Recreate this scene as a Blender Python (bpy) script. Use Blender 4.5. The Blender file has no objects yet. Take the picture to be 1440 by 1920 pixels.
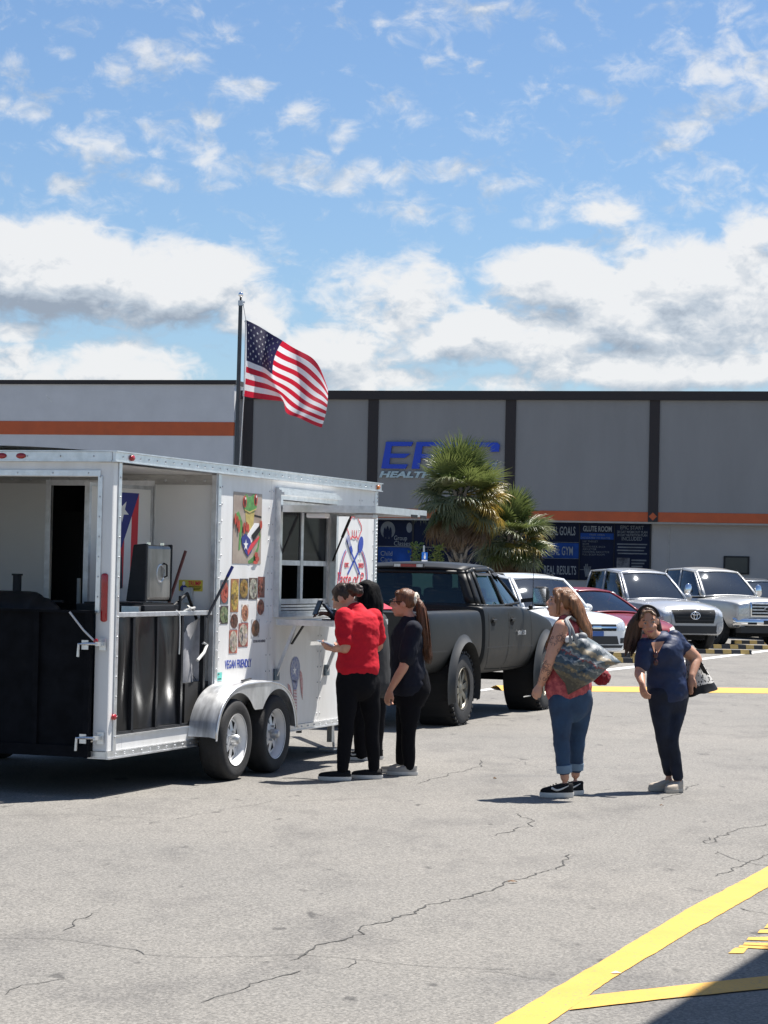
import bpy, bmesh, math, random
from math import sin, cos, pi, radians, sqrt, atan2, hypot
from mathutils import Vector, Matrix, noise as mnoise
from mathutils.bvhtree import BVHTree
random.seed(7)
scene = bpy.context.scene
col = scene.collection

# ------------------------------------------------------------------ camera
FPX, CAMH, HOR, ROLL = 4400.0, 1.74, 1070.0, 0.021      # focal length in photo pixels, eye height, horizon row, horizon slope
_r = math.atan(ROLL); _p = math.atan((HOR-960)*cos(_r)/FPX)
cam_d = bpy.data.cameras.new("camera"); cam = bpy.data.objects.new("camera", cam_d); col.objects.link(cam)
cam_d.sensor_fit = 'VERTICAL'; cam_d.sensor_height = 36.0; cam_d.lens = FPX/1920*36.0
cam_d.clip_start = 0.1; cam_d.clip_end = 3000
cam.matrix_world = Matrix.Translation((0,0,CAMH)) @ Matrix.Rotation(pi/2+_p,4,'X') @ Matrix.Rotation(_r,4,'Z')
scene.camera = cam
_CM = cam.matrix_world.to_3x3()
def ray(u,v): return (_CM @ Vector(((u-720)/FPX, -(v-960)/FPX, -1.0)))
def at(u,v,Y):
    d = ray(u,v); return Vector((0,0,CAMH)) + d*(Y/d.y)
def gr(u,v,z=0.0):
    d = ray(u,v); return Vector((0,0,CAMH)) + d*((z-CAMH)/d.z)

# ------------------------------------------------------------------ sun, sky, exposure
SUN_AZ, SUN_EL = radians(50), radians(65)          # azimuth clockwise from +Y (straight ahead)
sun_d = bpy.data.lights.new("sun",'SUN'); sun_d.energy = 5.0; sun_d.angle = radians(0.53); sun_d.color = (1.0,0.955,0.89)
sun = bpy.data.objects.new("sun", sun_d); col.objects.link(sun); sun.location = (20,20,40)
_sd = Vector((sin(SUN_AZ)*cos(SUN_EL), cos(SUN_AZ)*cos(SUN_EL), sin(SUN_EL)))
sun.rotation_euler = _sd.to_track_quat('Z','Y').to_euler()
scene.view_settings.view_transform = 'Standard'; scene.view_settings.look = 'None'
scene.view_settings.gamma = 1.0; scene.view_settings.use_curve_mapping = False
scene.view_settings.exposure = 1.0
scene.cycles.max_bounces = 6; scene.cycles.transparent_max_bounces = 12
scene.cycles.use_denoising = True
scene.render.film_transparent = False

def nd(nt, t, **kw):
    n = nt.nodes.new(t)
    for k,v in kw.items():
        if k == 'ins':
            for a,b in v.items(): n.inputs[a].default_value = b
        else: setattr(n,k,v)
    return n
def build_world():
    w = bpy.data.worlds.new("World"); scene.world = w; w.use_nodes = True
    nt = w.node_tree; nt.nodes.clear(); L = nt.links.new
    sky = nd(nt,'ShaderNodeTexSky', sky_type='NISHITA', sun_disc=False, sun_elevation=SUN_EL, sun_rotation=SUN_AZ,
             altitude=10.0, air_density=1.0, dust_density=0.6, ozone_density=2.5)
    tc = nd(nt,'ShaderNodeTexCoord')
    D = tc.outputs['Generated']
    def M(op,a,b=None,c=None,clamp=False):
        n = nd(nt,'ShaderNodeMath', operation=op, use_clamp=clamp)
        for i,x in enumerate((a,b,c)):
            if x is None: continue
            if isinstance(x,(int,float)): n.inputs[i].default_value = x
            else: L(x, n.inputs[i])
        return n.outputs[0]
    def V(op,a,b):
        n = nd(nt,'ShaderNodeVectorMath', operation=op)
        for i,x in enumerate((a,b)):
            if x is None: continue
            if isinstance(x,(tuple,list,Vector)): n.inputs[i].default_value = x
            else: L(x, n.inputs[i])
        return n.outputs['Value'] if op in ('LENGTH','DOT_PRODUCT') else n.outputs['Vector']
    def SS(x,a,b,lo=0.0,hi=1.0):
        n = nd(nt,'ShaderNodeMapRange', interpolation_type='SMOOTHSTEP')
        L(x,n.inputs['Value'])
        n.inputs['From Min'].default_value=a; n.inputs['From Max'].default_value=b
        n.inputs['To Min'].default_value=lo; n.inputs['To Max'].default_value=hi
        return n.outputs['Result']
    def NOISE(vec,scale,detail,rough,dist=0.0):
        n = nd(nt,'ShaderNodeTexNoise', noise_dimensions='3D', ins={'Scale':scale,'Detail':detail,'Roughness':rough,'Distortion':dist})
        L(vec,n.inputs['Vector']); return n.outputs['Fac']
    def blobs(lst, Dv=None):
        tot = None
        for (u,v,ru,rv,wt) in lst:
            d = ray(u,v).normalized()
            q = V('SUBTRACT', Dv if Dv is not None else D, d)
            q = V('MULTIPLY', q, (FPX/ru, 6.0, FPX/rv))
            m = M('MULTIPLY', SS(V('LENGTH',q,None), 0.15, 1.2, 1.0, 0.0), wt)
            tot = m if tot is None else M('MAXIMUM', tot, m)
        return tot
    HEAVY = [(90,500,300,130,1.0),(330,520,190,120,1.0),(470,590,110,90,0.8),(190,690,330,70,0.75),(40,620,140,40,0.5),(1290,560,270,170,1.0),(1060,520,220,90,0.8),
             (940,630,300,85,0.8),(730,560,190,110,0.85),(640,650,190,80,0.7),(1420,440,120,120,0.8),(1240,690,420,60,0.75),(760,715,500,40,0.6),(1010,420,90,30,0.4),(1130,400,120,40,0.45)]
    def dens(Dv):
        P = V('MULTIPLY', Dv, (1.0,1.0,1.6))
        a = NOISE(P, 24.0, 4.0, 0.5, 0.2)
        b = NOISE(P, 70.0, 7.0, 0.58, 0.35)
        bil = M('SUBTRACT', 1.0, M('ABSOLUTE', M('MULTIPLY_ADD', b, 2.0, -1.0)))
        h = blobs(HEAVY, Dv)
        x = M('MULTIPLY_ADD', h, 0.62, M('MULTIPLY', M('SUBTRACT', a, 0.5), 0.95))
        return M('MULTIPLY_ADD', M('SUBTRACT', bil, 0.75), 0.34, x), b
    d0, fine = dens(D)
    d1, _f = dens(V('ADD', D, (0.0015,0.0,0.0105)))
    cov_h = SS(d0, 0.15, 0.45)
    wisp = blobs([(1390,130,170,130,1.0),(1300,220,110,60,0.8),(160,270,110,60,1.0),(120,345,70,30,0.8),(300,105,110,45,1.0),(220,140,80,30,0.8),(290,235,90,45,0.8),(250,290,80,25,0.7),(395,305,75,55,1.0),(600,330,170,60,0.95),(760,385,110,40,0.95),(690,330,120,40,0.9),
                  (885,30,150,45,0.95),(950,345,100,32,1.0),(475,165,85,30,1.0),(560,215,60,50,0.8),(15,120,60,50,1.0),
                  (50,205,90,32,1.0),(710,32,26,22,1.0),(385,222,40,22,1.0),(1150,385,150,50,0.8),(1340,340,160,60,0.8),(120,95,40,18,0.8),(60,40,50,20,0.7),(840,315,130,30,0.8),(650,255,40,18,0.8),(300,345,60,20,0.7),(1270,270,40,20,0.8),(1080,130,40,16,0.5),(420,60,50,20,0.6)])
    n2 = NOISE(V('MULTIPLY', D, (1.0,1.0,1.5)), 66.0, 9.0, 0.60, 0.4)
    fil = SS(M('MULTIPLY_ADD', wisp, 0.31, M('MULTIPLY_ADD', M('SUBTRACT', n2, 0.5), 1.5, 0.5)), 0.52, 1.05)
    cov_w = M('MULTIPLY', fil, 0.78)
    cov = M('MAXIMUM', M('MULTIPLY', cov_h, 0.94), cov_w)
    dark = blobs([(1320,570,200,80,1.0),(150,590,330,55,0.9),(440,640,150,50,0.5),(1050,665,240,40,0.55),(700,690,200,40,0.45),(100,490,150,25,0.35)])
    lit = M('MULTIPLY_ADD', M('SUBTRACT', d0, d1), 2.1, 0.80)
    lit = M('ADD', lit, M('MULTIPLY', M('SUBTRACT', fine, 0.5), 0.35))
    lit = M('SUBTRACT', lit, M('MULTIPLY', dark, 0.29))
    lit = M('MAXIMUM', lit, M('MULTIPLY', cov_w, M('SUBTRACT', 1.0, cov_h)), clamp=True)
    ramp = nd(nt,'ShaderNodeValToRGB')
    e = ramp.color_ramp.elements
    e[0].position=0.0; e[0].color=(0.36,0.42,0.51,1); e[1].position=0.92; e[1].color=(0.97,0.975,0.98,1)
    m_ = e.new(0.45); m_.color=(0.60,0.665,0.745,1)
    L(lit, ramp.inputs[0])
    cl = nd(nt,'ShaderNodeVectorMath', operation='SCALE'); L(ramp.outputs[0], cl.inputs[0]); cl.inputs['Scale'].default_value = 7.9
    tint = nd(nt,'ShaderNodeVectorMath', operation='MULTIPLY'); L(sky.outputs[0], tint.inputs[0]); tint.inputs[1].default_value = (0.82,0.95,1.09)
    mix = nd(nt,'ShaderNodeMix', data_type='RGBA'); L(cov, mix.inputs['Factor'])
    L(tint.outputs[0], mix.inputs['A']); L(cl.outputs[0], mix.inputs['B'])
    bg = nd(nt,'ShaderNodeBackground'); bg.inputs['Strength'].default_value = 0.058
    L(mix.outputs['Result'], bg.inputs['Color'])
    out = nd(nt,'ShaderNodeOutputWorld'); L(bg.outputs[0], out.inputs['Surface'])
build_world()

# ------------------------------------------------------------------ materials
MATS = {}
def mat(name, c, rough=0.6, metal=0.0, var=0.0, vs=6.0, bump=0.0, bs=40.0, spec=0.5, coat=0.0, stretch=(1,1,1), c2=None, detail=5.0, alpha=1.0):
    if name in MATS: return MATS[name]
    m = bpy.data.materials.new(name); m.use_nodes = True; nt = m.node_tree; L = nt.links.new
    b = nt.nodes['Principled BSDF']
    b.inputs['Base Color'].default_value = (*c,1); b.inputs['Roughness'].default_value = rough
    b.inputs['Metallic'].default_value = metal; b.inputs['Specular IOR Level'].default_value = spec
    b.inputs['Coat Weight'].default_value = coat; b.inputs['Coat Roughness'].default_value = 0.05
    if alpha < 1: b.inputs['Alpha'].default_value = alpha
    tc = nd(nt,'ShaderNodeTexCoord'); mp = nd(nt,'ShaderNodeMapping'); mp.inputs['Scale'].default_value = stretch
    L(tc.outputs['Object'], mp.inputs['Vector'])
    if var > 0 or c2:
        n = nd(nt,'ShaderNodeTexNoise', ins={'Scale':vs,'Detail':detail,'Roughness':0.6}); L(mp.outputs[0], n.inputs['Vector'])
        r = nd(nt,'ShaderNodeValToRGB'); L(n.outputs['Fac'], r.inputs[0])
        r.color_ramp.elements[0].position = 0.32; r.color_ramp.elements[1].position = 0.68
        lo = c2 if c2 else tuple(x*(1-var) for x in c); hi = c if c2 else tuple(min(1,x*(1+var)) for x in c)
        r.color_ramp.elements[0].color = (*lo,1); r.color_ramp.elements[1].color = (*hi,1)
        L(r.outputs[0], b.inputs['Base Color'])
        rr = nd(nt,'ShaderNodeMapRange'); L(n.outputs['Fac'], rr.inputs['Value'])
        rr.inputs['To Min'].default_value = max(0.02,rough*0.8); rr.inputs['To Max'].default_value = min(1,rough*1.2)
        L(rr.outputs[0], b.inputs['Roughness'])
    if bump > 0:
        n2 = nd(nt,'ShaderNodeTexNoise', ins={'Scale':bs,'Detail':4.0,'Roughness':0.6}); L(mp.outputs[0], n2.inputs['Vector'])
        bp = nd(nt,'ShaderNodeBump', ins={'Strength':bump,'Distance':0.02}); L(n2.outputs['Fac'], bp.inputs['Height'])
        L(bp.outputs[0], b.inputs['Normal'])
    MATS[name] = m; return m
def glass_mat(name, tint, see, rough=0.02, ior=1.52):
    if name in MATS: return MATS[name]
    m = bpy.data.materials.new(name); m.use_nodes = True; nt = m.node_tree; nt.nodes.clear(); L = nt.links.new
    tr = nd(nt,'ShaderNodeBsdfTransparent'); tr.inputs[0].default_value = (*[t*see for t in tint],1)
    gl = nd(nt,'ShaderNodeBsdfGlossy'); gl.inputs['Roughness'].default_value = rough; gl.inputs[0].default_value=(0.9,0.95,1,1)
    fr = nd(nt,'ShaderNodeFresnel'); fr.inputs[0].default_value = ior
    mx = nd(nt,'ShaderNodeMixShader'); L(fr.outputs[0], mx.inputs[0]); L(tr.outputs[0], mx.inputs[1]); L(gl.outputs[0], mx.inputs[2])
    o = nd(nt,'ShaderNodeOutputMaterial'); L(mx.outputs[0], o.inputs[0]); MATS[name] = m; return m

# ------------------------------------------------------------------ mesh helpers
class MB:
    def __init__(s): s.v=[]; s.f=[]; s.m=[]; s.cur=0
    def mi(s,i): s.cur=i; return s
    def add(s,vs,fs):
        o=len(s.v); s.v += [tuple(x) for x in vs]
        for f in fs: s.f.append(tuple(i+o for i in f)); s.m.append(s.cur)
        return s
    def box(s,x0,x1,y0,y1,z0,z1):
        return s.add([(x0,y0,z0),(x1,y0,z0),(x1,y1,z0),(x0,y1,z0),(x0,y0,z1),(x1,y0,z1),(x1,y1,z1),(x0,y1,z1)],
                     [(0,3,2,1),(4,5,6,7),(0,1,5,4),(1,2,6,5),(2,3,7,6),(3,0,4,7)])
    def obox(s,c,ax,ay,az,hx,hy,hz):
        c=Vector(c); ax=Vector(ax).normalized()*hx; ay=Vector(ay).normalized()*hy; az=Vector(az).normalized()*hz
        vs=[c+ax*i+ay*j+az*k for k in(-1,1) for (i,j) in((-1,-1),(1,-1),(1,1),(-1,1))]
        return s.add(vs,[(0,3,2,1),(4,5,6,7),(0,1,5,4),(1,2,6,5),(2,3,7,6),(3,0,4,7)])
    def bar(s,p0,p1,w,h,up=(0,0,1)):
        p0=Vector(p0); p1=Vector(p1); d=(p1-p0); l=d.length; d.normalize()
        side=d.cross(Vector(up)); 
        if side.length<1e-4: side=d.cross(Vector((1,0,0)))
        side.normalize(); u=side.cross(d)
        return s.obox((p0+p1)/2,d,side,u,l/2,w/2,h/2)
    def tube(s,pts,radii,n=10,side=None,cap=True):
        pts=[Vector(p) for p in pts]; N=len(pts)
        if not isinstance(radii,(list,tuple)): radii=[radii]*N
        rings=[]; pu=None
        for i,p in enumerate(pts):
            t=(pts[min(i+1,N-1)]-pts[max(i-1,0)])
            if t.length<1e-7: t=Vector((0,0,1))
            t.normalize()
            if side is not None: a=Vector(side); a=a-t*a.dot(t)
            elif pu is None:
                a=Vector((1,0,0)) if abs(t.x)<0.8 else Vector((0,1,0)); a=a-t*a.dot(t)
            else: a=pu-t*pu.dot(t)
            if a.length<1e-5: a=t.orthogonal()
            a.normalize(); pu=a; b=t.cross(a)
            r=radii[i]; ra,rb=(r if isinstance(r,(tuple,list)) else (r,r))
            rings.append([p+a*(ra*cos(2*pi*k/n))+b*(rb*sin(2*pi*k/n)) for k in range(n)])
        vs=[x for r in rings for x in r]; fs=[]
        for i in range(N-1):
            for k in range(n):
                fs.append((i*n+k,i*n+(k+1)%n,(i+1)*n+(k+1)%n,(i+1)*n+k))
        if cap:
            fs.append(tuple(range(n-1,-1,-1))); fs.append(tuple((N-1)*n+k for k in range(n)))
        return s.add(vs,fs)
    def cyl(s,p0,p1,r,r1=None,n=14): return s.tube([p0,p1],[r,r if r1 is None else r1],n)
    def limb(s,pts,radii,n=14,side=None,sub=4):
        """smooth tapered tube with rounded ends (Catmull-Rom through the joints)"""
        pts=[Vector(p) for p in pts]; rr=[(r if isinstance(r,(tuple,list)) else (r,r)) for r in radii]
        P=[];R=[]
        for i in range(len(pts)-1):
            p0=pts[max(i-1,0)];p1=pts[i];p2=pts[i+1];p3=pts[min(i+2,len(pts)-1)]
            for k in range(sub):
                t=k/sub
                P.append(0.5*((2*p1)+(p2-p0)*t+(2*p0-5*p1+4*p2-p3)*t*t+(3*p1-p0-3*p2+p3)*t**3))
                tt=t*t*(3-2*t)
                R.append((rr[i][0]*(1-tt)+rr[i+1][0]*tt, rr[i][1]*(1-tt)+rr[i+1][1]*tt))
        P.append(pts[-1]); R.append(rr[-1])
        def endcap(p,d,r):
            out=[]
            for a in (0.35,0.7,0.95):
                out.append((p+d*(min(r)*a), tuple(x*sqrt(max(0.02,1-a*a)) for x in r)))
            return out
        d0=(P[0]-P[1]).normalized(); d1=(P[-1]-P[-2]).normalized()
        h=endcap(P[0],d0,R[0])[::-1]; e=endcap(P[-1],d1,R[-1])
        P=[x[0] for x in h]+P+[x[0] for x in e]; R=[x[1] for x in h]+R+[x[1] for x in e]
        return s.tube(P,R,n,side)
    def ell(s,c,rx,ry,rz,X=(1,0,0),Y=(0,1,0),Z=(0,0,1),nu=16,nv=10):
        c=Vector(c);X=Vector(X);Y=Vector(Y);Z=Vector(Z); vs=[c+Z*rz]; fs=[]
        for j in range(1,nv):
            a=pi*j/nv
            for i in range(nu):
                b=2*pi*i/nu; vs.append(c+X*(rx*sin(a)*cos(b))+Y*(ry*sin(a)*sin(b))+Z*(rz*cos(a)))
        vs.append(c-Z*rz); last=len(vs)-1
        for i in range(nu): fs.append((0,1+i,1+(i+1)%nu))
        for j in range(nv-2):
            for i in range(nu):
                a=1+j*nu+i;b=1+j*nu+(i+1)%nu; fs.append((a,a+nu,b+nu,b))
        for i in range(nu): fs.append((last,1+(nv-2)*nu+(i+1)%nu,1+(nv-2)*nu+i))
        return s.add(vs,fs)
    def prism(s,poly,fn0,fn1):
        """poly of 2D points, fn0/fn1 map them to the two 3D faces"""
        n=len(poly); vs=[fn0(*p) for p in poly]+[fn1(*p) for p in poly]
        fs=[tuple(range(n-1,-1,-1)),tuple(range(n,2*n))]+[(i,(i+1)%n,n+(i+1)%n,n+i) for i in range(n)]
        return s.add(vs,fs)
    def grid(s,fn,nu,nv):
        vs=[fn(i/nu,j/nv) for j in range(nv+1) for i in range(nu+1)]
        fs=[(j*(nu+1)+i,j*(nu+1)+i+1,(j+1)*(nu+1)+i+1,(j+1)*(nu+1)+i) for j in range(nv) for i in range(nu)]
        return s.add(vs,fs)
    def lathe(s,prof,c,axis,n=24,X=None):
        axis=Vector(axis).normalized(); X=Vector(X) if X is not None else axis.orthogonal().normalized(); Y=axis.cross(X); c=Vector(c)
        vs=[];fs=[];N=len(prof)
        for (r,h) in prof:
            for k in range(n): vs.append(c+axis*h+X*(r*cos(2*pi*k/n))+Y*(r*sin(2*pi*k/n)))
        for i in range(N-1):
            for k in range(n): fs.append((i*n+k,i*n+(k+1)%n,(i+1)*n+(k+1)%n,(i+1)*n+k))
        return s.add(vs,fs)
    def mesh(s,name):
        me=bpy.data.meshes.new(name); me.from_pydata(s.v,[],s.f); 
        if any(s.m): me.polygons.foreach_set('material_index',s.m)
        bm=bmesh.new(); bm.from_mesh(me); bmesh.ops.recalc_face_normals(bm,faces=bm.faces); bm.to_mesh(me); bm.free()
        return me
    def build(s,name,m,parent=None,smooth=False,bevel=0.0,loc=None,fixn=True):
        me=s.mesh(name) if fixn else None
        if me is None:
            me=bpy.data.meshes.new(name); me.from_pydata(s.v,[],s.f)
            if any(s.m): me.polygons.foreach_set('material_index',s.m)
        return link(name,me,m,parent,smooth,bevel,loc)
def link(name,me,m,parent=None,smooth=False,bevel=0.0,loc=None):
    o=bpy.data.objects.new(name,me); col.objects.link(o); o.parent=parent
    for x in (m if isinstance(m,(list,tuple)) else [m]):
        if x is not None: me.materials.append(x)
    if smooth is True: me.shade_smooth()
    elif smooth: 
        me.shade_smooth(); mod=None
        try: me.set_sharp_from_angle(angle=radians(smooth))
        except Exception: pass
    if bevel>0:
        b=o.modifiers.new('bevel','BEVEL'); b.width=bevel; b.segments=2; b.limit_method='ANGLE'; b.angle_limit=radians(40)
    if loc is not None: o.location=loc
    return o
def empty(name,loc,rz=0.0):
    o=bpy.data.objects.new(name,None); col.objects.link(o); o.location=loc; o.rotation_euler=(0,0,rz); o.empty_display_size=0.2; return o
def tag(o,label,cat,group=None,kind=None):
    if label: o['label']=label
    if cat: o['category']=cat
    if group: o['group']=group
    if kind: o['kind']=kind
    return o
def structure(o): o['kind']='structure'; return o
def evaluated(o):
    dg=bpy.context.evaluated_depsgraph_get(); dg.update()
    return bpy.data.meshes.new_from_object(o.evaluated_get(dg), depsgraph=dg)
def text_mesh(txt,size,ext=0.0,shear=0.0,bold=0.0,sx=1.0,align='LEFT',space=1.0,line=1.0):
    c=bpy.data.curves.new('lettering','FONT'); c.body=txt; c.size=size; c.extrude=ext; c.shear=shear; c.offset=bold
    c.align_x=align; c.space_character=space; c.space_line=line; c.resolution_u=3
    o=bpy.data.objects.new('lettering',c); col.objects.link(o); me=evaluated(o)
    bpy.data.objects.remove(o); bpy.data.curves.remove(c); me.materials.clear()
    for v in me.vertices: v.co.x*=sx
    return me
def text(name,txt,size,m,parent,loc,ext=0.002,shear=0.0,bold=0.0,sx=1.0,align='LEFT',rot=(pi/2,0,0),space=1.0,line=1.0,fit=None):
    me=text_mesh(txt,size,ext,shear,bold,sx,align,space,line)
    if fit:   # scale the word to a given width
        xs=[v.co.x for v in me.vertices]; w=max(xs)-min(xs); x0=min(xs)
        for v in me.vertices: v.co.x=(v.co.x-x0)*fit/w
    o=link(name,me,m,parent); o.location=loc; o.rotation_euler=rot; return o
def flat(name,poly,m,parent,y,t=0.0015):
    """thin printed piece on a plane y=const facing -y"""
    return MB().prism(poly,lambda x,z:(x,y,z),lambda x,z:(x,y-t,z)).build(name,m,parent)
def ellipse(cx,cz,rx,rz,n=18,rot=0.0):
    return [(cx+rx*cos(2*pi*k/n)*cos(rot)-rz*sin(2*pi*k/n)*sin(rot), cz+rx*cos(2*pi*k/n)*sin(rot)+rz*sin(2*pi*k/n)*cos(rot)) for k in range(n)]
def star(cx,cz,r,rot=pi/2,n=5,inner=0.4):
    return [(cx+(r if k%2==0 else r*inner)*cos(rot+pi*k/n), cz+(r if k%2==0 else r*inner)*sin(rot+pi*k/n)) for k in range(2*n)]
def stroke(pts,w):
    """2D polyline to a ribbon polygon"""
    L=[];R=[]
    for i,p in enumerate(pts):
        a=pts[max(0,i-1)];b=pts[min(len(pts)-1,i+1)]; dx,dz=b[0]-a[0],b[1]-a[1]; l=hypot(dx,dz) or 1
        nx,nz=-dz/l*w/2,dx/l*w/2
        L.append((p[0]+nx,p[1]+nz)); R.append((p[0]-nx,p[1]-nz))
    return L+R[::-1]

# common materials
M_white=mat('white painted aluminium',(0.80,0.80,0.79),0.34,0,0,2.6,0.025,2.0,coat=0.2,stretch=(2.4,2.4,0.45),c2=(0.69,0.685,0.665),detail=8)
M_alu=mat('brushed aluminium',(0.72,0.73,0.74),0.33,0.85,0.12,14,0.05,30)
M_dalu=mat('dull aluminium',(0.55,0.56,0.57),0.42,0.7,0.2,10)
M_black=mat('black plastic',(0.012,0.012,0.013),0.5,0,0.2,10,spec=0.3)
M_bsteel=mat('black painted steel',(0.012,0.013,0.016),0.5,0,0.3,12,spec=0.25)
M_rubber=mat('tyre rubber',(0.022,0.022,0.023),0.8,0,0.3,14,0.2,60)
M_red=mat('red lens',(0.35,0.008,0.012),0.18,0,0.1,20,coat=0.6)
M_amber=mat('amber lens',(0.6,0.17,0.02),0.2,coat=0.6)
M_chrome=mat('chrome',(0.85,0.86,0.88),0.08,1.0)
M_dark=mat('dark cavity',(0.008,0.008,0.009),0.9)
# ------------------------------------------------------------------ ground
def asphalt():
    m=bpy.data.materials.new('sun bleached asphalt'); m.use_nodes=True; nt=m.node_tree; L=nt.links.new; b=nt.nodes['Principled BSDF']
    tc=nd(nt,'ShaderNodeTexCoord')
    def N(scale,det,ro=0.6,st=(1,1,1)):
        mp=nd(nt,'ShaderNodeMapping'); mp.inputs['Scale'].default_value=st; L(tc.outputs['Object'],mp.inputs[0])
        n=nd(nt,'ShaderNodeTexNoise',ins={'Scale':scale,'Detail':det,'Roughness':ro}); L(mp.outputs[0],n.inputs['Vector']); return n.outputs['Fac']
    def R(x,a,c0,b_,c1):
        r=nd(nt,'ShaderNodeValToRGB'); L(x,r.inputs[0]); e=r.color_ramp.elements
        e[0].position=a;e[0].color=(*c0,1);e[1].position=b_;e[1].color=(*c1,1); return r.outputs[0]
    def MUL(a,c,f=1.0):
        x=nd(nt,'ShaderNodeMix',data_type='RGBA',blend_type='MULTIPLY'); x.inputs['Factor'].default_value=f
        L(a,x.inputs['A']); L(c,x.inputs['B']); return x.outputs['Result']
    base=R(N(0.22,4),0.3,(0.160,0.154,0.145),0.7,(0.202,0.191,0.175))
    v=nd(nt,'ShaderNodeTexVoronoi',ins={'Scale':85.0}); L(tc.outputs['Object'],v.inputs['Vector'])
    grain=R(v.outputs['Color'],0.1,(0.70,0.70,0.70),0.9,(1.30,1.29,1.28))
    c=MUL(base,grain)
    c=MUL(c,R(N(60,6,0.75),0.36,(0.66,0.66,0.66),0.62,(1.18,1.18,1.17)))
    c=MUL(c,R(N(1.5,6,0.7,(1,0.5,1)),0.28,(0.74,0.74,0.75),0.5,(1.05,1.05,1.04)))
    c=MUL(c,R(N(5.5,3,0.5,(1,0.45,1)),0.27,(0.50,0.50,0.51),0.335,(1,1,1)))     # oil drips and small patches
    c=MUL(c,R(N(0.55,3,0.5,(0.6,1.4,1)),0.66,(1,1,1),0.80,(0.72,0.73,0.76)))   # larger dark stains
    L(c,b.inputs['Base Color']); b.inputs['Roughness'].default_value=0.85; b.inputs['Specular IOR Level'].default_value=0.3
    bp=nd(nt,'ShaderNodeBump',ins={'Strength':0.55,'Distance':0.006}); L(N(120,3),bp.inputs['Height']); L(bp.outputs[0],b.inputs['Normal'])
    return m
M_asph=asphalt()
ground=structure(MB().add([(-350,-120,0),(350,-120,0),(350,600,0),(-350,600,0)],[(0,1,2,3)]).build('ground',M_asph))
def worn_paint(name,c,c2,wear):
    m=bpy.data.materials.new(name); m.use_nodes=True; nt=m.node_tree; L=nt.links.new; b=nt.nodes['Principled BSDF']; b.inputs['Roughness'].default_value=.75; tc=nd(nt,'ShaderNodeTexCoord')
    def N(s,d,r=.6):
        n=nd(nt,'ShaderNodeTexNoise',ins={'Scale':s,'Detail':d,'Roughness':r}); L(tc.outputs['Object'],n.inputs['Vector']); return n.outputs['Fac']
    r=nd(nt,'ShaderNodeValToRGB'); L(N(2.5,5),r.inputs[0]); r.color_ramp.elements[0].position=.3; r.color_ramp.elements[0].color=(*c2,1); r.color_ramp.elements[1].position=.7; r.color_ramp.elements[1].color=(*c,1)
    w=nd(nt,'ShaderNodeMapRange'); L(N(46,9,.72),w.inputs['Value']); w.inputs['From Min'].default_value=wear; w.inputs['From Max'].default_value=wear+.08
    w2=nd(nt,'ShaderNodeMapRange'); L(N(5,6,.7),w2.inputs['Value']); w2.inputs['From Min'].default_value=.58; w2.inputs['From Max'].default_value=.75; w2.inputs['To Max'].default_value=.35
    mx=nd(nt,'ShaderNodeMath',operation='MAXIMUM'); L(w.outputs[0],mx.inputs[0]); L(w2.outputs[0],mx.inputs[1])
    k=nd(nt,'ShaderNodeMix',data_type='RGBA'); L(mx.outputs[0],k.inputs['Factor']); L(r.outputs[0],k.inputs['A']); k.inputs['B'].default_value=(.17,.155,.12,1); L(k.outputs['Result'],b.inputs['Base Color'])
    bp=nd(nt,'ShaderNodeBump',ins={'Strength':.4,'Distance':.004}); L(N(120,3),bp.inputs['Height']); L(bp.outputs[0],b.inputs['Normal']); return m
M_yel=worn_paint('worn yellow road paint',(0.62,0.345,0.055),(0.50,0.275,0.045),.575)
M_wht=mat('worn white road paint',(0.62,0.62,0.60),0.7,0,0.18,9)
def paint(name,pix,m,z=0.004,jag=0.0):
    pts=[gr(u,v,z) for u,v in pix]; out=[]
    n=len(pts)
    for i in range(n):
        a=pts[i];b=pts[(i+1)%n]; k=max(1,int((b-a).length/0.05)) if jag else 1
        for j in range(k):
            p=a.lerp(b,j/k)
            if jag: p=p+Vector((mnoise.noise(p*4)*jag+mnoise.noise(p*23)*jag*0.5,mnoise.noise(p*9+Vector((7,3,1)))*jag,0))
            out.append(p)
    o=MB().add(out,[tuple(range(len(out)))]).build(name,m); structure(o); return o
paint('road_marking',[(905,1932),(1010,1932),(1150,1833),(1300,1743),(1460,1652),(1460,1614),(1285,1706),(1120,1806)],M_yel,0.004,0.007)
paint('road_marking',[(1066,1893),(1104,1866),(1250,1850),(1470,1826),(1470,1850),(1250,1872)],M_yel,0.006,0.005)
for q in ([(1366,1787),(1394,1787),(1402,1777),(1378,1777)],[(1384,1776),(1450,1780),(1450,1775),(1386,1772)],[(1392,1771),(1460,1774),(1460,1768),(1396,1767)],
          [(1400,1762),(1460,1764),(1460,1756),(1404,1757)],[(1420,1749),(1470,1750),(1470,1741),(1424,1743)],[(1432,1740),(1470,1738),(1470,1726),(1440,1732)]):
    paint('road_marking',q,M_yel,0.004,0.006)  # bars of yellow paint; gaps imitate a railing's shadow lines across it
paint('road_marking',[(1110,1261),(1110,1257),(1280,1238.5),(1470,1214.5),(1470,1217.5),(1280,1242)],M_wht)
paint('road_marking',[(880,1299),(886,1295),(948,1286),(952,1289)],M_wht)
bp0=gr(930,1293); bp1=gr(1520,1299); dd=(bp1-bp0).normalized(); nn=Vector((-dd.y,dd.x,0))
mb=MB(); prof=[(-0.34,0.003),(-0.17,0.045),(0,0.065),(0.17,0.045),(0.34,0.003)]
mb.grid(lambda i,j:(bp0+dd*((bp1-bp0).length*i)+nn*(prof[round(j*4)][0])+Vector((0,0,prof[round(j*4)][1]))),12,4)
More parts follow.
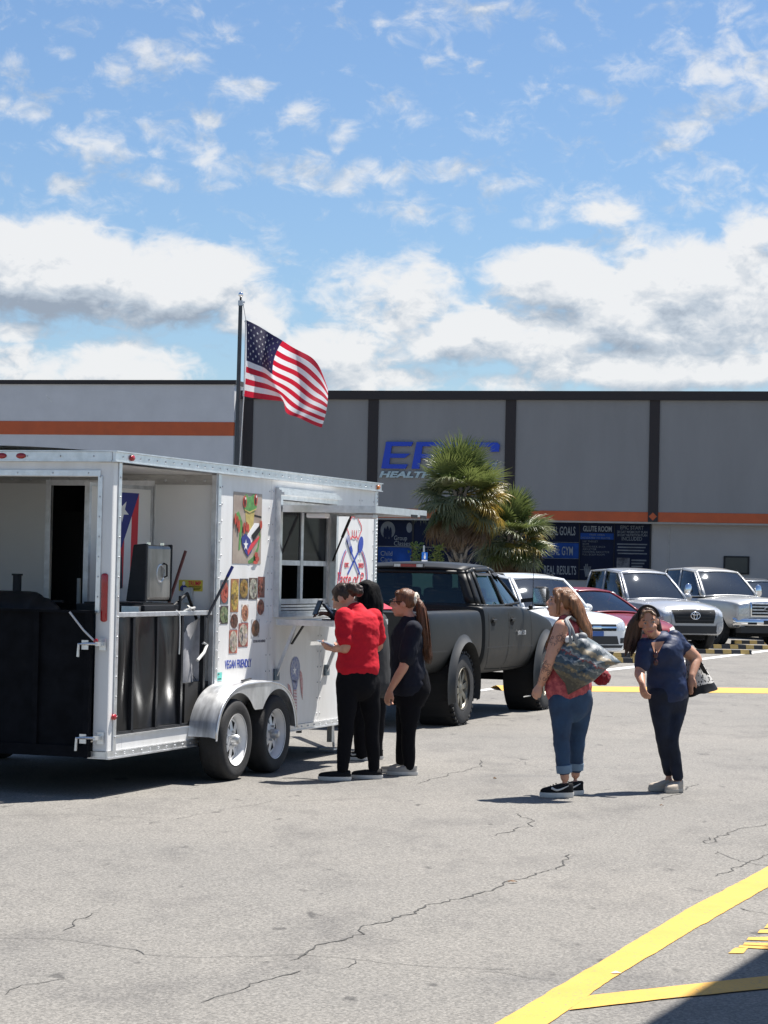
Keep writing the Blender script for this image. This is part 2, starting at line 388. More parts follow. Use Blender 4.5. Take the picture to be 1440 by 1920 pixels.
tag(mb.build('speed_bump',M_yel,smooth=True),'low yellow painted speed bump crossing the lot behind the two standing women','speed bump')
M_crack=mat('dark crack',(0.050,0.048,0.045),0.95)  # plain dark colour of the cracks themselves
M_crack2=mat('hairline crack',(0.075,0.073,0.07),0.95)
def crack(pix,w,m=M_crack):
    pts=[]
    for i in range(len(pix)-1):
        a=gr(*pix[i]);b=gr(*pix[i+1]); k=max(2,int((b-a).length/0.05))
        for j in range(k): pts.append(a.lerp(b,j/k))
    pts.append(gr(*pix[-1])); L=[];R=[]
    for i,p in enumerate(pts):
        d=(pts[min(i+1,len(pts)-1)]-pts[max(i-1,0)]); d.normalize(); n=Vector((-d.y,d.x,0))
        q=p+n*(mnoise.noise(p*5.0)*0.05+mnoise.noise(p*17)*0.028)
        ww=w*(0.35+0.9*abs(mnoise.noise(p*7+Vector((3,3,3)))))*(0.4 if i in(0,len(pts)-1) else 1)
        L.append(q+n*ww+Vector((0,0,0.0025)));R.append(q-n*ww+Vector((0,0,0.0025)))
    n=len(L); MB().add(L+R,[(i,i+1,n+i+1,n+i) for i in range(n-1)]).build('pavement_crack',m,ground)
crack([(375,1880),(430,1862),(470,1850),(560,1820)],0.007)
crack([(535,1800),(570,1790),(600,1773),(680,1752),(672,1745),(740,1722),(800,1706),(800,1697),(860,1686),(945,1660),(958,1654),(1000,1640),(1062,1619),(1065,1602)],0.009)
crack([(0,1758),(120,1764),(250,1782),(270,1790),(420,1796),(570,1790),(680,1803),(820,1814),(960,1818)],0.0045,M_crack2)
crack([(630,1816),(680,1803)],0.005); crack([(118,1745),(180,1710)],0.006); crack([(0,1865),(60,1845),(130,1835)],0.005)
crack([(925,1568),(960,1556),(995,1550),(990,1535),(965,1525)],0.007); crack([(780,1470),(850,1450),(905,1437),(900,1425)],0.008)
crack([(1330,1570),(1325,1583),(1380,1556),(1445,1545)],0.007); crack([(1338,1602),(1345,1597),(1385,1615),(1450,1625)],0.005)
crack([(1336,1643),(1365,1634),(1440,1600)],0.007); crack([(1240,1500),(1268,1490),(1282,1482),(1305,1470)],0.008)
crack([(1385,1703),(1440,1715)],0.006); crack([(0,1530),(120,1527),(330,1536),(520,1500)],0.004,M_crack2); crack([(520,1503),(700,1496),(850,1492)],0.004,M_crack2)
crack([(1350,1682),(1380,1688),(1395,1680)],0.006,M_crack); crack([(900,1820),(1050,1840)],0.004,M_crack2); crack([(960,1425),(1010,1440)],0.005,M_crack2)
# fallen leaf and small scraps lying on the tarmac
M_leaf=mat('dry leaf',(0.16,0.085,0.035),0.7,0,0.3,30)
M_scrap=mat('paper scrap',(0.6,0.6,0.56),0.8)
def scrap(u,v,r,m,label,cat,curl=0.01):
    c=gr(u,v); rnd=random.Random(u); out=[]
    n=9; ring=[(c.x+r*(0.6+0.5*rnd.random())*cos(2*pi*k/n),c.y+r*0.6*(0.6+0.5*rnd.random())*sin(2*pi*k/n),0.006+curl*rnd.random()) for k in range(n)]
    o=MB().add(ring+[(c.x,c.y,0.012+curl)],[(i,(i+1)%n,n) for i in range(n)]).build('dry_leaf' if m is M_leaf else 'paper_scrap',m); tag(o,label,cat)
scrap(961,1656,0.030,M_leaf,'curled brown leaf lying on the long pavement crack','leaf',0.008)
scrap(1154,1827,0.025,M_scrap,'pale scrap lying on the edge of the wide yellow line','litter',0.004)
scrap(1240,1513,0.02,M_leaf,'tiny brown leaf on the tarmac below the woman in navy','leaf',0.01)
scrap(928,1462,0.018,M_leaf,'dark speck of leaf on the tarmac between the women and the pickup','leaf',0.012)

# unseen canopy added right of the view to cast the corner of shade
def canopy():
    H=6.0; off=_sd.xy/_sd.z*(H+.6)
    e0=gr(1195,1926); e1=gr(1447,1772); d=(e1-e0); d.z=0; d.normalize()
    base=Vector((e0.x+off.x,e0.y+off.y,0))-d*4.0
    t=empty('added_shade_canopy',(base.x,base.y,0),atan2(d.y,d.x))      # local x along the shadow edge, local -y away from it
    Ln,W=9.0,6.5; pw=mat('off white canopy metal',(0.62,0.62,0.60),0.6,0,0.06,2)
    MB().box(0,Ln,-W,0,H,H+.06).build('soffit',pw,t); MB().box(0.1,Ln-.1,-W+.1,-.1,H+.5,H+.55).build('canopy_roof',M_conc0,t)
    for b in ((0,Ln,-.05,0),(0,Ln,-W,-W+.05),(0,.05,-W+.051,-.051),(Ln-.05,Ln,-W+.051,-.051)): MB().box(*b,H+.061,H+.6).build('fascia',pw,t)
    for x in (1.2,Ln-1.2): 
        c=MB().box(x-.18,x+.18,-5.6,-5.24,0,H-.002).build('column',pw,t); MB().box(x-.26,x+.26,-5.68,-5.16,0,.35).build('column_base',M_conc0,c)
    tag(t,'tall flat-roofed canopy on two columns, added out of view to cast shade','canopy')
M_conc0=mat('canopy concrete',(0.36,0.35,0.33),0.9,0,0.12,3)
canopy()

# ------------------------------------------------------------------ buildings
BR=-radians(14)
M_st1=mat('grey blue stucco',(0.258,0.254,0.250),0.9,0,0.07,1.1,0.25,60,stretch=(1,1,0.22),detail=8)
M_st2=mat('light grey stucco',(0.60,0.60,0.605),0.9,0,0.05,1.3,0.25,60)
M_st3=mat('pale beige stucco',(0.34,0.325,0.31),0.9,0,0.05,1.3,0.25,60)
M_brn=mat('dark brown trim paint',(0.030,0.025,0.026),0.8,0,0.15,3)
M_org=mat('orange trim paint',(0.50,0.105,0.035),0.75,0,0.10,2.0)
M_win=mat('dark storefront film',(0.006,0.010,0.028),0.6,0,0.3,1.0,spec=0.12)
M_winb=mat('blue storefront film',(0.010,0.045,0.19),0.6,0,0.5,1.2,spec=0.12)
M_wtx=mat('pale film lettering',(0.20,0.215,0.22),0.5,0,0.3,4)
M_wtx2=mat('grey film lettering',(0.11,0.12,0.13),0.5,0,0.3,4)
M_blu=mat('blue acrylic letter',(0.002,0.045,0.48),0.3,0,0.05,5)
M_sil=mat('silver letter face',(0.42,0.53,0.56),0.45,0.2,0.2,5)
M_conc=mat('kerb concrete',(0.36,0.35,0.33),0.9,0,0.12,3,0.2,50)
def gym():
    P0=at(1080,1000,76); b=empty('gym_building',(P0.x,P0.y,0),BR)
    XL,XR=-11.62,30.0; Z0,ZO0,ZO1,ZB,ZT=0,3.49,3.80,7.40,7.69
    # upper wall bays between pilasters, front face at y=0
    pil=[(-11.35,-11.02),(-7.02,-6.68),(-2.39,-2.05),(2.33,2.65),(7.05,7.38),(11.75,12.08),(16.4,16.73),(21.1,21.43),(25.8,26.13)]
    edges=[XL]+[x for p in pil for x in p]+[XR]
    for i in range(0,len(edges),2):
        MB().box(edges[i],edges[i+1],0.0,0.30,ZO1,ZB).build('wall_bay',M_st1,b)
    for a,c in pil:
        p=MB().box(a,c,-0.05,0.30,ZO0-0.005,ZB).build('pilaster',M_brn,b)
        if a>0:
            x=(a+c)/2; z=ZO0+0.17
            MB().prism([(x-.13,z),(x,z-.13),(x+.13,z),(x,z+.13)],lambda u,v:(u,-0.05,v),lambda u,v:(u,-0.056,v)).build('diamond',M_org,b)
    for i in range(0,len(edges),2):
        MB().box(edges[i],edges[i+1],-0.02,0.30,ZO0,ZO1-0.002).build('orange_band',M_org,b)
    MB().box(XL,XR,-0.12,0.34,ZB+0.002,ZT).build('parapet_cap',M_brn,b)
    MB().box(XL,XR,0.34,9.0,0.0,ZT-0.15).build('building_core',M_st3,b)
    MB().box(XL,XR,0.0,0.33,ZO0-0.06,ZO0-0.004).build('soffit_edge',M_conc,b)
    # recessed ground floor
    yw=0.345-0.01
    MB().box(XL,2.40,yw-0.02,yw,0.0,1.56).build('lower_wall',M_st3,b)
    MB().box(2.41,XR,yw-0.02,yw,0.0,ZO0-0.06).build('lower_wall',M_st3,b)
    MB().box(2.96,3.0,yw-0.035,yw-0.018,0,ZO0-0.07).build('downpipe',M_conc,b)
    wf=MB().box(4.74,5.56,yw-0.06,yw-0.022,1.86,2.44).build('small_window',M_black,b)
    MB().box(4.80,5.50,yw-0.065,yw-0.061,1.91,2.39).build('pane',mat('dim glass',(0.03,0.033,0.035),0.15),wf)
    def panel(x0,x1,z0,z1,m): return MB().box(x0,x1,yw-0.045,yw-0.005,z0,z1).build('storefront_pane',m,b)
    yt=yw-0.049
    def tx(par,s,x,z,size,w,m=M_wtx,bold=0.0,al='LEFT'):
        text('lettering',s,size,m,par,(x,yt,z),0.002,0,bold,fit=w)
    zb=1.57; zt=3.42
    for a,c in ((-6.75,-6.68),(-5.52,-5.46),(-4.05,-3.98),(-2.5,-2.42),(-1.30,-1.22),(0.06,0.09),(1.20,1.22),(2.36,2.40)):
        MB().box(a,c,yw-0.07,yw,zb,zt+0.06).build('mullion',M_black,b)
    # left panes
    p=panel(-6.68,-5.52,zb,zt,M_win)
    MB().box(-6.67,-5.53,yt,yt+.003,zb,2.52).build('film',M_winb,p); MB().box(-6.67,-5.53,yt-.002,yt,2.53,2.56).build('stripe',M_wtx2,p)
    c=flat('round_photo',ellipse(-6.35,3.09,0.25,0.29,22),M_wtx2,p,yt); 
    for x,w,h in ((-6.45,.05,.40),(-6.36,.06,.5),(-6.26,.05,.42)): flat('figure',ellipse(x,2.98,w,h*.5,10),M_win,p,yt-.003)
    tx(p,'Group',-6.13,2.76,0.22,0.44); tx(p,'Classes',-6.13,2.58,0.22,0.55); tx(p,'Child',-6.58,2.24,0.22,0.40); tx(p,'Care',-6.58,2.04,0.22,0.40)
    flat('heart',ellipse(-5.62,3.18,0.10,0.17,12),M_wtx2,p,yt)
    p=panel(-5.46,-4.05,zb,zt,M_win); MB().box(-5.45,-4.06,yt-.002,yt,2.53,2.56).build('stripe',M_wtx2,p)
    p=panel(-3.98,-2.5,zb,zt,M_win); p=panel(-2.42,-1.30,zb,zt,M_win)
    # REAL GOALS / REAL GYM / REAL RESULTS
    p=panel(-1.22,0.06,zb,zt,M_win)
    MB().box(-1.16,0.05,yt,yt+.003,2.26,2.76).build('film',M_winb,p)
    for z in (2.25,2.78): MB().box(-1.16,0.05,yt-.002,yt,z,z+.012).build('stripe',M_wtx2,p)
    tx(p,'REAL GOALS',-1.00,3.02,0.40,0.93,bold=0.004); tx(p,'REAL GYM',-0.96,2.37,0.40,0.82,bold=0.004); tx(p,'REAL RESULTS',-1.08,1.74,0.40,1.06,bold=0.004)
    # glute room
    p=panel(0.09,1.20,zb,zt,M_win)
    tx(p,'GLUTE ROOM',0.18,3.16,0.24,0.94,bold=0.006)
    MB().box(0.10,1.19,yt,yt+.003,2.90,3.10).build('film',M_winb,p)
    for k,(s,w) in enumerate((('FREE AREA',.5),('DEDICATED TO GLUTES',.95))): tx(p,s,0.4-.28*k,3.02-.10*k,0.08,w,M_wtx2)
    for k,(s,w) in enumerate((('HIP THRUST',.5),('RDM',.2),('GLUTE KICK BACK',.75),('ABDUCTOR',.45),('STANDING ABDUCTOR',.88),('FULL BODY ROOM',.72))): tx(p,s,0.18,2.80-.085*k,0.085,w,M_wtx2)
    mb=MB()
    for k in range(5): mb.prism(stroke([(0.30+.012*k,1.68),(0.24+.055*k,2.02+.08*(k in(1,2)))],0.03),lambda x,z:(x,yt,z),lambda x,z:(x,yt-.003,z))
    mb.build('hand_print',M_wtx2,p)
    MB().box(0.10,1.19,yt-.002,yt,1.90,1.915).build('stripe',M_wtx2,p)
    # epic start
    p=panel(1.22,2.36,zb,zt,M_win)
    for s,x,z,h,w in (('EPIC START',1.40,3.24,.17,.76),('30 DAY WORKOUT PLAN',1.30,3.12,.11,.98),('30 DAY NUTRITION PLAN',1.30,3.02,.11,.98),('INCLUDED',1.45,2.88,.17,.66)): tx(p,s,x,z,h,w,M_wtx2,0.003)
    for k in range(4): MB().box(1.30+.03*(k%2),2.28-.05*(k%3),yt-.002,yt,2.74-.10*k,2.78-.10*k).build('small_print',M_wtx2,p)
    flat('photo',[(1.30,1.72),(1.72,1.72),(1.72,2.32),(1.30,2.32)],mat('gym photo print',(0.20,0.20,0.21),0.6,0,0,5,c2=(0.02,0.02,0.03)),p,yt)
    for k in range(5): MB().box(1.78,2.26-.06*(k%3),yt-.002,yt,2.22-.10*k,2.27-.10*k).build('small_print',M_wtx2,p)
    # roof top sign: slanted block letters
    s=empty('sign',(0,0,0)); s.parent=b
    y0=-0.09
    def letter(name,polys,x0,w):
        mb=MB()
        for poly in polys:
            mb.prism([(x0+(px*w)+0.115*(pz),5.115+pz*0.885) for px,pz in poly],lambda x,z:(x,-0.02,z),lambda x,z:(x,y0,z))
        o=mb.build(name,[M_blu],s)
    E_=[[(0,0),(0.26,0),(0.26,1),(0.04,1)],[(0.26,0),(0.86,0),(0.93,.16),(.26,.16)],[(.26,.40),(.78,.40),(.95,.56),(.26,.56)],[(.26,.84),(.95,.84),(1.0,1),(.26,1)]]
    P_=[[(0,0),(0.26,0),(0.26,1),(0.04,1)],[(.26,.40),(.85,.40),(1,.50),(1,.56),(.26,.56)],[(.26,.84),(1,.84),(1,.92),(.9,1),(.26,1)],[(.76,.56),(1,.56),(1,.84),(.76,.84)]]
    I_=[[(0,0),(1,0),(1,1),(0,1)]]
    C_=[[(0,.1),(.1,0),(.26,0),(.26,1),(.1,1),(0,.92)],[(.26,0),(.92,0),(1,.1),(1,.28),(.76,.28),(.76,.16),(.26,.16)],[(.26,.84),(.74,.84),(.74,.66),(1,.66),(1,.9),(.92,1),(.26,1)]]
    letter('letter',E_,-6.53,0.95); letter('letter',P_,-5.50,1.0); letter('letter',I_,-4.35,0.3); letter('letter',C_,-3.78,1.12)
    # thin silver outline strips behind the letters and the smaller second line
    text('lettering','HEALTH & FITNESS',0.27,M_sil,s,(-6.60,-0.06,4.83),0.025,0.25,0.012,fit=4.1)
    MB().box(XL,XR,-2.3,0.3,0.0,0.13).build('walkway',M_conc,b)
    tag(b,'long grey gym building with dark brown pilasters, orange band and blue roof sign','building')
def store():
    P1=at(220,800,79.4); b=empty('store_building',(P1.x,P1.y,0),BR)
    XL,XR=-18.0,4.13
    MB().box(XL,XR,0.0,9.0,6.6,7.863).build('upper_wall',M_st2,b)
    MB().box(XL,XR+.004,-0.02,9.0,6.143,6.598).build('orange_band',M_org,b)
    MB().box(XL,XR,0.0,9.0,0.0,6.141).build('lower_wall',M_st2,b)
    MB().box(XL,XR+.06,-0.07,9.05,7.865,8.008).build('parapet_cap',M_brn,b)
    MB().prism(stroke([(-2.61,7.503),(-2.38,7.238)],0.04),lambda x,z:(x,-0.002,z),lambda x,z:(x,-0.006,z)).build('scratch',M_wht,b)
    for x in (-12,-7,-2): 
        w=MB().box(x,x+2.6,-0.03,0.0,0.5,3.0).build('shop_window',M_black,b); MB().box(x+.08,x+2.52,-0.036,-0.031,0.58,2.92).build('pane',M_win,w)
    tag(b,'light grey store block with one orange stripe at the far left','building')
gym(); store()
# ------------------------------------------------------------------ food trailer
TH=radians(19.93); TC=Vector((-2.0326,17.5572,0.0)); TRZ=pi/2-TH
TA=Vector((sin(TH),cos(TH),0)); TN=Vector((cos(TH),-sin(TH),0))
def trl(x,y,z): return TC+TA*x-TN*y+Vector((0,0,z))      # trailer-local to world
def tl_plane(u,v,s):                                    # photo point on the trailer plane x=s -> local (y,z)
    d=ray(u,v); t=(TC+TA*s-Vector((0,0,CAMH))).dot(TA)/d.dot(TA); q=Vector((0,0,CAMH))+d*t; return (q-TC).dot(-TN), q.z
def tl_side(u,v,w=0.0):
    d=ray(u,v); t=(TC+TN*w-Vector((0,0,CAMH))).dot(TN)/d.dot(TN); q=Vector((0,0,CAMH))+d*t; return (q-TC).dot(TA), q.z
M_nav=mat('navy black gate paint',(0.007,0.0075,0.0095),0.7,0,0.4,8,spec=0.07)
M_gloss=mat('glossy black sheet metal',(0.010,0.010,0.011),0.30,0.0,0.3,3,spec=0.30,coat=0.04)
M_int=mat('trailer interior',(0.03,0.03,0.032),0.8)
M_bulk=mat('bulkhead white sheet',(0.74,0.735,0.71),0.38,0,0.03,2,0.02,2.0)
M_navy=mat('navy vinyl print',(0.02,0.03,0.22),0.4); M_redp=mat('red vinyl print',(0.62,0.03,0.05),0.4); M_wp=mat('white vinyl print',(0.8,0.8,0.8),0.4)
M_blup=mat('royal blue vinyl print',(0.015,0.05,0.36),0.4)
def trailer():
    T=empty('food_trailer',TC,TRZ); W,L=2.30,5.74; S=1.942
    wl=M_white
    def B(name,m,*b,bev=0.0,par=None): return MB().box(*b).build(name,m,par or T,bevel=bev)
    # underframe
    for y in (0.12,W-0.18): B('frame_rail',M_bsteel,0.05,L,y,y+0.06,0.292,0.335)
    for x in (0.1,0.9,1.7,2.3,2.9,3.7,4.5,5.3): B('cross_member',M_bsteel,x,x+0.05,0.18,W-0.18,0.292,0.335)
    B('floor',mat('deck boards',(0.06,0.055,0.05),0.8,0,0.3,6),0.02,L,0.02,W-0.02,0.337,0.385)
    # roof: shallow crowned skin
    mb=MB(); mb.grid(lambda i,j:(-0.01+(L+0.05)*i, W*j, 2.585+0.05*sin(pi*j)),4,10); mb.grid(lambda i,j:(0.0+(L+0.04)*i,0.012+(W-0.024)*j,2.50),2,2)
    mb.build('roof',M_white,T,smooth=30)
    # rails: folded aluminium section along the top edges
    def rail_side(y,sg,name):
        mb=MB(); mb.box(-0.02,L+0.06,min(y,y+sg*.028),max(y,y+sg*.028),2.522,2.585)
        mb.box(-0.03,L+0.07,min(y,y+sg*.042),max(y,y+sg*.042),2.586,2.596); mb.box(-0.03,L+0.07,min(y,y+sg*.040),max(y,y+sg*.040),2.512,2.521)
        return mb.build(name,M_alu,T)
    rail_side(-0.001,-1,'top_rail'); rail_side(W+.001,1,'top_rail')
    mb=MB(); mb.box(-0.03,-0.002,0.0,W,2.522,2.585); mb.box(-0.045,0.0,0.0,W,2.5865,2.5955); mb.box(-0.04,0.0,0.0,W,2.512,2.521); mb.build('rear_top_rail',M_alu,T)
    B('rear_header',wl,0.0,0.05,0.112,W-0.112,2.40,2.511)
    # door trim round the rear opening
    mb=MB(); mb.box(-0.012,-0.001,0.10,W-0.10,2.405,2.447); mb.box(-0.012,-0.001,0.082,0.119,1.375,2.404); mb.build('opening_trim',M_alu,T)
    # corner posts
    for y0,y1 in ((0.0,0.118),(W-0.118,W)):
        mb=MB(); mb.box(0.0,0.012,y0,y1,0.345,2.511); 
        ya=y0 if y0<1 else y1-0.012
        mb.box(0.012,0.085,ya,ya+0.012,0.345,2.511); mb.build('corner_post',wl,T,bevel=0.004)
    B('corner_trim',M_alu,0.086,0.135,-0.010,0.004,0.345,2.511,bev=.003); B('corner_trim',M_dalu,0.086,0.13,0.006,0.05,0.345,2.51)
    # bottom trim
    mb=MB(); mb.box(-0.012,L,-0.014,-0.001,0.300,0.343); mb.box(-0.014,L,-0.026,0.0,0.288,0.299); mb.build('bottom_trim',M_alu,T)
    mb=MB(); mb.box(-0.014,-0.001,0.0,0.15,0.300,0.343); mb.box(-0.02,-0.001,0,0.15,0.290,0.299); mb.build('bottom_trim',M_alu,T)
    # low white skirt along the porch
    B('skirt_panel',wl,0.136,0.245,0.0,0.02,0.345,0.446); B('skirt_panel',wl,0.248,1.93,0.0,0.02,0.345,0.446)
    B('skirt_cap',M_alu,0.136,1.93,-0.012,0.03,0.4465,0.458)
    # box walls
    sk=0.035
    def wall(name,rects):
        mb=MB()
        for (a,b,c,d) in rects: mb.box(a,b,0.0,sk,c,d)
        return mb.build(name,wl,T)
    wx0,wx1,wz0,wz1=3.215,4.53,1.345,2.345
    wall('wall_panel',[(1.985,3.070,0.345,2.511)])
    wall('wall_panel',[(3.074,wx0,0.345,2.511),(wx0,4.296,0.345,wz0),(wx0,4.296,wz1,2.511)])
    wall('wall_panel',[(4.300,wx1,0.345,wz0),(4.300,wx1,wz1,2.511),(wx1,5.30,0.345,2.511)])
    wall('wall_panel',[(5.304,5.69,0.345,2.511)])
    B('jamb_trim',M_alu,1.925,1.984,-0.010,0.045,0.345,2.511,bev=.003); B('jamb_trim',M_dalu,1.900,1.924,0.0,0.04,0.47,2.511)
    B('front_corner',M_alu,5.69,5.74,-0.008,0.04,0.345,2.511,bev=.004)
    mb=MB()
    for k in range(60): mb.obox((5.755,-0.006,0.42+k*0.035),(1,0.3,0.4),(0,1,0),(-0.4,0,1),0.012,0.006,0.006)
    mb.box(5.741,5.775,-0.005,0.03,0.345,2.511); mb.build('tread_plate',M_alu,T)
    B('side_wall',wl,0.0,L,W-0.035,W,0.345,2.511); B('front_wall',wl,L-0.04,L-0.002,0.036,W-0.036,0.345,2.51)
    # interior lining, dark
    mb=MB(); mb.box(2.0,L-0.06,W-0.06,W-0.04,0.39,2.49); mb.box(L-.06,L-.042,0.04,W-.04,0.39,2.49); mb.build('lining',M_int,T)
    B('counter',M_int,2.3,L-.1,W-0.75,W-0.1,0.39,1.28); B('cooler_cabinet',M_int,2.6,3.15,W-0.7,W-0.1,1.285,2.2)
    # rivets
    mb=MB()
    def riv(x,y,z): mb.ell((x,y,z),0.008,0.006,0.008,nu=6,nv=4)
    for x in (2.02,3.03,3.115,4.26,4.335,5.27,5.335,5.66):
        for k in range(15):
            z=0.42+k*0.142
            if wx0-0.05<x<wx1+0.05 and 1.28<z<2.4: continue
            riv(x,-0.001,z)
    for k in range(38): riv(0.1+k*0.15,-0.030,2.553); riv(0.12+k*.15,-0.016,0.322)
    for k in range(8): riv(-0.031,0.15+k*.28,2.553)
    for k in range(14): riv(0.11,-0.012,0.45+k*.15); riv(1.955,-0.012,0.45+k*.15)
    for k in range(7): riv(-0.013,0.2+k*.3,2.426)
    for k in range(7): riv(-0.013,0.10,1.5+k*.15)
    mb.build('rivets',M_dalu,T,smooth=True)['kind']='stuff'
    # bulkhead with doorway
    dy0,dy1,dz1=0.62,1.545,2.405
    mb=MB(); mb.box(S,S+.03,0.036,dy0,0.386,2.42); mb.box(S,S+.03,dy1,W-.036,0.386,2.42); mb.box(S,S+.03,dy0,dy1,dz1,2.42); mb.build('bulkhead',M_bulk,T)
    B('bulkhead_header',mat('galvanised strip',(0.42,0.41,0.39),0.3,0.6,0.25,5,stretch=(1,1,4)),S-.012,S+.03,0.036,W-.036,2.421,2.499)
    mb=MB()
    for k in range(12): mb.ell((S-.013,0.12+k*0.18,2.455),0.007,0.013,0.013,nu=8,nv=5)
    mb.build('screws',M_dalu,T,smooth=True)['kind']='stuff'
    mb=MB(); mb.box(S-.02,S-.001,dy1-.005,dy1+.045,0.39,dz1+.045); mb.box(S-.02,S-.001,dy0-.045,dy0+.004,0.39,dz1+.045); mb.box(S-.02,S-.001,dy0+.005,dy1-.006,dz1,dz1+.045); mb.build('door_frame',M_alu,T)
    B('grab_pole',M_dalu,S+.25,S+.275,1.39,1.415,0.4,1.62)
    # open door leaf
    hx,hy=S-.03,0.60; fx,fy=1.053,0.753
    D=empty('door_leaf',(hx,hy,0)); D.parent=T; D.rotation_euler=(0,0,atan2(fy-hy,fx-hx)); wd=hypot(fx-hx,fy-hy)
    MB().box(0.03,wd-.03,-.02,.02,0.47,2.37).build('leaf_panel',M_bulk,D)
    mb=MB(); mb.box(0,.03,-.024,.024,.44,2.40); mb.box(wd-.03,wd,-.024,.024,.44,2.40); mb.box(.031,wd-.031,-.024,.024,2.371,2.40); mb.box(.031,wd-.031,-.024,.024,.44,.469); mb.build('leaf_frame',M_dalu,D)
    # flag print hung on the leaf (the +y' face looks to the right of the trailer)
    yy=0.0215
    def fl(name,poly,m,k=0): 
        return MB().prism(poly,lambda x,z:(x,yy+.001*k,z),lambda x,z:(x,yy+.001*(k+1),z)).build(name,m,D)
    f0,f1,zt,zb=0.20,0.66,2.335,1.53
    n=5; wv=(f1-f0)/n
    for k in range(n):
        m=M_redp if k%2==0 else M_wp
        fl('stripe',[(f0+k*wv,zt),(f0+(k+1)*wv,zt),(f0+(k+1)*wv+.012,zb+.05*(k%2)),(f0+k*wv+.012,zb+.03*((k+1)%2))],m,0)
    fl('triangle',[(f0,zt),(f1,zt),((f0+f1)/2,zt-0.46)],M_navy,1); fl('star',star((f0+f1)/2,zt-.15,0.095,-pi/2),M_wp,2)
    fl('figure',[(0.40,1.55),(0.56,1.55),(0.60,1.72),(0.53,1.93),(0.46,1.95),(0.42,1.80)],mat('dark print',(0.03,0.03,0.06),0.5),1)
    fl('hand_print',[(0.46,1.90),(0.54,1.90),(0.55,2.0),(0.52,2.08),(0.46,2.06)],mat('tan print',(0.42,0.2,0.1),0.5),2)
    # sticker and socket on the bulkhead
    ya,za=tl_plane(336,1087,S); yb,zb_=tl_plane(380,1109,S)
    G=MB().box(S-.004,S-.001,yb,ya,zb_,za).build('bumper_sticker',mat('yellow sticker',(0.62,0.52,0.06),0.5),T)
    text('lettering','TRUMP',0.05,M_redp,G,(S-.006,ya-.085,za-.045),0.001,0,0.001,rot=(pi/2,0,-pi/2),fit=0.115)
    for k in range(3): MB().box(S-.006,S-.004,yb+.01+.008*k,ya-.09,za-.058-.012*k,za-.053-.012*k).build('small_print',M_nav,G)
    MB().prism(ellipse(ya-.045,zb_+.02,0.035,0.03,14),lambda y,z:(S-.0045,y,max(z,zb_+.002)),lambda y,z:(S-.006,y,max(z,zb_+.002))).build('figure',M_navy,G)
    MB().prism(ellipse(ya-.045,zb_+.063,0.013,0.018,12),lambda y,z:(S-.0045,y,z),lambda y,z:(S-.0065,y,z)).build('figure',M_wp,G)
    yo,zo=tl_plane(354,1116,S)
    O=MB().box(S-.03,S-.001,yo-.045,yo+.04,zo-.065,zo+.065).build('power_outlet',M_dalu,T,bevel=.004); MB().box(S-.033,S-.031,yo-.02,yo+.016,zo-.03,zo+.03).build('socket',M_wp,O)
    # side gate panels on the porch
    for x in (0.446,0.873,1.331,1.76): B('gate_post',M_bsteel,x-.018,x+.018,0.012,0.05,0.46,1.345)
    mb=MB(); mb.box(0.137,1.895,0.008,0.055,1.346,1.382); mb.build('gate_top_rail',M_dalu,T,bevel=.004); B('gate_bottom_rail',M_bsteel,0.137,1.895,0.012,0.05,0.459,0.480)
    for a,b in ((0.15,0.425),(0.468,0.852),(0.895,1.31)):
        mb=MB(); ph=a*9
        def sh(i,j,a=a,b=b,ph=ph):
            x=a+(b-a)*i; z=0.482+0.86*j
            return (x,0.030+0.016*sin(pi*i)*sin(1.4*pi*j+ph)+0.012*sin(2*pi*i+2.2*j+ph)*sin(pi*j)+0.006*mnoise.noise(Vector((x*7,z*2.2,ph))),z)
        mb.grid(sh,14,24); mb.build('gate_panel',M_gloss,T,smooth=True)
    # rear ramp gate
    R=empty('rear_gate',(0,0,0)); R.parent=T
    MB().box(-0.045,-0.016,0.125,2.18,0.30,1.375).build('panel',M_nav,R)
    for y in (0.145,0.575,1.25,1.9): MB().box(-0.075,-0.046,y-.022,y+.022,0.385,1.375).build('stile',M_nav,R)
    MB().box(-0.077,-0.046,0.123,2.18,0.30,0.384).build('bottom_rail',M_nav,R); MB().box(-0.08,-0.010,0.12,2.18,1.3755,1.395).build('top_rail',M_nav,R)
    for z in (1.14,0.44):
        k=MB().box(-0.088,-0.078,0.13,0.185,z-.035,z+.035).build('latch_plate',M_alu,R); 
        MB().tube([(-.10,0.045,z+.01),(-.105,0.12,z+.01),(-.105,0.20,z+.005),(-.105,0.205,z-.09)],0.011,8).build('latch_bar',M_alu,R)
        MB().box(-.016,-.0125,0.02,0.075,z-.04,z+.05).build('latch_keeper',M_alu,R); MB().box(-.11,-.017,0.04,0.06,z-.005,z+.025).build('latch_lug',M_alu,R)
    ya_,za_=tl_plane(134,1150,-.06); yb2,zb2=tl_plane(186,1207,-.06)
    MB().tube([(-.09,ya_,za_+.01),(-.092,(ya_+yb2)/2,(za_+zb2)/2-.01),(-.092,yb2,zb2)],0.008,8).build('strap',mat('white strap',(0.6,0.58,0.56),0.8),R)
    MB().ell((-.094,yb2+.012,zb2+.02),0.012,0.02,0.02).build('strap_knob',M_red,R)
    # lamps
    mb=MB(); mb.limb([(-.004,0.048,1.33),(-.004,0.048,1.66)],[(0.018,0.028),(0.018,0.028)],n=12,side=(1,0,0)); mb.build('tail_lamp',M_red,T,smooth=True)
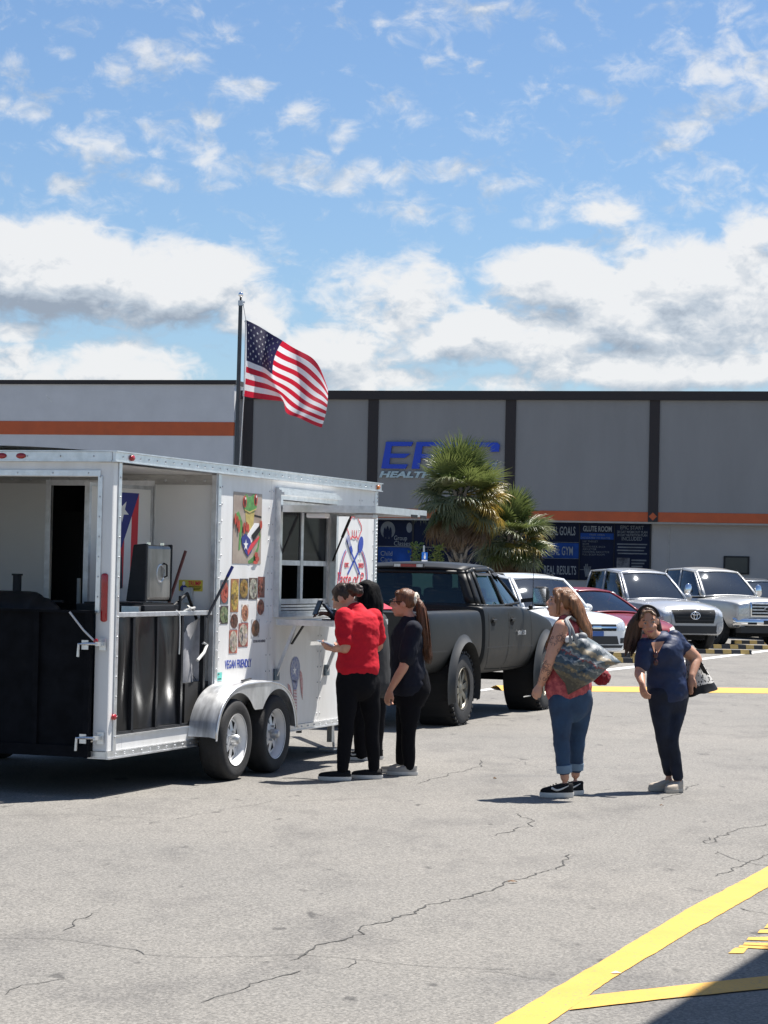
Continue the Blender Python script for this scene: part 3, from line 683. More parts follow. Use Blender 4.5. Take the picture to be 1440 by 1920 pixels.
    for p,m,ax in (((-.034,0.765,2.553),M_red,0),((-.034,0.93,2.553),M_red,0),((-.034,1.10,2.553),M_red,0),((0.245,-.036,2.553),M_red,1),((5.69,-.036,2.553),M_amber,1),((0.085,-.013,0.60),M_red,1)):
        r=(0.014,0.042,0.022) if ax==0 else (0.035,0.018,0.024)
        MB().ell(p,*r).build('marker_lamp',m,T,smooth=True)
    # serving window: projecting frame
    def fr(name,m,*b): return B(name,m,*b)
    d=-0.055
    mb=MB(); mb.box(wx0-.05,wx0,d,0.05,wz0-.03,wz1+.04); mb.box(wx1,wx1+.05,d,0.05,wz0-.03,wz1+.04); mb.box(wx0+.001,wx1-.001,d,.05,wz1,wz1+.04); mb.box(wx0+.001,wx1-.001,d,.05,wz0-.03,wz0); mb.build('window_frame',M_alu,T)
    mb=MB(); 
    for k,(z0,z1,dd_) in enumerate(((wz1+.041,wz1+.065,-.085),(wz1+.066,wz1+.085,-.06),(wz1+.086,wz1+.105,-.035))): mb.box(wx0-.05,wx1+.05,dd_,-.001,z0,z1)
    mb.build('window_header',M_alu,T)
    gl=mat('serving window glass',(0.010,0.012,0.016),0.15,0,0.3,4,spec=0.06)
    mb=MB(); zc=1.80; xm=(wx0+wx1)/2
    for x in (wx0+.001,xm-.03,wx1-.041): mb.box(x,x+.04 if x!=xm-.03 else x+.06,0.02,0.05,wz0+.08,wz1-.002)
    for z in (zc-.03,wz0+.08,wz1-.05):
        mb.box(wx0+.042,xm-.031,0.022,0.048,z,z+.045); mb.box(xm+.031,wx1-.042,0.022,0.048,z,z+.045)
    mb.build('window_sash',M_dalu,T)
    for a,b in ((wx0+.042,xm-.031),(xm+.031,wx1-.042)): MB().box(a,b,0.033,0.036,zc+.016,wz1-.051).build('window_pane',gl,T)
    mb=MB()
    for k in range(3): mb.box(wx0+.001,wx1-.001,-.05+.03*k,0.0+.03*k,wz0+.001+.026*k,wz0+.02+.026*k)
    mb.build('window_track',M_alu,T)
    mb=MB(); 
    mb.lathe([(0,-.0),(0.035,0),(0.035,.02),(0.022,.03),(0.022,.17),(0.035,.18),(0.035,.20),(0,.20)],(4.38,0.09,1.86),(0,0,1),14); mb.build('red_bottle',mat('red bottle',(0.35,0.03,0.03),0.4),T)
    # raised hatch, level, with rim, ribs and two lamps below
    H=empty('service_hatch',(0,0,0)); H.parent=T; ax0,ax1,ay,hz=wx0-.03,wx1+.02,-0.93,2.285
    MB().box(ax0+.03,ax1-.03,ay+.03,-.065,hz-.012,hz+.004).build('hatch_skin',wl,H)
    mb=MB(); mb.box(ax0,ax0+.029,ay,-.062,hz-.05,hz+.012); mb.box(ax1-.029,ax1,ay,-.062,hz-.05,hz+.012); mb.box(ax0+.03,ax1-.03,ay,ay+.029,hz-.05,hz+.012); mb.build('hatch_rim',M_alu,H)
    for x in (ax0+.45,ax0+.95): MB().box(x,x+.03,ay+.031,-.07,hz-.045,hz-.013).build('hatch_rib',M_dalu,H)
    for yy_ in (-.35,-.80): MB().obox((ax0+.12,yy_,hz-.075),(1,0,0),(0,1,0),(0,0,1),0.06,0.09,0.022).build('hatch_lamp',M_wp if yy_>-.5 else M_dalu,H,bevel=.012)
    for x in (ax1-.10,ax1-.35): MB().box(x-.08,x+.08,ay-.006,ay-.0005,hz-.062,hz-.035).build('hatch_latch',M_black,H)
    for x in (ax0+.04,ax1-.04): MB().cyl((x,-.20,hz-.05),(x,-.03,1.82),0.009,n=8).build('gas_strut',M_black,H)
    for x in (ax0+.04,ax1-.04): MB().cyl((x,-.19,hz-.08),(x,-.12,2.04),0.014,n=8).build('strut_sleeve',M_black,H)
    # shelf and folding brackets
    F=empty('serving_shelf',(0,0,0)); F.parent=T
    MB().box(wx0-.03,wx1+.04,-.56,-.057,1.275,1.290).build('shelf_top',M_alu,F); mb=MB(); mb.box(wx0-.034,wx0-.030,-.565,-.03,1.245,1.295); mb.box(wx0-.03,wx1+.04,-.566,-.561,1.245,1.295); mb.build('shelf_edge',M_alu,F)
    for x in (wx0+.04,wx1-.06):
        MB().bar((x,-.19,1.27),(x,-.005,0.80),0.03,0.022,(1,0,0)).build('bracket_arm',M_alu,F); MB().bar((x+.02,-.25,1.25),(x+.02,-.14,1.08),0.012,0.03,(1,0,0)).build('bracket_arm',M_black,F)
        MB().box(x-.05,x+.05,-.02,-.002,0.76,0.86).build('bracket_foot',mat('blue grey steel',(0.12,0.16,0.19),0.4,0.5),F)
    # twin fender
    def zo(x):
        t=(x-2.30)/0.865; t=max(-1,min(1,t)); return 0.345+0.45*(1-abs(t)**3.2)**(1/2.1)
    def zi(x):
        z=0.0
        for c in (1.88,2.72):
            q=0.41**2-(x-c)**2
            if q>0: z=max(z,0.333+sqrt(q)*0.93)
        if z==0: z=0.345
        if 1.9<x<2.7: z=max(z,0.56-0.0*abs(x-2.3))
        return min(z,zo(x)-0.012)
    xs=[1.436]+[1.44+0.004*k for k in range(1,8)]+[1.48+k*0.0325 for k in range(51)]+[3.135+.004*k for k in range(1,7)]+[3.164]
    mb=MB(); n=len(xs)-1
    mb.grid(lambda i,j:(xs[round(i*n)],-0.005-0.245*j,zo(xs[round(i*n)])-0.012*(j>0.99)),n,4)
    mb.grid(lambda i,j:(xs[round(i*n)],-0.2505,(zo(xs[round(i*n)])-0.012)*(1-j)+zi(xs[round(i*n)])*j),n,3)
    mb.build('fender',mat('scuffed aluminium',(0.62,0.63,0.64),0.38,0.75,0.3,6,0.06,9,stretch=(1,3,0.6)),T,smooth=40)
    MB().tube([(x,-0.250,zo(x)-.012) for x in xs],0.009,8).build('fender_bead',M_alu,T,smooth=True)
    MB().bar((2.05,-.20,zo(2.1)+.012),(2.42,-.12,zo(2.4)+.014),0.02,0.01).build('fender_step',M_black,T)
    # dark wheel wells behind the fender
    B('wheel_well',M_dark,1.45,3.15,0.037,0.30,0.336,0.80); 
    # wheels
    def wheel(x,ys,name='wheel'):
        w=empty(name,(x,0,0.333)); w.parent=T
        sg=-1 if ys<1 else 1
        yo_=ys
        tp=[(0.205,0.0),(0.235,-.006),(0.275,-.014),(0.305,-.008),(0.322,0.006),(0.332,0.03),(0.333,0.10),(0.332,0.165),(0.322,0.19),(0.28,0.20),(0.205,0.19)]
        MB().lathe([(r,h) for r,h in tp],(0,yo_,0),(0,-sg,0),40).build('tyre',M_rubber,w,smooth=True)
        mb=MB(); mb.lathe([(0.206,-.002),(0.213,-.006),(0.211,0.002),(0.196,0.02),(0.188,0.05),(0.184,0.12)],(0,yo_,0),(0,-sg,0),40)
        nsp=8
        for k in range(nsp):
            a=2*pi*k/nsp
            def pt(r,da,h): return (r*cos(a+da),yo_-sg*h,r*sin(a+da))
            mb.add([pt(.085,-.36,.045),pt(.085,.36,.045),pt(.187,.13,.062),pt(.187,-.13,.062)],[(0,1,2,3)])
            mb.add([pt(.16,.165,.060),pt(.16,2*pi/nsp-.165,.060),pt(.187,2*pi/nsp-.12,.062),pt(.187,.12,.062)],[(0,1,2,3)])
        mb.lathe([(0.0,.038),(0.06,.038),(0.088,.045)],(0,yo_,0),(0,-sg,0),24)
        mb.build('rim',mat('white wheel enamel',(0.78,0.78,0.78),0.3,0,0.05,8,coat=0.3),w,smooth=30)
        MB().lathe([(0.0,.075),(0.19,.075)],(0,yo_,0),(0,-sg,0),24).build('brake_drum',M_dark,w)
        h=MB(); h.lathe([(0.042,.05),(0.042,-.005),(0.036,-.02),(0.024,-.03),(0,-.03)],(0,yo_,0),(0,-sg,0),18); h.build('hub_cap',M_dalu,w,smooth=40)
        mb=MB()
        for k in range(5):
            a=2*pi*k/5+.3; mb.cyl((.062*cos(a),yo_-sg*.045,.062*sin(a)),(.062*cos(a),yo_-sg*.012,.062*sin(a)),0.012,n=6)
        mb.build('lug_nuts',M_dalu,w)
    for x in (1.885,2.725): wheel(x,-0.235); wheel(x,W+0.235)
    for x in (1.885,2.725): MB().cyl((x,-.1,.30),(x,W+.1,.30),0.04).build('axle',M_bsteel,T)
    # stabiliser jack and tongue
    for y in (0.15,W-.15):
        MB().box(5.05,5.10,y,y+.05,0.10,0.30).build('stabiliser_jack',M_dalu,T); MB().box(4.98,5.17,y-.05,y+.1,0.03,0.045).build('jack_foot',M_dalu,T); MB().cyl((5.12,y+.02,0.28),(5.16,y+.02,.05),0.012).build('jack_handle',M_dalu,T)
    for y0 in (0.25,W-.25): MB().bar((5.5,y0,.27),(7.0,W/2,.40),0.06,0.1).build('tongue',M_bsteel,T)
    MB().cyl((6.7,W/2,0.05),(6.7,W/2,.75),0.03).build('tongue_jack',M_bsteel,T)
    # ---- printed graphics on the side
    y=-0.0015
    def G_(name,poly,m,par,k=0): return flat(name,poly,m,par,y-.0016*k)
    frog=G_('frog_poster',[(2.250,1.775),(2.862,1.775),(2.862,2.378),(2.250,2.378)],mat('poster beige',(0.42,0.36,0.29),0.4,0,0,5,c2=(0.28,0.21,0.17)),T)
    gn=mat('frog green print',(0.09,0.26,0.06),0.4,0,0.4,18); gy=mat('frog throat print',(0.50,0.40,0.13),0.4,0,0.2,14); rd=mat('frog red print',(0.42,0.05,0.03),0.4,0,0.4,20)
    fx0,fz0=2.250,1.775; fw,fh=0.612,0.603
    def fp(pts): return [(fx0+a*fw,fz0+b*fh) for a,b in pts]
    def fe(a,b,ra,rb,rot=0,n=16): return [(fx0+(a+ra*cos(2*pi*k/n)*cos(rot)-rb*sin(2*pi*k/n)*sin(rot))*fw, fz0+(b+(ra*cos(2*pi*k/n)*sin(rot)+rb*sin(2*pi*k/n)*cos(rot))*1.0)*fh) for k in range(n)]
    G_('limb',fp([(0.10,0.70),(0.18,0.73),(0.32,0.58),(0.26,0.20),(0.20,0.18),(0.22,0.5),(0.12,0.62)]),gn,frog,1)
    G_('limb',fp([(0.93,0.48),(0.88,0.25),(0.72,0.10),(0.55,0.04),(0.56,0.0),(0.72,0.02),(0.9,0.2),(0.97,0.4)]),gn,frog,1)
    G_('throat',fp([(0.40,0.78),(0.74,0.78),(0.70,0.56),(0.62,0.46),(0.54,0.48),(0.44,0.58)]),gy,frog,1)
    G_('head',fp([(0.34,0.80),(0.36,0.94),(0.44,0.985),(0.50,0.94),(0.60,0.95),(0.66,0.985),(0.74,0.995),(0.82,0.93),(0.80,0.80),(0.70,0.73),(0.52,0.72),(0.40,0.74)]),gn,frog,2)
    for a,b in ((0.38,0.87),(0.76,0.91)):
        G_('eye',fe(a,b,0.062,0.085),rd,frog,3); G_('pupil',fe(a-.005,b-.01,0.022,0.055),M_black,frog,4); G_('glint',fe(a+.01,b+.045,0.015,0.018),M_wp,frog,5)
    G_('mouth',fp([(0.37,0.765),(0.55,0.735),(0.78,0.785),(0.78,0.77),(0.55,0.715),(0.37,0.75)]),gy,frog,3)
    G_('guitar',fp([(0.28,0.36),(0.42,0.42),(0.60,0.34),(0.66,0.18),(0.52,0.10),(0.42,0.16),(0.32,0.26)]),M_navy,frog,3)
    G_('guitar_stripe',fp([(0.46,0.38),(0.74,0.58),(0.90,0.58),(0.92,0.46),(0.60,0.28),(0.66,0.18),(0.56,0.13),(0.50,0.26)]),M_wp,frog,2)
    G_('guitar_stripe',fp([(0.52,0.12),(0.70,0.24),(0.90,0.36),(0.92,0.40),(0.62,0.28),(0.50,0.18)]),M_redp,frog,4)
    G_('guitar_neck',fp([(0.62,0.40),(0.90,0.55),(0.95,0.49),(0.70,0.33)]),M_black,frog,5); G_('star',[(fx0+a*fw,fz0+b*fh) for a,b in star(0.43,0.26,0.085)],M_wp,frog,5)
    for a,b,c,d in ((0.05,0.62,0.03,0.10),(0.12,0.58,0.03,0.11),(0.18,0.52,0.03,0.12),(0.36,0.50,0.035,0.10),(0.44,0.52,0.035,0.09),(0.50,0.50,0.03,0.08),(0.95,0.56,0.04,0.08),(0.80,0.13,0.06,0.05),(0.84,0.07,0.07,0.05),(0.78,0.02,0.08,0.03)):
        G_('finger',fe(a,b,c,d*.8),rd,frog,6)
    G_('bar_detail',fp([(0.73,0.70),(0.99,0.68),(0.99,0.66),(0.73,0.675)]),M_black,frog,1)
    # menu photographs
    foods=[(2.02,2.185,1.435,1.635,(0.50,0.09,0.05),(0.10,0.12,0.14)),(2.235,2.40,1.365,1.645,(0.62,0.43,0.08),(0.30,0.13,0.05)),(2.42,2.60,1.475,1.648,(0.42,0.26,0.04),(0.06,0.045,0.05)),
           (2.62,2.80,1.47,1.655,(0.52,0.50,0.40),(0.08,0.05,0.035)),(2.815,2.965,1.485,1.665,(0.30,0.07,0.03),(0.16,0.03,0.02)),(2.02,2.19,1.27,1.42,(0.24,0.30,0.14),(0.05,0.03,0.03)),
           (2.235,2.40,1.225,1.355,(0.16,0.055,0.03),(0.55,0.52,0.50)),(2.47,2.62,1.28,1.43,(0.60,0.26,0.14),(0.70,0.62,0.55)),(2.80,2.965,1.33,1.475,(0.42,0.13,0.07),(0.60,0.58,0.55)),
           (2.225,2.395,1.02,1.215,(0.62,0.55,0.44),(0.40,0.12,0.08)),(2.42,2.62,1.07,1.27,(0.66,0.55,0.45),(0.30,0.08,0.06)),(2.69,2.87,1.145,1.30,(0.20,0.08,0.03),(0.5,0.5,0.5))]
    for k,(a,b,c,d,c1,c2) in enumerate(foods):
        fo=G_('menu_photo',[(a,c),(b,c),(b,d),(a,d)],mat('menu photo ground %d'%k,c2,0.4,0,0.5,22),T)
        rq=random.Random(k)
        for q in range(7):
            kf=rq.uniform(.15,.95); cc=tuple(min(1,x*kf*rq.uniform(.75,1.2)+.01) for x in c1)
            G_('garnish',ellipse(a+(b-a)*rq.uniform(.2,.8),c+(d-c)*rq.uniform(.2,.8),(b-a)*rq.uniform(.08,.18),(d-c)*rq.uniform(.06,.16),10,rq.uniform(0,3)),mat('garnish %d %d'%(k,q),cc,0.4,0,0.4,40),fo,2)
        G_('dish',ellipse((a+b)/2,(c+d)/2,(b-a)*.48,(d-c)*.47,14),mat('menu photo dish %d'%k,tuple(x*1.0 for x in c1),0.4,0,0,34,c2=tuple(x*.2 for x in c1),detail=8),fo,1)
    text('lettering','VEGAN FRIENDLY',0.10,M_blup,T,(2.150,-.0015,0.895),0.001,0,0.001,fit=0.56)
    text('lettering','SCAN FOR MENU',0.03,mat('grey vinyl print',(0.12,0.12,0.14),0.5),T,(2.745,-.0015,1.100),0.001,0,0.001,fit=0.26)
    tl=G_('inspection_sticker',[(1.995,0.80),(2.09,0.80),(2.09,0.868),(1.995,0.868)],mat('teal sticker',(0.12,0.55,0.48),0.5),T)
    for z,w in ((0.855,.03),(0.815,.07)): G_('small_print',[(2.005,z-.004),(2.005+w,z-.004),(2.005+w,z+.004),(2.005,z+.004)],M_black,tl,1)
    text('lettering','Notice',0.018,mat('ochre print',(0.35,0.27,0.05),0.5),T,(2.23,-.0015,0.835),0.001) if False else None
    # round logo: hat, crossed fork and spoon, arcs, script
    LG=empty('logo',(0,0,0)); LG.parent=T
    cx=5.14
    def arc(x0,z0,rx,rz,a0,a1,n=14): return [(x0+rx*cos(a0+(a1-a0)*k/n),z0+rz*sin(a0+(a1-a0)*k/n)) for k in range(n+1)]
    hat=[(cx-.10,2.03)]+arc(cx-.12,2.14,.075,.05,-2.2,-4.0,8)+arc(cx-.045,2.20,.07,.05,2.8,0.8,8)+arc(cx+.045,2.20,.07,.05,2.3,0.3,8)+arc(cx+.12,2.14,.075,.05,0.9,-0.9,8)+[(cx+.10,2.03)]
    G_('hat_outline',stroke(hat,.011),M_redp,LG,1)
    G_('hat_band',stroke([(cx-.10,2.03),(cx-.06,2.06),(cx,2.045),(cx+.06,2.06),(cx+.10,2.03)],.014),M_redp,LG,2)
    for dx in (-.05,0,.05): G_('hat_fold',stroke([(cx+dx,2.06),(cx+dx*1.2,2.12)],.010),M_redp,LG,1)
    G_('handle',stroke([(cx+.16,1.70),(cx-.10,1.92)],.026),M_blup,LG,3)
    G_('fork_head',[(cx-.07,1.875),(cx-.125,1.93),(cx-.225,2.03),(cx-.195,2.055),(cx-.16,2.07),(cx-.05,1.925)],M_blup,LG,4)
    for k in range(3): G_('fork_gap',stroke([(cx-.150+.024*k,1.955+.008*k),(cx-.207+.026*k,2.05+.010*k)],.009),M_wp,LG,5)
    G_('handle',stroke([(cx-.16,1.70),(cx+.12,1.92)],.026),M_blup,LG,1); G_('spoon_bowl',ellipse(cx+.175,1.985,0.062,0.085,16,-.5),M_blup,LG,2)
    for dr,m,w in ((0,M_blup,.010),(.026,M_redp,.008),(.042,M_blup,.004)):
        G_('arc',stroke(arc(cx,1.63,.385-dr,.37-dr*.6,pi*0.995,pi*.70),w),m,LG,1); G_('arc',stroke(arc(cx,1.63,.385-dr,.37-dr*.6,pi*.30,-.06),w),m,LG,1)
    text('lettering','EST.',0.06,M_redp,LG,(4.90,-.003,1.765),0.001,0,0.0015,fit=0.12); text('lettering','2023',0.06,M_redp,LG,(5.27,-.003,1.765),0.001,0,0.0015,fit=0.14)
    text('lettering','Taste of P',0.17,M_redp,LG,(4.70,-.003,1.60),0.001,0.32,0.0,fit=0.72)
    # spoon mural
    SP=empty('spoon_mural',(0,0,0)); SP.parent=T; sx=3.71
    vb=mat('faded blue print',(0.10,0.14,0.36),0.5,0,0,40,c2=(0.45,0.46,0.5)); vr=mat('faded red print',(0.50,0.17,0.17),0.5,0,0,40,c2=(0.62,0.45,0.44))
    G_('spoon_bowl',ellipse(sx,0.835,0.115,0.12,18),vb,SP,1); G_('star',star(sx-.02,0.83,0.045),M_wp,SP,2)
    G_('spoon_neck',[(sx-.08,0.75),(sx+.08,0.75),(sx+.04,0.66),(sx-.03,0.66)],vb,SP,1); G_('spoon_handle',[(sx-.03,0.658),(sx+.04,0.658),(sx+.06,0.45),(sx+.02,0.43),(sx-.02,0.45)],vr,SP,1)
    for k in range(7): G_('ridge',stroke([(sx-.028,0.64-.027*k),(sx+.045,0.635-.027*k)],.008),M_wp,SP,2)
    G_('ribbon',[(sx+.10,0.84),(sx+.16,0.80),(sx+.19,0.72),(sx+.19,0.56),(sx+.15,0.64),(sx+.12,0.74)],vr,SP,1); G_('ribbon',[(sx-.17,0.72),(sx-.12,0.70),(sx-.05,0.60),(sx-.13,0.62)],vr,SP,1)
    tag(T,'white food trailer with open rear porch, serving hatch, menu photos and frog poster','trailer')
    return T
TR=trailer()
def tworld(o): o.location=TC; o.rotation_euler=(0,0,TRZ); return o
# --- gear standing on the porch
def porch_gear():
    g=tworld(empty('flat_top_grill',TC)); st=mat('smeared stainless steel',(0.28,0.265,0.245),0.36,0.8,0.35,5,0.05,8,stretch=(1,1,0.35))
    MB().box(0.86,1.50,0.14,0.70,0.39,1.34).build('grill_cabinet',M_bsteel,g,bevel=.01); MB().box(0.84,1.52,0.12,0.72,1.345,1.43).build('grill_top',M_bsteel,g,bevel=.008)
    MB().box(0.90,1.46,0.16,0.68,1.431,1.445).build('cook_plate',M_black,g)
    MB().box(0.99,1.42,0.165,0.225,1.462,1.905).build('grill_lid',st,g,bevel=.03)
    MB().prism([(0.17,1.455),(0.34,1.455),(0.285,1.905),(0.17,1.915)],lambda y,z:(0.95,y,z),lambda y,z:(0.988,y,z)).build('lid_side',M_bsteel,g,bevel=.01)
    MB().prism([(0.17,1.455),(0.34,1.455),(0.285,1.905),(0.17,1.915)],lambda y,z:(1.422,y,z),lambda y,z:(1.45,y,z)).build('lid_side',M_bsteel,g,bevel=.01)
    mb=MB(); mb.lathe([(0.060,0),(0.068,0.006),(0.076,0)],(1.21,0.164,1.68),(0,-1,0),20); mb.build('lid_emblem',M_dalu,g,smooth=True); MB().tube([(1.27,.165,1.76),(1.275,.14,1.75),(1.28,.14,1.66),(1.275,.165,1.65)],.008,8).build('lid_handle',M_black,g)
    for x in (1.05,1.30): MB().cyl((x,.20,1.905),(x,.20,1.925),0.018).build('lid_hinge',M_chrome,g)
    MB().box(0.80,0.84,0.15,0.30,1.36,1.42).build('grease_tray',M_alu,g)
    tag(g,'black flat-top grill with raised smeared stainless lid on the trailer porch','grill')
    s=tworld(empty('barrel_smoker',TC))
    mb=MB(); mb.limb([(0.75,1.00,1.28),(0.75,1.10,1.28),(0.75,1.7,1.28),(0.75,1.85,1.28)],[0.20,0.24,0.24,0.20],n=26); mb.build('barrel',M_bsteel,s,smooth=True)
    for x,y in ((0.6,0.95),(0.9,0.95),(0.6,1.65),(0.9,1.65)): MB().cyl((x,y,0.388),(0.75+(x-.75)*.8,y,1.2),0.02,n=8).build('leg',M_bsteel,s)
    MB().cyl((0.75,1.20,1.48),(0.75,1.20,1.64),0.035,n=14).build('chimney',M_bsteel,s); MB().cyl((0.75,1.20,1.64),(0.75,1.20,1.655),0.045,n=14).build('chimney_cap',M_bsteel,s); MB().box(0.60,0.64,0.72,0.80,1.44,1.455).build('handle',M_bsteel,s)
    MB().box(0.50,1.0,0.95,1.6,1.0,1.02).build('shelf',M_bsteel,s)
    tag(s,'black barrel smoker behind the rear ramp gate','smoker')
    def stick(name,u0,v0,u1,v1,s0,s1,r,m,label,cat,tip=None):
        a=tl_plane(u0,v0,s0); b=tl_plane(u1,v1,s1); o=tworld(empty(name,TC))
        p0=Vector((s0,a[0],a[1])); p1=Vector((s1,b[0],b[1])); p2=p0+(p1-p0)*((p0.z-0.40)/(p0.z-p1.z)) if name=='broom' else p1
        MB().cyl(p0,p2,r,n=10).build('handle',m,o)
        if tip: MB().cyl(p0+(p0-p1).normalized()*0.001,p0+(p0-p1).normalized()*0.1,r*1.15,n=10).build('tip',tip,o)
        if name=='broom': MB().box(p2.x-.05,p2.x+.05,p2.y-.12,p2.y+.12,0.386,0.50).build('brush',M_black,o)
        tag(o,label,cat)
    stick('broom',348,1033,311,1148,1.62,1.45,0.013,mat('red brown wood',(0.10,0.022,0.015),0.5),'reddish wooden broom handle leaning against the white bulkhead','broom')
    stick('pole',426,1082,388,1158,1.93,1.80,0.012,mat('dark grey pole',(0.06,0.06,0.065),0.4),'dark pole with blue tip leaning out of the porch beside the menu photos','pole',M_navy)
    # folded camp chair leaning between rail and jamb
    c=tworld(empty('folding_chair',TC)); cl=mat('grey canvas',(0.30,0.30,0.31),0.85,0,0.2,9)
    for a,b in (((1.42,.10,0.50),(1.86,.14,1.18)),((1.50,.12,1.50),(1.42,.12,0.7)),((1.40,.13,1.42),(1.72,.16,1.52)),((1.72,.16,1.52),(1.90,.15,1.30)),((1.55,.11,.95),(1.84,.12,.80))):
        MB().cyl(a,b,0.013,n=8).build('frame_tube',M_black,c)
    def cv(i,j): 
        x=1.40+.46*i; z=0.62+.55*j+.18*i
        return (x,0.09+.02*sin(9*i+3*j),z)
    MB().grid(cv,8,8).build('canvas',cl,c,smooth=True); MB().grid(lambda i,j:(1.45+.35*i,0.10+.02*cos(7*i),0.50+.12*j-.10*i),6,4).build('canvas',cl,c,smooth=True)
    tag(c,'folded grey camping chair stowed behind the porch rail','chair')
    r=tworld(MB().tube([(1.23,.03,1.39),(1.235,0.0,1.36),(1.24,-.003,1.25),(1.25,0.002,1.10),(1.24,.0,1.04)],0.006,6).build('rope',mat('white rope',(0.6,0.6,0.58),0.9))); r.name='rope'; tag(r,'thin white rope hanging over the porch rail','rope')
    r=tworld(MB().tube([(1.42,.03,1.39),(1.50,-.01,1.41),(1.58,.03,1.40),(1.52,.06,1.42),(1.44,.0,1.405),(1.40,.04,1.38)],0.009,6).build('rope_coil',mat('white rope',(0.6,0.6,0.58),0.9))); tag(r,'coiled rope tied to the porch rail','rope')
    r=tworld(MB().tube([(1.60,.0,.98),(1.70,-.01,1.04),(1.78,.0,1.10),(1.74,.02,1.12)],0.013,6).build('bungee_cord',mat('white rope',(0.6,0.6,0.58),0.9))); tag(r,'white bungee strap hooked across the folded chair','strap')
    # card reader on the serving shelf
    t=tworld(empty('card_terminal',TC)); MB().obox((3.62,-.36,1.36),(0.25,-.6,-.75),(1,.4,0),(0.5,-.7,.6),0.10,0.035,0.012).build('terminal_body',M_black,t,bevel=.006)
    MB().obox((3.612,-.352,1.385),(0.25,-.6,-.75),(1,.4,0),(0.5,-.7,.6),0.045,0.028,0.0135).build('screen',mat('pale screen',(0.25,0.3,0.36),0.2),t); MB().box(3.58,3.70,-.42,-.30,1.291,1.30).build('stand_base',M_black,t)
    tag(t,'tilted black payment terminal on the serving shelf','terminal')
porch_gear()
# ------------------------------------------------------------------ vehicles (local x forward, y left, z up)
def loft_body(sections, sub=2):
    """sections: list of (x, [(y,z)...]) half profiles from bottom centre to top centre -> closed subdivided mesh"""
    n=len(sections[0][1]); vs=[];fs=[]
    ring=2*n-2
    for x,pr in sections:
        for (y,z) in pr: vs.append((x,-y,z))
        for (y,z) in pr[-2:0:-1]: vs.append((x,y,z))
    for i in range(len(sections)-1):
        for k in range(ring):
            fs.append((i*ring+k,i*ring+(k+1)%ring,(i+1)*ring+(k+1)%ring,(i+1)*ring+k))
    # caps as strips of quads
    for base,fl in ((0,False),((len(sections)-1)*ring,True)):
        for k in range(n-1):
            a=base+k;b=base+k+1;c=base+(ring-k-1)%ring if k+1<=n-1 else None
            l0=base+((ring-k)%ring); l1=base+((ring-k-1)%ring)
            q=[a,b,l1,l0]
            q2=[];[q2.append(x) for x in q if x not in q2]
            if len(q2)>=3: fs.append(tuple(q2 if fl else q2[::-1]))
    me=bpy.data.meshes.new('tmp'); me.from_pydata(vs,[],fs)
    bm=bmesh.new(); bm.from_mesh(me); bmesh.ops.recalc_face_normals(bm,faces=bm.faces); bm.to_mesh(me); bm.free()
    o=bpy.data.objects.new('tmp',me); col.objects.link(o)
    s=o.modifiers.new('s','SUBSURF'); s.levels=sub; s.render_levels=sub
    return o
def cut(o, cutters):
    """boolean away the cutters (MB list), return final mesh; removes temp objects"""
    tmp=[]
    for mb in cutters:
        c=bpy.data.objects.new('cut',mb.mesh('cut')); col.objects.link(c); tmp.append(c)
        m=o.modifiers.new('b','BOOLEAN'); m.operation='DIFFERENCE'; m.object=c; m.solver='EXACT'
    me=evaluated(o)
    for t in tmp+[o]: bpy.data.objects.remove(t)
    return me
def sec(x,w,zb,zs,zt,tuck=0.9,bulge=1.0,flat_top=0.85,shoulder=0.05):
    h=zs-zb
    return (x,[(0,zb),(w*.45,zb),(w*tuck*.93,zb),(w*tuck,zb+.05*h),(w*.985,zb+.22*h),(w*bulge,zb+.5*h),(w*.992,zb+.82*h),(w*.965,zs-shoulder*.35),(w*.92,zs),(w*flat_top*.85,zs+.45*(zt-zs)),(w*.42,zs+.92*(zt-zs)),(0,zt)])
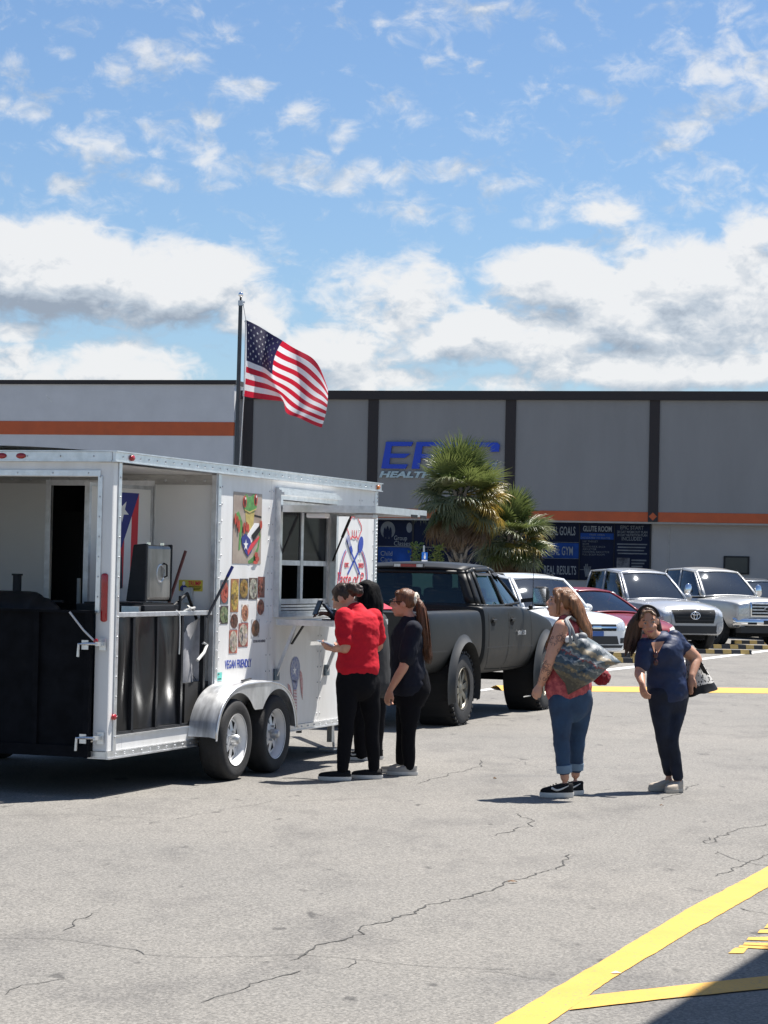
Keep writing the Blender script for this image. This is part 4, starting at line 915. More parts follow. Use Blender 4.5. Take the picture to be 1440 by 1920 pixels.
class Skin:
    """finished body mesh: cast points on it to lay windows, lamps, seams and badges on the surface"""
    def __init__(s,me):
        bm=bmesh.new(); bm.from_mesh(me); s.b=BVHTree.FromBMesh(bm); bm.free()
    def hit(s,p,d):
        h=s.b.ray_cast(Vector(p),Vector(d),20.0); return h
    def patch(s,name,fn,nu,nv,d,off,m,parent,thick=0.0,smooth=True):
        """fn(i,j)->start point; cast along d; make a sheet off the surface"""
        mb=MB(); pts=[];ok=True
        d=Vector(d).normalized()
        last=None
        for j in range(nv+1):
            for i in range(nu+1):
                p=Vector(fn(i/nu,j/nv)); h=s.hit(p,d)
                if h[0] is None: q=last if last is not None else p+d*0.5
                else: q=h[0]-d*off
                last=q; pts.append(q)
        fs=[(j*(nu+1)+i,j*(nu+1)+i+1,(j+1)*(nu+1)+i+1,(j+1)*(nu+1)+i) for j in range(nv) for i in range(nu)]
        mb.add(pts,fs)
        o=mb.build(name,m,parent,smooth=smooth)
        if thick>0:
            so=o.modifiers.new('t','SOLIDIFY'); so.thickness=thick; so.offset=-1 if True else 0
        return o
    def side(s,name,c4,m,parent,sg=-1,off=0.004,nu=6,nv=4):
        """quad given as (x,z) corners bl,br,tr,tl on the body side"""
        def fn(i,j):
            b=[c4[0][k]*(1-i)+c4[1][k]*i for k in (0,1)]; t=[c4[3][k]*(1-i)+c4[2][k]*i for k in (0,1)]
            return (b[0]*(1-j)+t[0]*j, sg*4.0, b[1]*(1-j)+t[1]*j)
        return s.patch(name,fn,nu,nv,(0,-sg,0),off,m,parent)
    def front(s,name,c4,m,parent,sg=1,off=0.006,nu=6,nv=4,x0=6.0):
        def fn(i,j):
            b=[c4[0][k]*(1-i)+c4[1][k]*i for k in (0,1)]; t=[c4[3][k]*(1-i)+c4[2][k]*i for k in (0,1)]
            return (sg*x0, b[0]*(1-j)+t[0]*j, b[1]*(1-j)+t[1]*j)
        return s.patch(name,fn,nu,nv,(-sg,0,0),off,m,parent)
    def seam(s,name,line,m,parent,sg=-1,w=0.010,off=0.003):
        """thin dark shut line along (x,z) polyline on the side"""
        P=[]
        for a,b in zip(line,line[1:]):
            k=max(2,int(hypot(b[0]-a[0],b[1]-a[1])/0.07))
            for t in range(k): P.append((a[0]+(b[0]-a[0])*t/k,a[1]+(b[1]-a[1])*t/k))
        P.append(line[-1]); L=[]
        for i,p in enumerate(P):
            a=P[max(0,i-1)];b=P[min(len(P)-1,i+1)]; l=hypot(b[0]-a[0],b[1]-a[1]) or 1; nx,nz=-(b[1]-a[1])/l*w/2,(b[0]-a[0])/l*w/2
            row=[]
            for e in (-1,1):
                h=s.hit((p[0]+nx*e,sg*4,p[1]+nz*e),(0,-sg,0))
                row.append(Vector((p[0]+nx*e,(h[0].y if h[0] else sg*0.9)+sg*off,p[1]+nz*e)))
            L.append(row)
        mb=MB(); mb.add([r[0] for r in L]+[r[1] for r in L],[(i,i+1,len(L)+i+1,len(L)+i) for i in range(len(L)-1)])
        return mb.build(name,m,parent)
def lerp(a,b,t): return tuple(x+(y-x)*t for x,y in zip(a,b))
def pane_set(parent,stations,wind,rear,body_m,glass_m,pillar=0.05,rails=(0.05,0.045),roof_crown=0.04,roof_m=None,bulge=0.02,rear_glass=True,name_glass='side_window',back_inset=(0.08,0.06)):
    """greenhouse: stations = list of (base(x,y,z), top(x,y,z)) along the left side from windscreen to back; mirrored"""
    roof_m=roof_m or body_m
    glass=[]
    def quad_frame(c,ins,name,bul,nrm,gname):
        # c: bl,br,tr,tl outer corners; ins: (left,right,bottom,top) insets as fractions
        bl,br,tr,tl=[Vector(x) for x in c]; nrm=Vector(nrm)
        def S(u,v):
            p=(bl.lerp(br,u)).lerp(tl.lerp(tr,u),v); return p+nrm*(bul*4*u*(1-u)*0.7+bul*4*v*(1-v)*0.3)
        l,r,b,t=ins
        us=[0,l,1-r,1]; vs_=[0,b,1-t,1]
        mb=MB()
        for a in range(3):
            for d in range(3):
                if a==1 and d==1: continue
                n=6 if (a==1) else 1; k=4 if d==1 else 1
                mb.grid(lambda i,j:S(us[a]+(us[a+1]-us[a])*i,vs_[d]+(vs_[d+1]-vs_[d])*j),n,k)
        f=mb.build(name,body_m,parent,smooth=35); so=f.modifiers.new('t','SOLIDIFY'); so.thickness=0.03; so.offset=0
        mb=MB(); mb.grid(lambda i,j:S(us[1]-.004+(us[2]-us[1]+.008)*i,vs_[1]-.004+(vs_[2]-vs_[1]+.008)*j)-nrm*0.006,8,5)
        g=mb.build(gname,glass_m,parent,smooth=True); glass.append(g); return f,g
    for sg in (1,-1):
        fl=lambda p:(p[0],p[1]*sg,p[2])
        for i in range(len(stations)-1):
            b0,t0=stations[i]; b1,t1=stations[i+1]
            L0=hypot(b1[0]-b0[0],0) or 1
            pl=pillar/max(L0,0.2)
            ins=(pl*(1.3 if i==0 else .55),pl*(1.3 if i==len(stations)-2 else .55),rails[0],rails[1])
            quad_frame((fl(b0),fl(b1),fl(t1),fl(t0)),ins,'door_frame',bulge,(0,sg,0.15),name_glass)
    b0,t0=stations[0]; 
    quad_frame(((b0[0],b0[1],b0[2]),(b0[0],-b0[1],b0[2]),(t0[0],-t0[1],t0[2]),(t0[0],t0[1],t0[2])),(0.045,0.045,0.03,0.06),'windscreen_frame',wind,(0.75,0,0.65),'windscreen')
    b1,t1=stations[-1]
    quad_frame(((b1[0],b1[1],b1[2]),(b1[0],-b1[1],b1[2]),(t1[0],-t1[1],t1[2]),(t1[0],t1[1],t1[2])),(back_inset[0],back_inset[0],0.06,back_inset[1]),'rear_frame',rear,(-1,0,0.2),'rear_window')
    # roof
    tops=[s[1] for s in stations]; n=len(tops)
    def R(i,j):
        f=i*(n-1); k=min(int(f),n-2); p=lerp(tops[k],tops[k+1],f-k); y=p[1]*(1-2*j)
        e=sin(pi*i)**0.5 if 0<i<1 else 0
        c=(1-(abs(1-2*j))**2.6)
        return (p[0]+ (0.05 if i==0 else -0.03 if i==1 else 0)*c, y, p[2]+0.004+roof_crown*c*(0.55+0.45*e))
    r=MB().grid(R,(n-1)*5,12).build('roof',roof_m,parent,smooth=True); so=r.modifiers.new('t','SOLIDIFY'); so.thickness=0.025; so.offset=0
    cd=mat('car interior',(0.035,0.035,0.037),0.8); b0=stations[0][0]; b1=stations[-1][0]
    if stations[0][0][0]<2: 
        MB().box(b1[0]+.10,b0[0]-.06,-(b0[1]-.10),b0[1]-.10,b0[2]-.10,b0[2]+.035).build('cabin_trim',cd,parent)
        for sx in ((b0[0]-1.05),(b0[0]-1.9)):
            if sx<b1[0]+.25: continue
            for sy in (-.36,.36):
                s=empty('seat',(sx,sy,b0[2])); s.parent=parent
                MB().obox((0,0,.10),(1,0,.15),(0,1,0),(-.15,0,1),0.06,0.21,0.22).build('backrest',cd,s,bevel=.04); MB().obox((-.05,0,.36),(1,0,.1),(0,1,0),(-.1,0,1),.045,.11,.08).build('headrest',cd,s,bevel=.03)
        MB().tube([(b0[0]-.42-.05*sin(a),.36+.16*cos(a),b0[2]+.06+.16*sin(a)) for a in [2*pi*k/16 for k in range(17)]],.014,6,cap=False).build('steering_wheel',cd,parent)
    return glass
def car_wheel(parent,x,y,r,w,rimr,m_rim,style='alloy',sg=-1,chunky=False,nsp=6):
    W=empty('wheel',(x,y,r)); W.parent=parent
    ax=(0,sg,0)          # outward
    tp=[(rimr-.005,-.01),(rimr+.02,0.012),(r-.06,0.022),(r-.025,0.01),(r-.006,-.02),(r,-.05),(r,-w+.05),(r-.006,-w+.02),(r-.03,-w),(rimr,-w+.01)]
    mb=MB(); mb.lathe(tp,(0,0,0),ax,40,X=(1,0,0))
    if chunky:
        for k in range(36):
            a=2*pi*k/36
            for (h0,h1,da) in ((0.012,-.045,0),(-.055,-w*.48,.5),(-w*.52,-w+.055,0.1),(-w+.045,-w-.012,.5)):
                aa=a+da*2*pi/36; c=Vector((cos(aa)*(r+.002),sg*(h0+h1)/2,sin(aa)*(r+.002)))
                mb.obox(c,(-sin(aa),0,cos(aa)),(0,1,0.18*(1 if k%2 else -1)),(cos(aa),0,sin(aa)),0.017*r/.4,abs(h0-h1)/2,0.012)
    mb.build('tyre',M_rubber,W,smooth=35)
    mb=MB(); mb.lathe([(rimr+.006,0.012),(rimr+.012,0.004),(rimr-.004,-.012),(rimr-.02,-.05),(rimr-.03,-w*.8)],(0,0,0),ax,36,X=(1,0,0))
    for k in range(nsp):
        a=2*pi*k/nsp+.2
        def pt(rr,da,h): return (rr*cos(a+da),sg*h,rr*sin(a+da))
        d=.16 if style=='alloy' else .30
        if style!='dish': mb.add([pt(.05,-.55,-.025),pt(.05,.55,-.025),pt(rimr-.01,d,-.02),pt(rimr-.01,-d,-.02),pt(.05,-.55,-.06),pt(.05,.55,-.06),pt(rimr-.01,d,-.06),pt(rimr-.01,-d,-.06)],[(0,1,2,3),(0,4,5,1),(1,5,6,2),(3,2,6,7),(0,3,7,4)])
    mb.lathe([(0,-.012),(.045,-.014),(.065,-.028)],(0,0,0),ax,20,X=(1,0,0)); mb.build('rim',m_rim,W,smooth=35)
    MB().lathe([(0,-.075),(rimr-.02,-.075)],(0,0,0),ax,24).build('brake_disc',M_dark,W)
    return W
def rect(a,b,c,d): return [(a,c),(b,c),(b,d),(a,d)]
G_car=glass_mat('car glass',(0.50,0.62,0.64),0.45,0.02,2.1)
M_lens=mat('clear lamp lens',(0.55,0.57,0.58),0.12,0.35,0.25,25,coat=1.0)
M_lensw=mat('hazed lamp lens',(0.62,0.60,0.52),0.25,0.1,0.15,20,coat=0.8)
M_trimb=mat('black bumper trim',(0.02,0.02,0.021),0.55)
M_plate=mat('licence plate blue',(0.05,0.12,0.35),0.4)
M_seam=mat('shut line',(0.008,0.008,0.008),0.9)
M_steelrim=mat('alloy wheel',(0.5,0.5,0.51),0.3,0.8)
def arch_cut(x,r,y0,y1,z=None): 
    return MB().cyl((x,y0,z if z is not None else r),(x,y1,z if z is not None else r),r,n=40)
def mirrors(parent,x,y,z,m,size=(0.10,0.12,0.08)):
    for sg in (1,-1):
        o=empty('door_mirror',(x,y*sg,z)); o.parent=parent
        MB().ell((0,.13*sg,0.02),size[0]*.7,size[1],size[2],nu=14,nv=8).build('mirror_shell',m,o,smooth=True)
        MB().ell((-.022,.13*sg,0.02),size[0]*.6,size[1]*.88,size[2]*.85,nu=14,nv=8).build('mirror_glass',M_chrome,o,smooth=True)
        MB().bar((0,0,-.02),(0,.10*sg,0),0.05,0.03).build('mirror_arm',M_trimb,o)
def wipers(parent,pts):
    for a,b in pts: MB().bar(a,b,0.02,0.015).build('wiper',M_black,parent)
def interior(parent,x0,x1,y,z0,z1,seats):
    m=mat('car interior',(0.035,0.035,0.037),0.8)
    MB().box(x0,x1,-y,y,z0,z1).build('cabin_floor',m,parent)
    for (sx,sy) in seats:
        s=empty('seat',(sx,sy,z1)); s.parent=parent
        MB().obox((0,0,.30),(1,0,.15),(0,1,0),(-.15,0,1),0.07,0.23,0.30).build('backrest',m,s,bevel=.04); MB().obox((-.05,0,.68),(1,0,.1),(0,1,0),(-.1,0,1),.045,.12,.09).build('headrest',m,s,bevel=.03)

def parked(name,label,cat,spec,pos,psi,paint,group='cars parked nose-out in the row by the gym'):
    t=empty(name,(pos[0],pos[1],0),psi-pi/2 if False else 0); t.rotation_euler=(0,0,-(pi/2-psi))   # heading = (sin psi, -cos psi)
    b=loft_body(spec['sections'])
    cutters=[]
    for ax in spec['axles']:
        for sg in (1,-1): cutters.append(arch_cut(ax,spec['arch'],sg*(spec['hw']-.34),sg*(spec['hw']+.4),spec['wr']+.02))
    me=cut(b,cutters); body=link('body',me,paint,t,smooth=38)
    sk=Skin(me)
    for ax in spec['axles']:
        for sg in (1,-1):
            car_wheel(t,ax,sg*(spec['hw']-.02),spec['wr'],0.22,spec['rim'],spec.get('rimm',M_steelrim),'alloy',sg,nsp=spec.get('nsp',6))
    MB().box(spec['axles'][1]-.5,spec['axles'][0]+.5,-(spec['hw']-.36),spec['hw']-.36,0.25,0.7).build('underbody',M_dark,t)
    return t,sk,body

def heading(psi): return Vector((sin(psi),-cos(psi),0))
PSI=radians(31)
M_silver=mat('silver car paint',(0.38,0.39,0.405),0.30,0.30,0.03,3,coat=0.9)
M_sil2=mat('pale gold silver paint',(0.52,0.515,0.495),0.30,0.25,0.03,3,coat=0.9)
M_whitec=mat('white car paint',(0.74,0.75,0.75),0.25,0,0.02,3,coat=0.9)
M_maroon=mat('maroon car paint',(0.19,0.009,0.014),0.3,0.05,0.05,3,coat=0.45)
M_greyc=mat('blue grey car paint',(0.16,0.18,0.21),0.25,0.4,0.03,3,coat=0.9)
def front_at(u,d): 
    q=(u-720)/FPX*d; return Vector((q,d,0))
def place(front,length_front,psi): 
    """origin of the car such that its nose centre sits at front"""
    return front-heading(psi)*length_front

def suv(name,label,front,psi,paint,blue_plate=True):
    hw=0.91
    S=[sec(-2.35,.70,.42,.95,1.02),sec(-2.28,.84,.34,1.0,1.06),sec(-2.0,.90,.28,1.02,1.07),sec(-1.2,hw,.24,1.02,1.06),sec(0,hw,.23,1.0,1.04),sec(0.75,hw,.23,.99,1.06),sec(1.05,hw,.24,.99,1.08),sec(1.5,.90,.26,.95,1.05),sec(1.95,.88,.24,.94,1.03),sec(2.2,.84,.24,.88,.98),sec(2.34,.76,.25,.78,.88),sec(2.40,.66,.28,.66,.74)]
    t,sk,body=parked(name,label,'car',dict(sections=S,axles=(1.45,-1.35),arch=.41,hw=hw,wr=.36,rim=.23),place(front,2.38,psi),psi,paint)
    st=[((1.02,.82,1.04),(0.34,.66,1.64)),((-.05,.85,1.02),(-.20,.68,1.70)),((-1.15,.85,1.02),(-1.15,.67,1.69)),((-2.15,.80,1.05),(-1.98,.60,1.63))]
    pane_set(t,st,0.09,0.05,paint,G_car,bulge=.04)
    for sg in (1,-1):
        MB().tube([(.1,.60*sg,1.67),(0,.60*sg,1.72),(-1.7,.58*sg,1.71),(-1.85,.56*sg,1.66)],0.017,8).build('roof_rail',M_black,t)
        sk.front('headlamp',[(sg*.50,.66),(sg*.80,.70),(sg*.82,.90),(sg*.52,.80)],M_lens,t)
        sk.front('fog_lamp',[(sg*.58,.42),(sg*.74,.43),(sg*.74,.53),(sg*.58,.52)],M_trimb,t)
        sk.side('wheel_arch_trim',rect(1.0,1.0,1,1),paint,t,sg) if False else None
        sk.seam('shut_line',[(.95,.98),(.98,.45),(.1,.36),(-.02,.98)],M_seam,t,sg); sk.seam('shut_line',[(-.02,.98),(.1,.36),(-.95,.36),(-1.1,.98)],M_seam,t,sg)
        for x in (.08,-.95): MB().box(x,x+.18,sg*(.905)-.02,sg*.905+.02,.86,.885).build('door_handle',paint,t)
    sk.front('grille',[(-.48,.66),(.48,.66),(.50,.79),(-.50,.79)],M_black,t); sk.front('grille_bar',[(-.49,.715),(.49,.715),(.49,.745),(-.49,.745)],M_chrome,t,off=.014)
    sk.front('emblem',[(-.10,.70),(.10,.70),(.10,.76),(-.10,.76)],M_chrome,t,off=.022); sk.front('lower_grille',[(-.55,.40),(.55,.40),(.50,.56),(-.50,.56)],M_trimb,t); sk.front('bumper_lip',[(-.62,.33),(.62,.33),(.66,.385),(-.66,.385)],M_trimb,t)
    if blue_plate: sk.front('licence_plate',[(-.16,.56),(.16,.56),(.16,.655),(-.16,.655)],M_plate,t,off=.02)
    mirrors(t,.72,.86,1.06,paint); wipers(t,(((1.02,.55,1.06),(.98,-.1,1.075)),((1.03,-.1,1.06),(.97,-.65,1.07))))
    MB().box(.30,.34,-.10,.10,1.46,1.52).build('inner_mirror',M_black,t)
    tag(t,label,'car','cars parked nose-out in the row by the gym'); return t
def sedan(name,label,front,psi,paint):
    hw=0.90
    S=[sec(-2.30,.66,.45,.88,.94),sec(-2.22,.80,.36,.92,.97),sec(-1.9,.87,.28,.93,.97),sec(-1.2,hw,.22,.92,.95),sec(0,hw,.20,.90,.93),sec(0.7,hw,.20,.89,.93),sec(1.1,hw,.21,.86,.92),sec(1.55,.88,.23,.80,.88),sec(1.95,.84,.25,.74,.80),sec(2.2,.76,.27,.66,.72),sec(2.33,.62,.31,.58,.62),sec(2.37,.54,.34,.50,.54)]
    t,sk,body=parked(name,label,'car',dict(sections=S,axles=(1.42,-1.30),arch=.36,hw=hw,wr=.315,rim=.20),place(front,2.37,psi),psi,paint)
    st=[((1.0,.76,.90),(0.05,.56,1.37)),((-.15,.80,.90),(-.35,.60,1.41)),((-1.05,.80,.91),(-1.0,.58,1.38)),((-1.75,.70,.94),(-1.25,.54,1.33))]
    pane_set(t,st,0.09,0.06,paint,G_car,bulge=.04)
    for sg in (1,-1):
        sk.front('headlamp',[(sg*.46,.50),(sg*.76,.54),(sg*.82,.70),(sg*.50,.62)],M_lensw,t); sk.front('fog_lamp',[(sg*.52,.34),(sg*.66,.35),(sg*.66,.43),(sg*.52,.42)],M_trimb,t)
        sk.seam('shut_line',[(.92,.86),(.96,.4),(.05,.30),(-.12,.88)],M_seam,t,sg); sk.seam('shut_line',[(-.12,.88),(.05,.30),(-.8,.30),(-1.0,.89)],M_seam,t,sg)
    sk.front('grille',[(-.38,.50),(.38,.50),(.42,.58),(-.42,.58)],M_black,t); sk.front('lower_grille',[(-.45,.32),(.45,.32),(.42,.42),(-.42,.42)],M_trimb,t); sk.front('emblem',[(-.06,.52),(.06,.52),(.06,.57),(-.06,.57)],M_chrome,t,off=.015)
    mirrors(t,.70,.84,.95,paint); wipers(t,(((1.0,.50,.945),(.95,-.1,.955)),((1.0,-.1,.945),(.95,-.60,.95))))
    MB().box(.10,.13,-.04,.12,1.30,1.335).build('windscreen_tag',mat('green tag',(0.05,0.4,0.25),0.5),t)
    tag(t,label,'car','cars parked nose-out in the row by the gym'); return t
def pickup(name,label,front,psi,paint,kind):
    hw=0.98; hi=kind=='tall'
    k=0.10 if hi else 0.0
    if hi: nose=[sec(1.25,hw,.42,1.20,1.28),sec(1.7,.97,.44,1.19,1.28),sec(2.3,.95,.46,1.17,1.27),sec(2.65,.92,.46,1.14,1.24),sec(2.80,.90,.46,1.10,1.18),sec(2.84,.86,.48,1.04,1.10)]
    else: nose=[sec(1.25,hw,.36,1.14,1.22),sec(1.7,.97,.36,1.13,1.22),sec(2.3,.94,.36,1.08,1.18),sec(2.62,.90,.37,1.00,1.10),sec(2.80,.84,.38,.92,1.0),sec(2.86,.76,.40,.84,.90)]
    S=[sec(-2.95,.90,.55+k,1.12+k,1.13+k),sec(-2.90,.96,.50+k,1.15+k,1.16+k),sec(-2.5,hw,.46+k,1.16+k,1.17+k),sec(-1.0,hw,.40+k,1.15+k,1.16+k),sec(0.2,hw,.36+k,1.13+k,1.15+k),sec(0.9,hw,.36+k,1.14+k*.6,1.19+k*.6)]+nose
    zoff=0
    t,sk,body=parked(name,label,'pickup',dict(sections=S,axles=(1.85,-1.85),arch=.47+.02*hi,hw=hw,wr=.40+.02*hi,rim=.25),place(front,2.86,psi),psi,paint)
    z=1.13+k*.8
    st=[((1.15,.86,z+.03),(0.45,.66,z+.68)),((0.0,.90,z),(-.15,.68,z+.75)),((-1.0,.90,z),(-.95,.67,z+.72))]
    pane_set(t,st,0.09,0.04,paint,G_car,pillar=.07,bulge=.035)
    for sg in (1,-1):
        sk.seam('shut_line',[(.98,z),(1.0,.5+k),(.1,.46+k),(.0,z)],M_seam,t,sg); sk.seam('shut_line',[(.0,z),(.1,.46+k),(-.9,.46+k),(-.98,z)],M_seam,t,sg); sk.seam('shut_line',[(-1.02,z),(-1.03,.48+k)],M_seam,t,sg,.02)
        for x in (.06,-.9): MB().box(x,x+.2,sg*(.975)-.02,sg*.975+.02,z-.15,z-.12).build('door_handle',M_chrome if hi else paint,t)
    if hi:
        mirrors(t,.80,.95,z+.18,M_chrome,(0.08,0.12,0.17))
        sk.front('grille',[(-.50,.80),(.50,.80),(.52,1.13),(-.52,1.13)],M_black,t)
        for q in (.85,.93,1.01,1.09): sk.front('grille_bar',[(-.48,q),(.48,q),(.48,q+.035),(-.48,q+.035)],M_dalu,t,off=.02)
        for q in (-.53,.50): sk.front('grille_frame',[(q,.78),(q+.04,.78),(q+.04,1.15),(q,1.15)],M_chrome,t,off=.018)
        for q in (.775,1.135): sk.front('grille_frame',[(-.53,q),(.53,q),(.53,q+.03),(-.53,q+.03)],M_chrome,t,off=.02)
        em=empty('emblem',(2.86,0,.97)); em.parent=t; MB().prism(ellipse(0,0,.13,.055,20),lambda y,zz:(0,y,zz),lambda y,zz:(.02,y,zz)).build('oval',M_dalu,em); MB().prism(ellipse(0,0,.11,.042,20),lambda y,zz:(.021,y,zz),lambda y,zz:(.024,y,zz)).build('oval_face',M_trimb,em)
        for sg in (1,-1):
            sk.front('headlamp',[(sg*.58,.84),(sg*.86,.84),(sg*.86,1.09),(sg*.58,1.09)],M_lens,t); sk.front('turn_lamp',[(sg*.58,.79),(sg*.86,.79),(sg*.86,.835),(sg*.58,.835)],M_lensw,t,off=.01)
        bm=MB(); bm.grid(lambda i,j:(2.88-.16*abs(2*i-1)**3+.05*sin(pi*j),-.98+1.96*i,.52+.22*j),16,5); o=bm.build('chrome_bumper',M_chrome,t,smooth=True); so=o.modifiers.new('t','SOLIDIFY'); so.thickness=.06; so.offset=-1
        MB().box(2.86,2.94,-.17,.17,.58,.68).build('licence_plate',M_trimb,t)
        for sg in (1,-1): MB().box(2.84,2.925,sg*.5-.12,sg*.5+.12,.575,.63).build('bumper_slot',M_black,t)
        MB().box(2.6,2.84,-.8,.8,.36,.52).build('air_dam',M_trimb,t)
    else:
        mirrors(t,.80,.92,z+.10,paint,(0.09,0.12,0.10))
        sk.front('grille_surround',[(-.60,.62),(.60,.62),(.66,1.02),(-.66,1.02)],M_silver,t,off=.012); sk.front('grille',[(-.52,.66),(.52,.66),(.60,.98),(-.60,.98)],M_black,t,off=.022)
        for q in (.72,.80,.88): sk.front('grille_bar',[(-.52,q),(.52,q),(.53,q+.02),(-.53,q+.02)],M_trimb,t,off=.032)
        em=empty('emblem',(2.90,0,.84)); em.parent=t
        def ring(rx,rz,dx,dz,w=.017):
            mb=MB(); P=[(0,dx+rx*cos(2*pi*q/24),dz+rz*sin(2*pi*q/24)) for q in range(25)]; mb.tube(P,w/2*1.2,6,cap=False); mb.build('emblem_ring',M_chrome,em,smooth=True)
        ring(.125,.085,0,0); ring(.045,.083,0,0); ring(.095,.032,0,.048)
        for sg in (1,-1):
            sk.front('headlamp',[(sg*.66,.84),(sg*.84,.80),(sg*.88,.97),(sg*.70,1.0)],M_lens,t); sk.front('bumper_side',[(sg*.60,.46),(sg*.82,.50),(sg*.86,.70),(sg*.62,.66)],M_silver,t,off=.02)
            sk.front('fog_lamp',[(sg*.66,.52),(sg*.78,.53),(sg*.78,.60),(sg*.66,.59)],M_lens,t,off=.03)
        sk.front('lower_bumper',[(-.62,.42),(.62,.42),(.60,.60),(-.60,.60)],M_trimb,t,off=.016)
    wipers(t,(((1.18,.6,z+.06),(1.10,-.1,z+.09)),((1.18,-.1,z+.06),(1.10,-.7,z+.08))))
    # load bed opening
    MB().box(-2.80,-1.12,-.78,.78,1.10+k,1.185+k).build('bed_cover',M_trimb,t)
    tag(t,label,'pickup','cars parked nose-out in the row by the gym'); return t
suv('parked_suv','white crossover SUV with roof rails parked behind the dark pickup',front_at(1122,45.5),PSI,M_whitec)
sedan('parked_sedan','maroon sedan parked between the white SUV and the silver pickup',front_at(1229,50.5),PSI,M_maroon)
pickup('parked_pickup','silver pickup with black grille parked beside the maroon sedan',front_at(1306,55.0),radians(24),M_silver,'low')
pickup('parked_pickup','tall pale pickup with chrome bumper parked at the right edge',front_at(1444,59.5),radians(25),M_sil2,'tall')
suv('parked_suv','blue grey SUV half hidden behind the tall pale pickup',front_at(1520,66.5),PSI,M_greyc,False)

# rubber wheel stops
M_stopy=mat('yellow reflector',(0.46,0.32,0.10),0.6)
def wheel_stop(u,v,label,rz=None):
    c=gr(u,v); rz=TRZ-pi/2+radians(0) if rz is None else rz
    t=empty('wheel_stop',c,rz); L=0.78
    MB().prism([(-.075,0),(.075,0),(.045,.10),(-.045,.10)],lambda y,z:(-L,y,z),lambda y,z:(L,y,z)).build('block',M_trimb,t)
    for x in (-.62,-.2,.2,.62): MB().prism([(-.0765,.008),(-.049,.096),(-.046,.096),(-.0735,.008)],lambda y,z:(x-.1,y,z),lambda y,z:(x+.1,y,z)).build('reflector',M_stopy,t); 
    for x in (-.62,-.2,.2,.62): MB().box(x-.1,x+.1,-.044,.044,.1005,.102).build('reflector',M_stopy,t)
    tag(t,label,'wheel stop','rubber wheel stops')
for u,v,l in ((1176,1243,'black and yellow wheel stop nearest the woman in navy, left of her hip'),(1172,1233,'black and yellow wheel stop under the maroon sedan nose'),(1346,1226,'black and yellow wheel stop in front of the silver pickup'),(1390,1217,'black and yellow wheel stop between the silver and the tall pale pickup'),(1425,1208,'black and yellow wheel stop under the tall pale pickup')):
    wheel_stop(u,v,l,radians(8))

